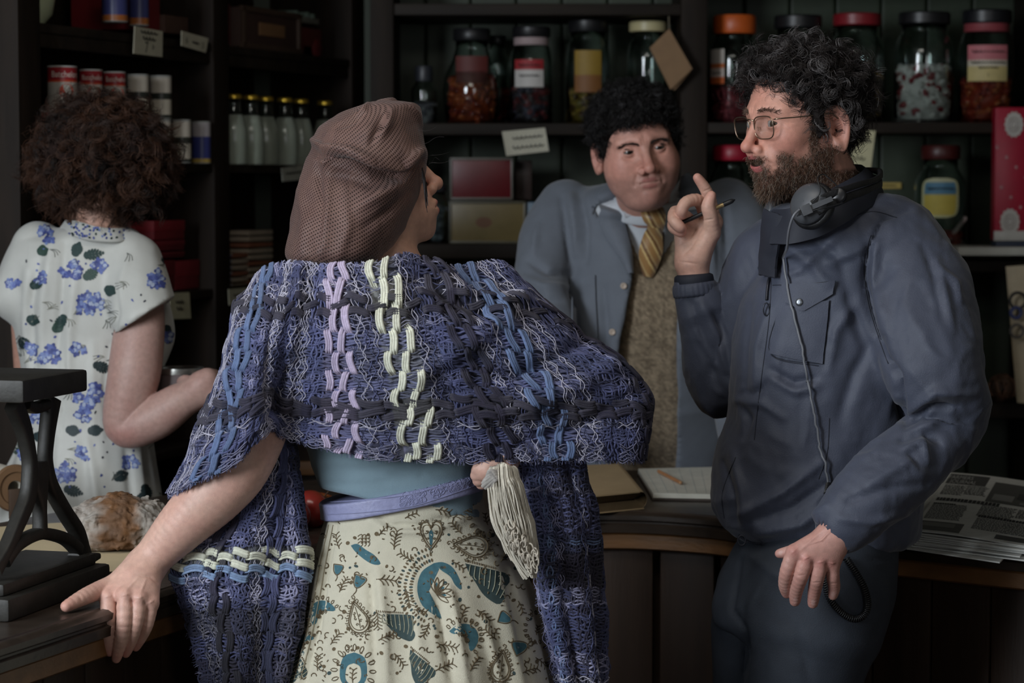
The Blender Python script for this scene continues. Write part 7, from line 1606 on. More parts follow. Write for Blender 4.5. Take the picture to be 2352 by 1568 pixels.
# leave the face free: the net ends along the line cheek - temple
q = topx(V); edge = np.interp(q[:, 1], [225, 300, 380, 420, 480, 540, 600, 640], [985, 985, 985, 980, 966, 942, 905, 880]); wl_ = wh.loc(V); keepv = ~((wl_[:, 1] > .050) & (wl_[:, 2] < .055) & (V[:, 1] > 3.645))
fk = keepv[F].all(1); g = G().add(V, F[fk], 0, None, UVn)
g.make('head_net', M_net, wom)
V2, F2 = polygonize(lambda Q: snood(Q, .024), [-.36, 3.36, 1.40], [-.08, 3.80, 1.70], .0045)
wl2 = wh.loc(V2); k2 = ~((wl2[:, 1] > .046) & (wl2[:, 2] < .060) & (V2[:, 1] > 3.635)); g = G().add(V2, F2[k2[F2].all(1)], 0, np.array(lin(34, 26, 25)))
rt = np.array([P(970 + k * .8, 385 + 3 * k, 3.53) for k in range(9)]); 
strands(g, rt, np.tile([.10, -.05, -1.0], (9, 1)), .045, 12, .3, .0012, .0011, 0, HC(9, 61, (30, 24, 24), pr=0), 62); 
rt = np.array([P(960, 300, 3.53), P(975, 330, 3.54), P(982, 360, 3.54), P(985, 372, 3.54), P(984, 378, 3.53)]); strands(g, rt, np.tile([.55, -.1, .25], (5, 1)), .030, 12, .7, .004, .00025, .004, HC(5, 63, pr=0), 64); g.make('hair', M_hair, wom)
# blue top, belt, skirt
M_top_ = mat('pale_blue_jersey', lin(116, 138, 148), 0.85, var=0.05, vscale=30, bump=.25, bscale=900, sheen=.25)
M_belt = mat('lilac_belt_leather', lin(138, 140, 174), 0.5, var=0.10, vscale=120, bump=.5, bscale=120)
trow = [(640, 650, 1150, 3.57, .10), (760, 648, 1150, 3.56, .11), (900, 672, 1140, WD - .01, .108), (1000, 696, 1132, WD - .005, .10), (1060, 715, 1120, WD, .094), (1110, 732, 1112, WD, .092), (1150, 748, 1108, WD, .094), (1200, 752, 1125, WD, .100), (1260, 735, 1160, WD, .112)]
tl_ = Loft(trow, 2.2)
V, F = polygonize(lambda Q: smax(tl_(Q, .0, .02), -((Q - P(930, 1138, 3.57)) @ nrm([.19, .10, .97])) - .012, .003), [-.42, 3.40, 1.02], [.06, 3.75, 1.44], .005); V = wrinkle(V, F, .0012, 10, (1, 1, 1.6), 41); 
V = sculpt(V, F, [([(740, 1110), (850, 1112), (960, 1095), (1060, 1065)], 3.0, -.0025), ([(730, 1060), (850, 1060), (980, 1040)], 12, .003), ([(900, 1090), (1000, 1070), (1090, 1040)], 9, -.003)])
topb = Bvh((V, F)); G().add(V, F).make('top', M_top_, wom)
bl, br = P(747, 1170, 3.57), P(1112, 1098, 3.57); bn = nrm(np.cross(br - bl, [0, 1.0, 0])); bn = bn if bn[2] > 0 else -bn; bn = nrm(bn + np.array([0, .10, 0])); bc_ = (bl + br) / 2 + np.array([0, -.09, 0]) * 0
def beltf(Q, e=.0105, hh=.0125): return smax(np.abs((Q - bc_) @ bn - .009 * ((Q[:, 1] - WD) / .1)) - hh, tl_(Q, e, .02), .003)
V, F = polygonize(beltf, [-.33, 3.42, 1.02], [.01, 3.72, 1.20], .0022); beltV = (V, F); bb = Bvh((V, F))
g = G().add(V, F)
for dy in (5, 33): g.tubes(bb.line([(752, 1148 + dy), (850, 1142 + dy), (960, 1126 + dy), (1080, 1086 + dy)], 60, .0004), .0008, 5)
r_ = np.random.default_rng(12)
for k in range(58):                                                       # cracked leather cells towards the hip
    x = r_.uniform(920, 1090); t = (x - 752) / 340.; y = 1168 - 10*t - 62 * t ** 2.2 + r_.uniform(-11, 11); a = np.linspace(0, 2*PI, 9); rr_ = r_.uniform(5, 9)
    g.tubes(bb.line(np.stack([x + rr_ * 1.2 * np.cos(a), y + rr_ * np.sin(a)], 1), 16, .0003, False), .0006, 4)
g.make('belt', M_belt, wom)
M_skirt = mat('printed_skirt_linen', lin(196, 190, 170), 0.85, var=0.06, vscale=50, bump=.3, bscale=700, sheen=.15)
M_sprint = mat('skirt_print', attr=True, rough=0.9, var=0.22, vscale=160)
krow = [(1140, 752, 1110, WD, .094), (1180, 748, 1118, WD, .100), (1215, 738, 1140, WD, .108), (1260, 724, 1172, WD, .122), (1330, 706, 1212, WD, .145), (1400, 690, 1238, WD, .165), (1480, 668, 1262, WD, .185), (1568, 640, 1284, WD, .205), (1750, 610, 1315, WD - .01, .215), (2150, 590, 1380, WD - .03, .22), (2400, 580, 1400, WD - .03, .22)]
skl = Loft(krow, 2.1)
def skirt(Q):
    f = skl(Q, 0, .004, lambda a, z: 1 + .030 * np.sin(a * 9 + .8) * sstep(1.10, .80, z) + .014 * np.sin(a * 17 + 1.7) * sstep(1.08, .8, z))
    return smax(f, (Q - bc_) @ bn - .009 * ((Q[:, 1] - WD) / .1) + .004, .003)
V, F = polygonize(skirt, [-.70, 3.24, .30], [.32, 3.90, 1.20], .0055)
V = sculpt(V, F, [([(860, 1180), (900, 1206), (960, 1208), (1030, 1190), (1100, 1140)], 5, -.007), ([(850, 1196), (900, 1222), (970, 1222), (1060, 1196)], 7, .006), ([(1030, 1350), (1045, 1420), (1070, 1568)], 10, .010), ([(1005, 1370), (1020, 1460), (1040, 1568)], 10, -.010), ([(870, 1310), (880, 1400), (890, 1568)], 9, .008), ([(850, 1320), (855, 1420), (860, 1568)], 9, -.008), ([(770, 1200), (745, 1320), (730, 1440), (700, 1568)], 7, -.009), ([(760, 1200), (735, 1320), (715, 1440), (685, 1568)], 7, .008), ([(1160, 1300), (1190, 1420), (1220, 1568)], 10, -.008), ([(940, 1300), (960, 1440), (970, 1568)], 12, .006), ([(1110, 1420), (1130, 1500), (1150, 1568)], 10, .008)])
skV, skF = V, F; kb = Bvh((V, F)); g = G().add(V, F, 0)
BR, TL, TD = lin(98, 84, 62), lin(62, 100, 110), lin(54, 70, 70)
def ink(L, w=.00085, col=BR, n=None, closed=False):
    L = np.asarray(L, float); L = np.concatenate([L, L[:1]]) if closed else L
    n = n or max(6, int(np.linalg.norm(np.diff(L, axis=0), axis=1).sum() / 4.0)); A = kb.line(L, n, .0004, True)
    if A.ndim != 2 or len(A) < 2 or np.abs(np.diff(A[:, 1])).max() > .04: return
    g.tubes(A, w, 4, 1, col)
def fill(L, col, lift=.0003, inner=None):
    """filled shape: rings from outline to centre (or to an inner outline)"""
    L = np.asarray(L, float); L = LPs(L); c = L.mean(0) if inner is None else None; I = np.tile(c, (len(L), 1)) if inner is None else LPs(np.asarray(inner, float), len(L)); A = []; okd = None
    for t in np.linspace(0, 1 if inner is not None else .96, 5):
        row = [kb.px(*(p * (1 - t) + q * t), lift) for p, q in zip(L, I)]
        if any(h is None for h in row): return
        A.append(row)
    A = np.array(A); 
    if np.ptp(A[..., 1]) > .16: return
    A = np.concatenate([A, A[:, :1]], 1); g.sheet(A, 1, col)
def LPs(L, n=36):
    L = np.concatenate([L, L[:1]]); L = dense(np.concatenate([L, np.zeros((len(L), 1))], 1), np.zeros(len(L)), 6)[0][:, :2]
    s = np.concatenate([[0], np.cumsum(np.linalg.norm(np.diff(L, axis=0), axis=1))]); t = np.linspace(0, s[-1], n, endpoint=False); return np.stack([np.interp(t, s, L[:, 0]), np.interp(t, s, L[:, 1])], 1)
def xf(L, cx, cy, s=1.0, rot=0.0):
    L = np.asarray(L, float) * s; c, s_ = math.cos(rot), math.sin(rot); return np.stack([cx + L[:, 0]*c - L[:, 1]*s_, cy + L[:, 0]*s_ + L[:, 1]*c], 1)
def circ(r, n=12, rx=1.0): a = np.linspace(0, 2*PI, n, endpoint=False); return np.stack([r*rx*np.cos(a), r*np.sin(a)], 1)
def spiral(cx, cy, r, rot=0, turns=1.3, w=.0007): t = np.linspace(0.15, 1, 14); a = rot + t * turns * 2*PI; ink(np.stack([cx + r*t*np.cos(a), cy + r*t*np.sin(a)], 1), w)
def sprig(cx, cy, L, rot, n=4):
    ink(xf([(0, 0), (L*.5, -2), (L, 0)], cx, cy, 1, rot))
    for k in range(n):
        t = (k + .6) / n * L
        for s in (-1, 1): ink(xf([(t, 0), (t + L*.13, s*L*.10), (t + L*.22, s*L*.26)], cx, cy, 1, rot), .0008)
drop = [(0, -46), (14, -22), (26, 4), (24, 26), (10, 40), (-8, 40), (-22, 28), (-26, 6), (-14, -22)]
def teardrop(cx, cy, s, rot, colr=None):
    ink(xf(LPs(np.array(drop, float)), cx, cy, s, rot), .0010, closed=True); ink(xf(LPs(np.array(drop, float)), cx, cy, s * .82, rot), .0007, closed=True)
    O = xf(LPs(np.array(drop, float), 20), cx, cy, s * 1.22, rot)
    for k, p in enumerate(O): spiral(p[0], p[1], 6.2 * s + 1, k * .5 + rot, 1.2)
    for k in range(6): p = xf([((k % 2) * 12 - 6, -14 + k * 8)], cx, cy, s, rot)[0]; spiral(p[0], p[1], 4.5 * s, k, 1.4)
    ink(xf([(0, -30), (2, 0), (0, 30)], cx, cy, s, rot), .0006)
crs = [(-6, -58), (-34, -38), (-44, -2), (-34, 36), (-6, 58), (14, 66), (4, 44), (-10, 24), (-18, -4), (-10, -28), (8, -40), (30, -30), (46, -8), (44, -34), (22, -54)]
def crescent(cx, cy, s, rot):
    fill(xf([(-8, -58), (-36, -38), (-46, 0), (-34, 38), (-2, 62)], cx, cy, s, rot).tolist() + xf([(10, 66), (-2, 44), (-18, 22), (-22, -2), (-14, -28), (4, -42)], cx, cy, s, rot).tolist(), TL)
    fill(xf([(-8, -58), (12, -60), (34, -48), (50, -20), (54, 2), (40, -8), (28, -28), (8, -42)], cx, cy, s, rot), TL)
    for k in range(7):
        a = -2.2 + k * .52; p0 = np.array([-4, 10.]); e = p0 + 34 * np.array([math.cos(a * .5 - .6), math.sin(a * .5 - .6)]) if False else p0 + np.array([math.cos(-1.9 + k*.42), math.sin(-1.9 + k*.42)]) * 36
        m = (p0 + e) / 2; n_ = np.array([-(e - p0)[1], (e - p0)[0]]) * .14; ink(xf([p0, m + n_, e, m - n_], cx, cy, s, rot), .0008, closed=True)
        if k % 2: fill(xf([p0 * .3 + e * .7, m + n_ * .7, p0 * .8 + e * .2, m - n_ * .7], cx, cy, s, rot), TL)
    for k in range(26):
        a = 2.0 + k * .10; 
        for j in range(3): p = xf([(60 * math.cos(a) * (1 + j*.22) - 0, 66 * math.sin(a) * (1 + j*.2))], cx, cy, s, rot)[0]; fill(xf(circ(4.2 * s, 8, .6), p[0], p[1], 1, a + rot + 1.5), BR if (k + j) % 3 else TD)
def leafshell(cx, cy, s, rot):
    fill(xf([(-52, -46), (-20, -40), (14, -34), (46, -26), (52, -8), (40, 8), (44, 28), (30, 44), (10, 36), (-10, 20), (-28, -6), (-42, -24)], cx, cy, s, rot), TD)
    for k in range(8):
        t = k / 7.; ink(xf([(-40 + 82*t, -42 + 14*t), (-42 + 84*t, -20 + 26*t), (-34 + 66 * t, -16 + 46*t)], cx, cy, s, rot), .0007, lin(150, 148, 126))
    for k in range(14): t = k / 13.; ink(xf([(-52 + 70*t, -48 + 14*t - 2), (-54 + 72*t, -56 + 16*t)], cx, cy, s, rot), .0008, BR)
def halfmoon(cx, cy, s, rot):
    fill(xf([(-40, 16), (-34, -14), (-12, -34), (16, -34), (36, -16), (42, 14)], cx, cy, s, rot).tolist() + xf([(28, 12), (22, -6), (8, -18), (-8, -18), (-22, -6), (-26, 14)], cx, cy, s, rot).tolist(), TL)
    for k in range(3): p = xf([(-12 + 12*k, 2 - 6*(k == 1))], cx, cy, s, rot)[0]; ink(xf(circ(6*s), p[0], p[1]), .0008, closed=True); ink(xf(circ(2.6*s), p[0], p[1]), .0008, closed=True)
    for k in range(11):
        a = PI + k * PI / 10; p = np.array([44 * math.cos(a), 8 + 50 * math.sin(a)]); ink(xf(circ(7, 8, .5), *xf([p * 1.12], cx, cy, s, rot)[0], s, a + rot + 1.57), .0008, closed=True)
def fan(cx, cy, s, rot):
    fill(xf([(-14, -14), (14, -14), (10, 4), (4, 14), (-4, 14), (-10, 4)], cx, cy, s, rot), TL); ink(xf([(-16, -16), (16, -16), (12, 6), (0, 18), (-12, 6)], cx, cy, s, rot), .0008, closed=True)
    ink(xf([(0, 16), (4, 26), (0, 38)], cx, cy, s, rot))
def ring(cx, cy, s, rot):
    o = np.array([(0, -46), (26, -34), (34, 0), (28, 30), (0, 48), (-28, 30), (-34, 0), (-26, -34)], float); fill(xf(o, cx, cy, s, rot), TL, .0003, xf(o * .58 + [0, 8], cx, cy, s, rot)); sprig(*xf([(0, 30)], cx, cy, s, rot)[0], 34 * s, rot - 1.57, 3)
    for k in range(16): a = k * PI / 8; ink(xf(circ(9, 8, .45), *xf([(48 * math.cos(a), 58 * math.sin(a))], cx, cy, s, rot)[0], s, a + rot + PI / 2 * 0 + 1.57), .0008, closed=True)
def heart(cx, cy, s):
    for sx in (-1, 1):
        L = np.array([(0, -16), (8, -30), (22, -28), (26, -10), (16, 14), (0, 36)], float) * [sx, 1]; ink(xf(L, cx, cy, s), .0011); ink(xf(L * .78, cx, cy, s), .0007)
        spiral(cx + sx * 11 * s, cy - 8 * s, 5.5 * s, 0, 1.4); spiral(cx + sx * 8 * s, cy + 8 * s, 4 * s, 1, 1.4)
        for t in np.linspace(0, 1, 10): i = t * 5; j = min(int(i), 4); p = L[j] * (1 - (i - j)) + L[j+1] * (i - j); ink(xf(circ(3.2, 7), cx + p[0] * 1.18 * s, cy + p[1] * 1.14 * s, s), .0006, closed=True)
    fill(xf([(0, -14), (5, -4), (4, 14), (0, 34), (-4, 14), (-5, -4)], cx, cy, s), TL)
heart(990, 1228, .95); crescent(1005, 1352, 1.02, .0); leafshell(1118, 1342, 1.0, .05); leafshell(915, 1440, .82, -.15); teardrop(1082, 1254, .92, -1.45); teardrop(822, 1418, .86, -.25); halfmoon(738, 1408, .78, -.6); halfmoon(1066, 1462, .85, .75)
ring(812, 1540, .92, .05); ring(1115, 1182, .80, -.2); teardrop(1150, 1530, .85, .15); fan(1160, 1420, .85, -1.2); fan(1195, 1486, 1.0, -1.9); fan(824, 1336, .85, .4); fan(776, 1308, .7, .2); fill(xf([(-36, -10), (-20, -14), (0, 0), (22, 14), (36, 34), (20, 36), (0, 26), (-24, 6)], 840, 1262, .95), TL); leafshell(960, 1540, .75, .5); leafshell(672, 1530, .7, .9); halfmoon(700, 1480, .6, -1.0); ring(1235, 1440, .6, .2)
for k in range(9): ink(xf([(0, 0), (6, -10), (14, -6), (12, 4)], 822 + 8 * (k % 3), 1232 + 8 * (k // 3), .8, .4), .0007)
r_ = np.random.default_rng(9)
for (x, y, L, a, n_) in ((905, 1262, 44, -1.4, 5), (1040, 1190, 40, -.5, 4), (1060, 1225, 34, -2.3, 4), (1150, 1290, 34, -.9, 4), (865, 1330, 46, .1, 4), (950, 1288, 36, -2.6, 4), (930, 1350, 40, 1.3, 4), (780, 1360, 34, -1.1, 4), (1095, 1400, 40, .7, 4), (1140, 1468, 36, -2.4, 4), (865, 1400, 40, 1.5, 5), (870, 1470, 36, -.4, 4), (1010, 1480, 40, .2, 4), (1000, 1540, 44, -.4, 4), (905, 1500, 36, .9, 4), (760, 1480, 34, -.9, 4), (730, 1540, 36, -1.5, 4), (1040, 1290, 30, .6, 3), (780, 1260, 34, -1.8, 4), (1190, 1380, 30, 1.2, 3), (1200, 1545, 36, -.3, 4), (870, 1230, 30, -.8, 3), (1080, 1540, 36, -1.0, 4), (985, 1430, 34, 2.0, 4), (1060, 1420, 28, -1.2, 3), (950, 1400, 30, .2, 3), (690, 1440, 28, -1.2, 3), (1230, 1510, 30, .7, 3), (1000, 1170, 34, .2, 3), (930, 1190, 30, -.4, 3)): sprig(x, y, L, a, n_)
for k in range(330):
    x, y = r_.uniform(670, 1260), r_.uniform(1200, 1565); t = k % 4
    if t == 0: fill(xf(circ(r_.uniform(3, 5.5), 8, r_.uniform(.6, 1)), x, y, 1, r_.uniform(0, 3)), BR if k % 3 else TD)
    elif t == 1: a = r_.uniform(0, 6); ink(np.array([(x + 6*math.cos(a + q_), y + 6*math.sin(a + q_)) for q_ in np.linspace(0, 3.6, 7)]), .0009)
    else: a = r_.uniform(0, 6); ink([(x, y), (x + 5*math.cos(a), y + 5*math.sin(a))], .0010, BR, 4)
ink([(755, 1205), (735, 1300), (712, 1420), (676, 1560)], .0009, lin(150, 140, 118)); ink([(765, 1205), (746, 1300), (724, 1420), (690, 1560)], .0007, lin(150, 140, 118))
g.make('skirt', [M_skirt, M_sprint], wom)
for x in (890, 1010):
    c = P(x, 2570, WD); V, F = polygonize(lambda Q: smax(ell(Q, np.array([c[0], c[1] + .04, .04]), (.042, .11, .045)), .004 - Q[:, 2], .004), [c[0] - .08, c[1] - .1, -.01], [c[0] + .08, c[1] + .18, .12], .007); G().add(V, F).make('shoe', mat('shoe_leather', lin(40, 34, 30), 0.4), wom)

# ------------------------------------------------------------------ the woven shawl
M_yarn = mat('woven_yarn', attr=True, rough=0.85, var=0.16, vscale=260, bump=0.5, bscale=900, sheen=.08)
def cgrid(ctrl, nu, nv):
    """smooth grid through control columns [u][v] = (px, py, depth)"""
    A = np.array([[P(*p) for p in c] for c in ctrl])                      # u, v, 3
    def up(B, n):
        m = len(B); o = []
        for t in np.linspace(0, m - 1, n):
            i = min(int(t), m - 2); f = t - i; p0, p1, p2, p3 = B[max(i-1, 0)], B[i], B[i+1], B[min(i+2, m-1)]
            o.append(0.5 * (2*p1 + (p2 - p0)*f + (2*p0 - 5*p1 + 4*p2 - p3)*f*f + (3*p1 - p0 - 3*p2 + p3)*f**3))
        return np.array(o)
    return np.swapaxes(up(np.swapaxes(up(A, nu), 0, 1), nv), 0, 1)        # nu, nv, 3
class Cloth:
    def __init__(s, A):
        s.A = A; du = np.gradient(A, axis=0); dv = np.gradient(A, axis=1); n = np.cross(dv, du); n /= np.linalg.norm(n, axis=2, keepdims=True) + 1e-12
        sg = np.sign(-n[..., 1].mean()); s.N = n * sg; s.du = du / (np.linalg.norm(du, axis=2, keepdims=True) + 1e-12); s.dv = dv / (np.linalg.norm(dv, axis=2, keepdims=True) + 1e-12)
    def at(s, u, v, X=None):
        X = s.A if X is None else X; nu, nv = s.A.shape[:2]; a = np.clip(u, 0, 1) * (nu - 1.001); b = np.clip(v, 0, 1) * (nv - 1.001); i = a.astype(int); j = b.astype(int); f = (a - i)[..., None]; h = (b - j)[..., None]
        return (X[i, j]*(1-f) + X[i+1, j]*f)*(1-h) + (X[i, j+1]*(1-f) + X[i+1, j+1]*f)*h
NAVY, NAV2, WHT, LAV, PNK, CRE, BLU, BL2, DRK = [np.array(lin(*c)) for c in ((63, 67, 102), (88, 92, 132), (176, 173, 188), (138, 137, 166), (180, 166, 190), (214, 214, 194), (92, 110, 146), (120, 142, 174), (32, 28, 46))]
def weave(g, cl_, warp, weft, nw, nh, seed, sc=1.0, hem=(0.0, 1.0), dark=None):
    """base cloth and the yarns woven through it. warp(u) / weft(v) -> (kind, colour)"""
    r = np.random.default_rng(seed); A, N = cl_.A, cl_.N; nu, nv = A.shape[:2]
    U, Vv = np.meshgrid(np.linspace(0, 1, nu), np.linspace(0, 1, nv), indexing='ij')
    wc = np.array([warp(u)[1] for u in np.linspace(0, 1, nu)])[:, None]; fc = np.array([weft(v)[1] for v in np.linspace(0, 1, nv)])[None]
    mixf = .5 + .4 * noise(A.reshape(-1, 3), 60, seed).reshape(nu, nv)[..., None]
    ww = np.array([{'thin': .10, 'navy': .30, 'mid': .32, 'thick': .55}[warp(u)[0]] for u in np.linspace(0, 1, nu)])[:, None, None]; wf = np.array([{'thin': .10, 'navy': .30, 'mid': .32, 'thick': .55}[weft(v)[0]] for v in np.linspace(0, 1, nv)])[None, :, None]
    C = wc * mixf * ww + fc * (1 - mixf) * wf + NAVY * .50
    C = C * (1 - .55 * np.array([float(warp(u)[1] is DRK) for u in np.linspace(0, 1, nu)])[:, None, None]) * (1 - .45 * np.array([float(weft(v)[1] is DRK) for v in np.linspace(0, 1, nv)])[None, :, None])
    iu = np.floor(U * nw); iv = np.floor(Vv * nh)
    C = C * (.80 + .35 * ((iu + iv) % 2))[..., None] * (0.85 + .3 * noise(A.reshape(-1, 3), 150, seed + 1).reshape(nu, nv)[..., None])
    if hem[1] < 1 or hem[0] > 0:                                          # fine plaid in the flat woven hems
        hm = ((Vv > hem[1]) | (Vv < hem[0]))[..., None]; ln_u = (np.mod(U * nw * .5, 1) < .22)[..., None] & ((np.mod(U * nw * .07, 1) < .6)[..., None]); C = np.where(hm, NAVY * .9 * (1 - .3 * ((iu % 2)[..., None])) + .12 * wc, C); C = np.where(hm & ln_u, LAV * .8, C)
    B = A + N * (.0016 * np.sin(U * nw * PI * .5) * np.sin(Vv * nh * PI * .5))[..., None] - N * .0012
    g.sheet(B, 0, C); g.sheet((B - N * .0012)[:, ::-1], 0, C[:, ::-1] * .8)
    # warp yarns
    n = 170
    v = np.linspace(0, 1, n)
    def yarn(u0, kind, col, along):
        m = {'thick': 3, 'mid': 2, 'thin': 2, 'navy': 2}[kind]; out = []; ph0 = r.uniform(0, 6.28)
        if kind == 'thin' and r.uniform() < .35: col = (NAVY if r.uniform() < .6 else NAV2) * r.uniform(.6, 1.2)
        if kind == 'mid' and r.uniform() < .6: col = NAVY
        for k in range(m):
            off = (k - (m - 1) / 2) * (.0040 if kind != 'thick' else .0034) * sc
            ph = r.uniform(0, 6.28) if kind != 'thick' else ph0; amp = {'thick': .0034, 'mid': .0016, 'thin': .0026, 'navy': .0014}[kind] * sc; fr = {'thick': nh * .155, 'mid': nh * .23, 'thin': nh * .21, 'navy': nh * .25}[kind] if along == 'v' else {'thick': nw * .20, 'mid': nw * .2, 'thin': nw * .20, 'navy': nw * .22}[kind]
            t = np.linspace(0, 1, n if along == 'v' else int(n * 2.0)); sgn = np.sin(2*PI*fr*t * .5 + (PI * int(u0 * (nw if along == 'v' else nh) / (2.0 if kind == 'thick' else 1)) + .3 * r.uniform())); 
            lat = amp * np.sin(2*PI*fr*t * (.5 if kind == 'thick' else 1.0) + ph) + off + .0012 * sc * np.sin(t * 23 + ph)
            hgt = {'thick': .0042, 'mid': .0020, 'thin': .0036, 'navy': .0018}[kind] * sc * np.clip(sgn * 1.9 + (.4 if kind == 'thick' else .9 if kind == 'thin' else 0), -1.3, 1) + .0006
            uu, vv = (np.full(len(t), u0), t) if along == 'v' else (t, np.full(len(t), u0))
            p = cl_.at(uu, vv); nn = cl_.at(uu, vv, N); la = cl_.at(uu, vv, cl_.du if along == 'v' else cl_.dv)
            other = np.array([weft(x)[1] for x in t]) if along == 'v' else np.array([warp(x)[1] for x in t])
            w = {'thick': .06, 'thin': .12, 'mid': .16, 'navy': .10}[kind]
            c = col * (1 - w) + other * w
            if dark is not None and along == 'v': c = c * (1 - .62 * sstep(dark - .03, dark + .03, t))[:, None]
            c = c * 1.0; c = c * (.82 + .36 * r.uniform()) 
            rad = {'thick': .0024, 'mid': .0015, 'thin': .00065, 'navy': .0017}[kind] * sc * (.85 + .3 * r.uniform())
            out.append((p + nn * hgt[:, None] + la * lat[:, None], rad * (1 if kind != 'thick' else .62 + .42 * np.clip(sgn + .6, 0, 1)) * np.ones(len(t)), c))
        return out
    for along, nn_, fn in (('v', nw, warp), ('u', nh, weft)):
        acc = []
        for k in range(int(nn_)):
            u0 = (k + .5 + r.uniform(-.2, .2)) / nn_; kind, col = fn(u0)
            if along == 'u' and (u0 > hem[1] or u0 < hem[0]): kind = 'thin' if k % 2 else 'skip'; col = LAV * .8
            if kind == 'skip' or (kind == 'thick' and k % 2): continue
            acc += yarn(u0, kind, col, along)
        if acc: g.tubes(np.array([a[0] for a in acc]), np.array([a[1] for a in acc]), 6, 0, np.array([a[2] for a in acc]), np.array([cl_.N[nu // 2, nv // 2]]) * 1.0 + np.array([.02, .01, .05]))
def frayed(g, cl_, edge, n, ln, seed, cols):
    """short loose yarn ends along an edge of the cloth ('v1', 'v0', 'u1', 'u0')"""
    r = np.random.default_rng(seed); t = r.uniform(0, 1, n); e = np.full(n, 1.0 if edge[1] == '1' else 0.0); uu, vv = (t, e) if edge[0] == 'v' else (e, t)
    p = cl_.at(uu, vv); d = cl_.at(uu, vv, cl_.dv if edge[0] == 'v' else cl_.du) * (1 if edge[1] == '1' else -1)
    strands(g, p - d * .003, d + r.normal(size=d.shape) * .25, ln, 5, .4, .0008, .0006, .002, np.array([cols[i % len(cols)] for i in range(n)]) * r.uniform(.6, 1.1, (n, 1)), seed)
D = 3.44
cols_ = [
 [(618, 612, 3.60), (556, 700, 3.56), (522, 830, 3.53), (470, 960, 3.51), (398, 1120, 3.50)],
 [(590, 632, 3.54), (545, 730, 3.49), (512, 850, 3.46), (455, 985, 3.445), (398, 1138, 3.452)],
 [(612, 618, 3.50), (570, 740, 3.435), (540, 860, 3.41), (510, 980, 3.398), (440, 1112, 3.40)],
 [(640, 606, 3.475), (605, 745, 3.405), (580, 860, 3.385), (565, 960, 3.378), (540, 1066, 3.385)],
 [(672, 600, 3.46), (640, 745, 3.405), (620, 850, 3.395), (616, 920, 3.392), (617, 985, 3.402)],
 [(705, 602, 3.455), (675, 740, 3.42), (655, 860, 3.425), (645, 950, 3.432), (645, 1000, 3.435)],
 [(745, 606, 3.45), (740, 740, 3.415), (735, 860, 3.42), (728, 960, 3.43), (725, 1024, 3.44)],
 [(800, 606, 3.445), (812, 740, 3.405), (830, 860, 3.41), (838, 960, 3.42), (845, 1048, 3.44)],
 [(868, 600, 3.445), (898, 740, 3.405), (928, 860, 3.405), (948, 960, 3.415), (968, 1056, 3.44)],
 [(930, 580, 3.47), (978, 730, 3.415), (1015, 855, 3.41), (1045, 960, 3.42), (1070, 1058, 3.44)],
 [(985, 596, 3.50), (1050, 730, 3.43), (1100, 855, 3.42), (1135, 960, 3.425), (1160, 1059, 3.44)],
 [(1040, 616, 3.525), (1120, 738, 3.45), (1180, 860, 3.435), (1222, 962, 3.435), (1245, 1058, 3.445)],
 [(1092, 606, 3.545), (1190, 742, 3.475), (1268, 862, 3.455), (1312, 964, 3.45), (1328, 1056, 3.455)],
 [(1145, 602, 3.555), (1262, 756, 3.50), (1358, 868, 3.475), (1396, 966, 3.465), (1404, 1056, 3.47)],
 [(1182, 640, 3.575), (1330, 778, 3.53), (1440, 868, 3.50), (1462, 966, 3.485), (1456, 1056, 3.49)],
 [(1196, 668, 3.60), (1362, 792, 3.575), (1478, 886, 3.545), (1484, 970, 3.525), (1470, 1054, 3.525)],
 [(1196, 690, 3.66), (1356, 812, 3.65), (1462, 900, 3.63), (1468, 975, 3.61), (1458, 1050, 3.60)]]
A = cgrid(cols_, 520, 250); nu, nv = A.shape[:2]
U, Vv = np.meshgrid(np.linspace(0, 1, nu), np.linspace(0, 1, nv), indexing='ij')
cl_ = Cloth(A); q = topx(A.reshape(-1, 3)).reshape(nu, nv, 2)
dsp = .0045 * fbm(A.reshape(-1, 3) * [1, .5, 1], 14, 2, 70).reshape(nu, nv)
for L, w, a in [([(1190, 690), (1080, 790), (960, 860)], 22, .010), ([(1330, 790), (1200, 860), (1040, 900)], 20, -.008), ([(1400, 850), (1250, 920), (1100, 960)], 22, .010), ([(1460, 900), (1330, 980), (1200, 1010)], 18, -.008), ([(640, 640), (620, 760), (610, 900)], 16, -.010), ([(690, 620), (670, 760), (650, 930)], 14, .008), ([(620, 960), (640, 900), (660, 840)], 10, -.012), ([(560, 700), (540, 850), (470, 1020)], 16, .008), ([(1000, 620), (1060, 680), (1150, 700)], 14, .008), ([(960, 640), (1040, 700), (1140, 740)], 14, -.008), ([(780, 640), (830, 800), (860, 980)], 30, .006), ([(940, 660), (1000, 820), (1040, 980)], 26, -.005)]:
    L = np.array(L, float); bd = np.full((nu, nv), 1e9)
    for k in range(len(L) - 1):
        ab = L[k+1] - L[k]; h = np.clip(((q - L[k]) @ ab) / (ab @ ab), 0, 1); bd = np.minimum(bd, np.sqrt(((q - L[k] - h[..., None] * ab) ** 2).sum(-1)))
    dsp += a * np.exp(-(bd / w) ** 2)
cl_ = Cloth(A + cl_.N * dsp[..., None]); shawl_cloth = cl_
def band(x, table):
    for lim, k, c in table:
        if x <= lim: return k, c
    return table[-1][1:]
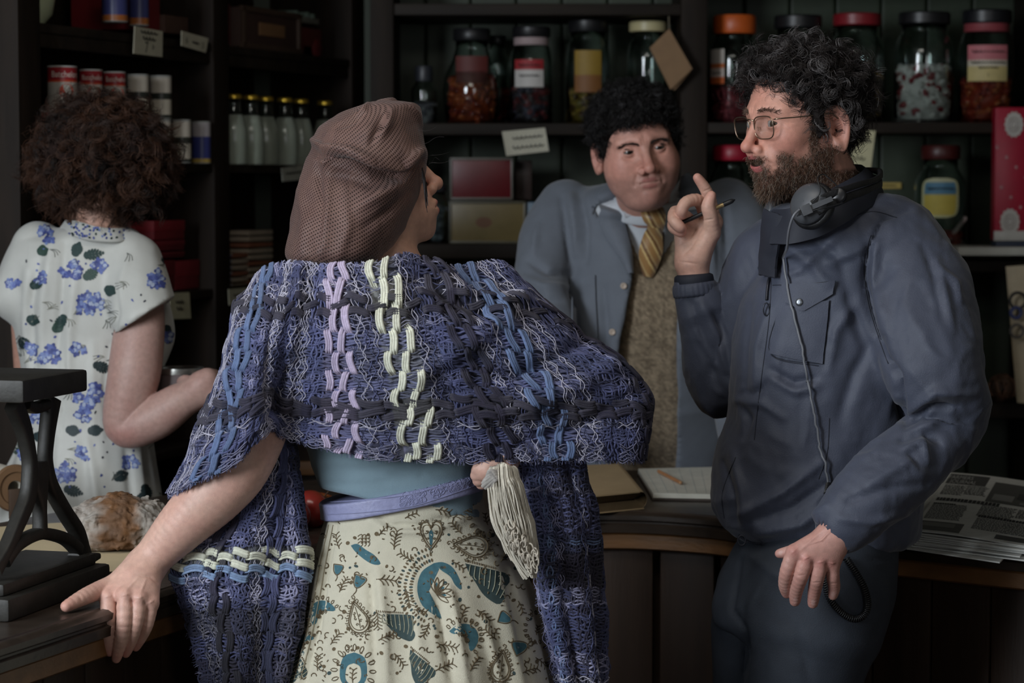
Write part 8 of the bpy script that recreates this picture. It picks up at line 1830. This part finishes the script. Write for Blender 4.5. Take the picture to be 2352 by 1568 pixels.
WT = [(.06, 'mid', NAV2), (.12, 'thin', WHT), (.17, 'thick', BLU), (.22, 'mid', LAV), (.27, 'thin', WHT), (.31, 'navy', NAVY), (.35, 'thin', WHT), (.38, 'navy', NAV2), (.43, 'thick', PNK), (.475, 'thin', WHT), (.535, 'thick', CRE), (.57, 'thin', WHT), (.59, 'navy', NAVY), (.645, 'thick', DRK), (.69, 'thin', WHT), (.745, 'thick', BLU), (.80, 'thin', WHT), (.86, 'navy', NAVY), (.89, 'thin', LAV), (.96, 'thick', DRK), (1.0, 'thin', LAV)]
FT = [(.05, 'thin', LAV), (.10, 'navy', NAVY), (.15, 'thin', WHT), (.23, 'thick', DRK), (.27, 'thin', LAV), (.31, 'navy', NAVY), (.37, 'navy', NAV2), (.46, 'mid', BLU), (.50, 'navy', NAVY), (.54, 'thin', WHT), (.58, 'navy', NAV2), (.64, 'navy', NAVY), (.74, 'thick', DRK), (.79, 'thin', WHT), (.82, 'navy', NAVY), (.87, 'navy', NAV2), (1.0, 'navy', NAVY)]
# spread the columns so that a band keeps its place along the cloth
g = G(); weave(g, cl_, lambda u: band(u, WT), lambda v: band(v, FT), 150, 66, 5, 1.0, (.025, .875))
frayed(g, cl_, 'v1', 700, .007, 6, [LAV, NAVY, NAV2]); frayed(g, cl_, 'v0', 300, .007, 7, [LAV, NAVY, NAV2])
shawl_o = g.make('shawl', M_yarn, wom)
# hanging ends: left in front of the arm side, right beside the tassel
def panel(name, cols_, nu, nv, nw, nh, WT, FT, seed, hem, folds, dark=None):
    A = cgrid(cols_, nu, nv); c = Cloth(A); U, Vv = np.meshgrid(np.linspace(0, 1, nu), np.linspace(0, 1, nv), indexing='ij')
    d = .004 * fbm(A.reshape(-1, 3), 18, 2, seed).reshape(nu, nv) + folds(U, Vv); c = Cloth(A + c.N * d[..., None]); g = G()
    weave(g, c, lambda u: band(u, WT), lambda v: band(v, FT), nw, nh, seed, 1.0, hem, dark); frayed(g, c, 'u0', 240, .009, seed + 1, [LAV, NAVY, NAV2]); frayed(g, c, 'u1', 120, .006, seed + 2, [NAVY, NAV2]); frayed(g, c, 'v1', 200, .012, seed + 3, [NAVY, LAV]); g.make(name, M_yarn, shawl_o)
WT2 = [(.10, 'mid', NAV2), (.22, 'thin', WHT), (.34, 'thick', DRK), (.46, 'mid', NAV2), (.56, 'thin', WHT), (.70, 'thick', NAVY), (.84, 'mid', LAV), (1.0, 'navy', DRK)]
KD_, KE_ = np.array(lin(40, 38, 52)), np.array(lin(54, 50, 64))
FT2 = [(.12, 'navy', DRK), (.22, 'mid', NAV2), (.30, 'navy', NAVY), (.36, 'mid', LAV), (.43, 'thick', CRE), (.47, 'thick', BL2), (.56, 'mid', LAV), (.58, 'navy', NAVY), (.68, 'navy', KD_), (.76, 'mid', KE_), (.88, 'navy', DRK), (1.0, 'mid', KE_)]
panel('shawl_end', [
 [(560, 985, 3.52), (500, 1110, 3.50), (440, 1210, 3.49), (402, 1305, 3.485), (428, 1390, 3.48), (452, 1480, 3.475), (472, 1580, 3.47), (485, 1680, 3.47)],
 [(590, 985, 3.50), (545, 1100, 3.47), (500, 1210, 3.46), (470, 1300, 3.45), (480, 1390, 3.445), (500, 1480, 3.44), (515, 1580, 3.44), (525, 1680, 3.44)],
 [(615, 985, 3.50), (590, 1095, 3.47), (560, 1205, 3.46), (540, 1300, 3.45), (545, 1390, 3.445), (555, 1480, 3.44), (565, 1580, 3.44), (570, 1680, 3.44)],
 [(640, 990, 3.50), (640, 1095, 3.475), (625, 1200, 3.465), (615, 1300, 3.455), (612, 1390, 3.45), (610, 1480, 3.45), (612, 1580, 3.45), (612, 1680, 3.45)],
 [(658, 1000, 3.51), (672, 1095, 3.49), (684, 1200, 3.48), (690, 1300, 3.475), (682, 1390, 3.465), (665, 1480, 3.46), (645, 1580, 3.46), (635, 1680, 3.46)],
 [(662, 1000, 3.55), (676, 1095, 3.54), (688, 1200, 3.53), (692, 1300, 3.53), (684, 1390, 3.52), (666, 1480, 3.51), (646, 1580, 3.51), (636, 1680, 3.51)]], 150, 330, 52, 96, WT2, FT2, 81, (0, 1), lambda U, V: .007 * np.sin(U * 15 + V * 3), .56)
WT3 = [(.12, 'thin', LAV), (.30, 'mid', BLU), (.42, 'thin', LAV), (.62, 'navy', DRK), (.74, 'thin', WHT), (.90, 'navy', DRK), (1.0, 'mid', NAV2)]
FT3 = [(.10, 'navy', NAVY), (.16, 'mid', LAV), (.28, 'navy', NAV2), (.34, 'mid', BLU), (.46, 'navy', DRK), (.52, 'mid', LAV), (.70, 'navy', NAVY), (.78, 'mid', LAV), (.90, 'thin', WHT), (1.0, 'mid', LAV)]
panel('shawl_end', [
 [(1190, 1040, 3.50), (1205, 1120, 3.50), (1222, 1230, 3.50), (1228, 1330, 3.50), (1240, 1420, 3.50), (1262, 1510, 3.50), (1285, 1600, 3.50), (1290, 1680, 3.50)],
 [(1225, 1040, 3.475), (1240, 1120, 3.47), (1258, 1230, 3.465), (1265, 1330, 3.46), (1275, 1420, 3.46), (1290, 1510, 3.46), (1305, 1600, 3.46), (1310, 1680, 3.46)],
 [(1275, 1040, 3.48), (1290, 1120, 3.475), (1305, 1230, 3.47), (1312, 1330, 3.465), (1318, 1420, 3.465), (1325, 1510, 3.465), (1335, 1600, 3.465), (1340, 1680, 3.465)],
 [(1318, 1040, 3.49), (1335, 1120, 3.485), (1352, 1230, 3.48), (1360, 1330, 3.48), (1362, 1420, 3.48), (1366, 1510, 3.48), (1370, 1600, 3.48), (1372, 1680, 3.48)],
 [(1336, 1040, 3.53), (1350, 1120, 3.53), (1366, 1230, 3.53), (1374, 1330, 3.53), (1378, 1420, 3.53), (1384, 1510, 3.53), (1386, 1600, 3.53), (1388, 1680, 3.53)]], 110, 320, 40, 92, WT3, FT3, 91, (0, 1), lambda U, V: .007 * np.sin(U * 17 - V * 4))
# cream tassel of looped cotton at the hip
M_tas = mat('cream_cotton_cord', attr=True, rough=0.9, var=0.15, vscale=200, bump=.4, bscale=800, sheen=.2)
r = np.random.default_rng(15); g = G(); n = 26; acc = []; cc = []
for k in range(210):
    a, b = r.uniform(0, 1), r.uniform(0, 1); t = np.linspace(0, 1, n); L = r.uniform(.55, 1.0) if k % 3 else 1.0
    x0 = 1122 + 62 * a; w0 = np.interp(t * L, [0, .12, .4, .75, 1], [0, 6, 20, 46, 66]); xs = x0 + w0 + (a - .5) * np.interp(t * L, [0, .15, .5, .8, 1], [-10, 20, 34, 6, -36]) + 3.0 * np.sin(t * r.uniform(9, 16) + r.uniform(0, 6)) * t
    ys = 1072 + 10 * abs(a - .5) + 250 * t * L - 16 * np.sin(PI * np.clip(t * 8, 0, 1)) + 3 * np.sin(t * 14 + a * 9); dd = 3.425 - .020 * math.sin(PI * a) * (.4 + .6 * b) + .012 * (1 - b) * 0 - .012 * np.interp(t, [0, .2, 1], [0, 1, .6]) * b
    acc.append(np.array([P(x, y, d_) for x, y, d_ in zip(xs, ys, dd * np.ones(n))])); s = .78 + .3 * r.uniform(); cc.append(np.array(lin(206, 198, 182)) * s)
g.tubes(np.array(acc), .0011, 6, 0, np.array(cc))
for k in range(46):                                                       # loops at the ends
    a = r.uniform(0, 1); x, y = 1170 + 66 * a + r.uniform(-8, 8), 1235 + 75 * a + r.uniform(-40, 10); an = np.linspace(0, 2*PI, 18); rx, ry = r.uniform(4, 7), r.uniform(9, 16)
    g.tubes(np.array([P(x + rx*math.sin(q_) + 2*math.cos(q_), y + ry*math.cos(q_), 3.395 + .006 * math.sin(q_ + k)) for q_ in an]), .0012, 6, 0, np.array(lin(196, 186, 170)) * r.uniform(.7, 1.0))
for k in range(14):
    a = k / 13.; g.tubes(dense([P(1108 + 16 * r.uniform(), 1098 + 24 * a, 3.42), P(1124 + 14 * a, 1082 + 20 * a, 3.402), P(1146, 1084 + 16 * a, 3.41)], np.zeros(3), 6)[0], .0032, 7, 0, np.array(lin(170, 164, 158)) * r.uniform(.8, 1.05))
g.make('tassel', M_tas, shawl_o, 'cream looped cotton tassel')
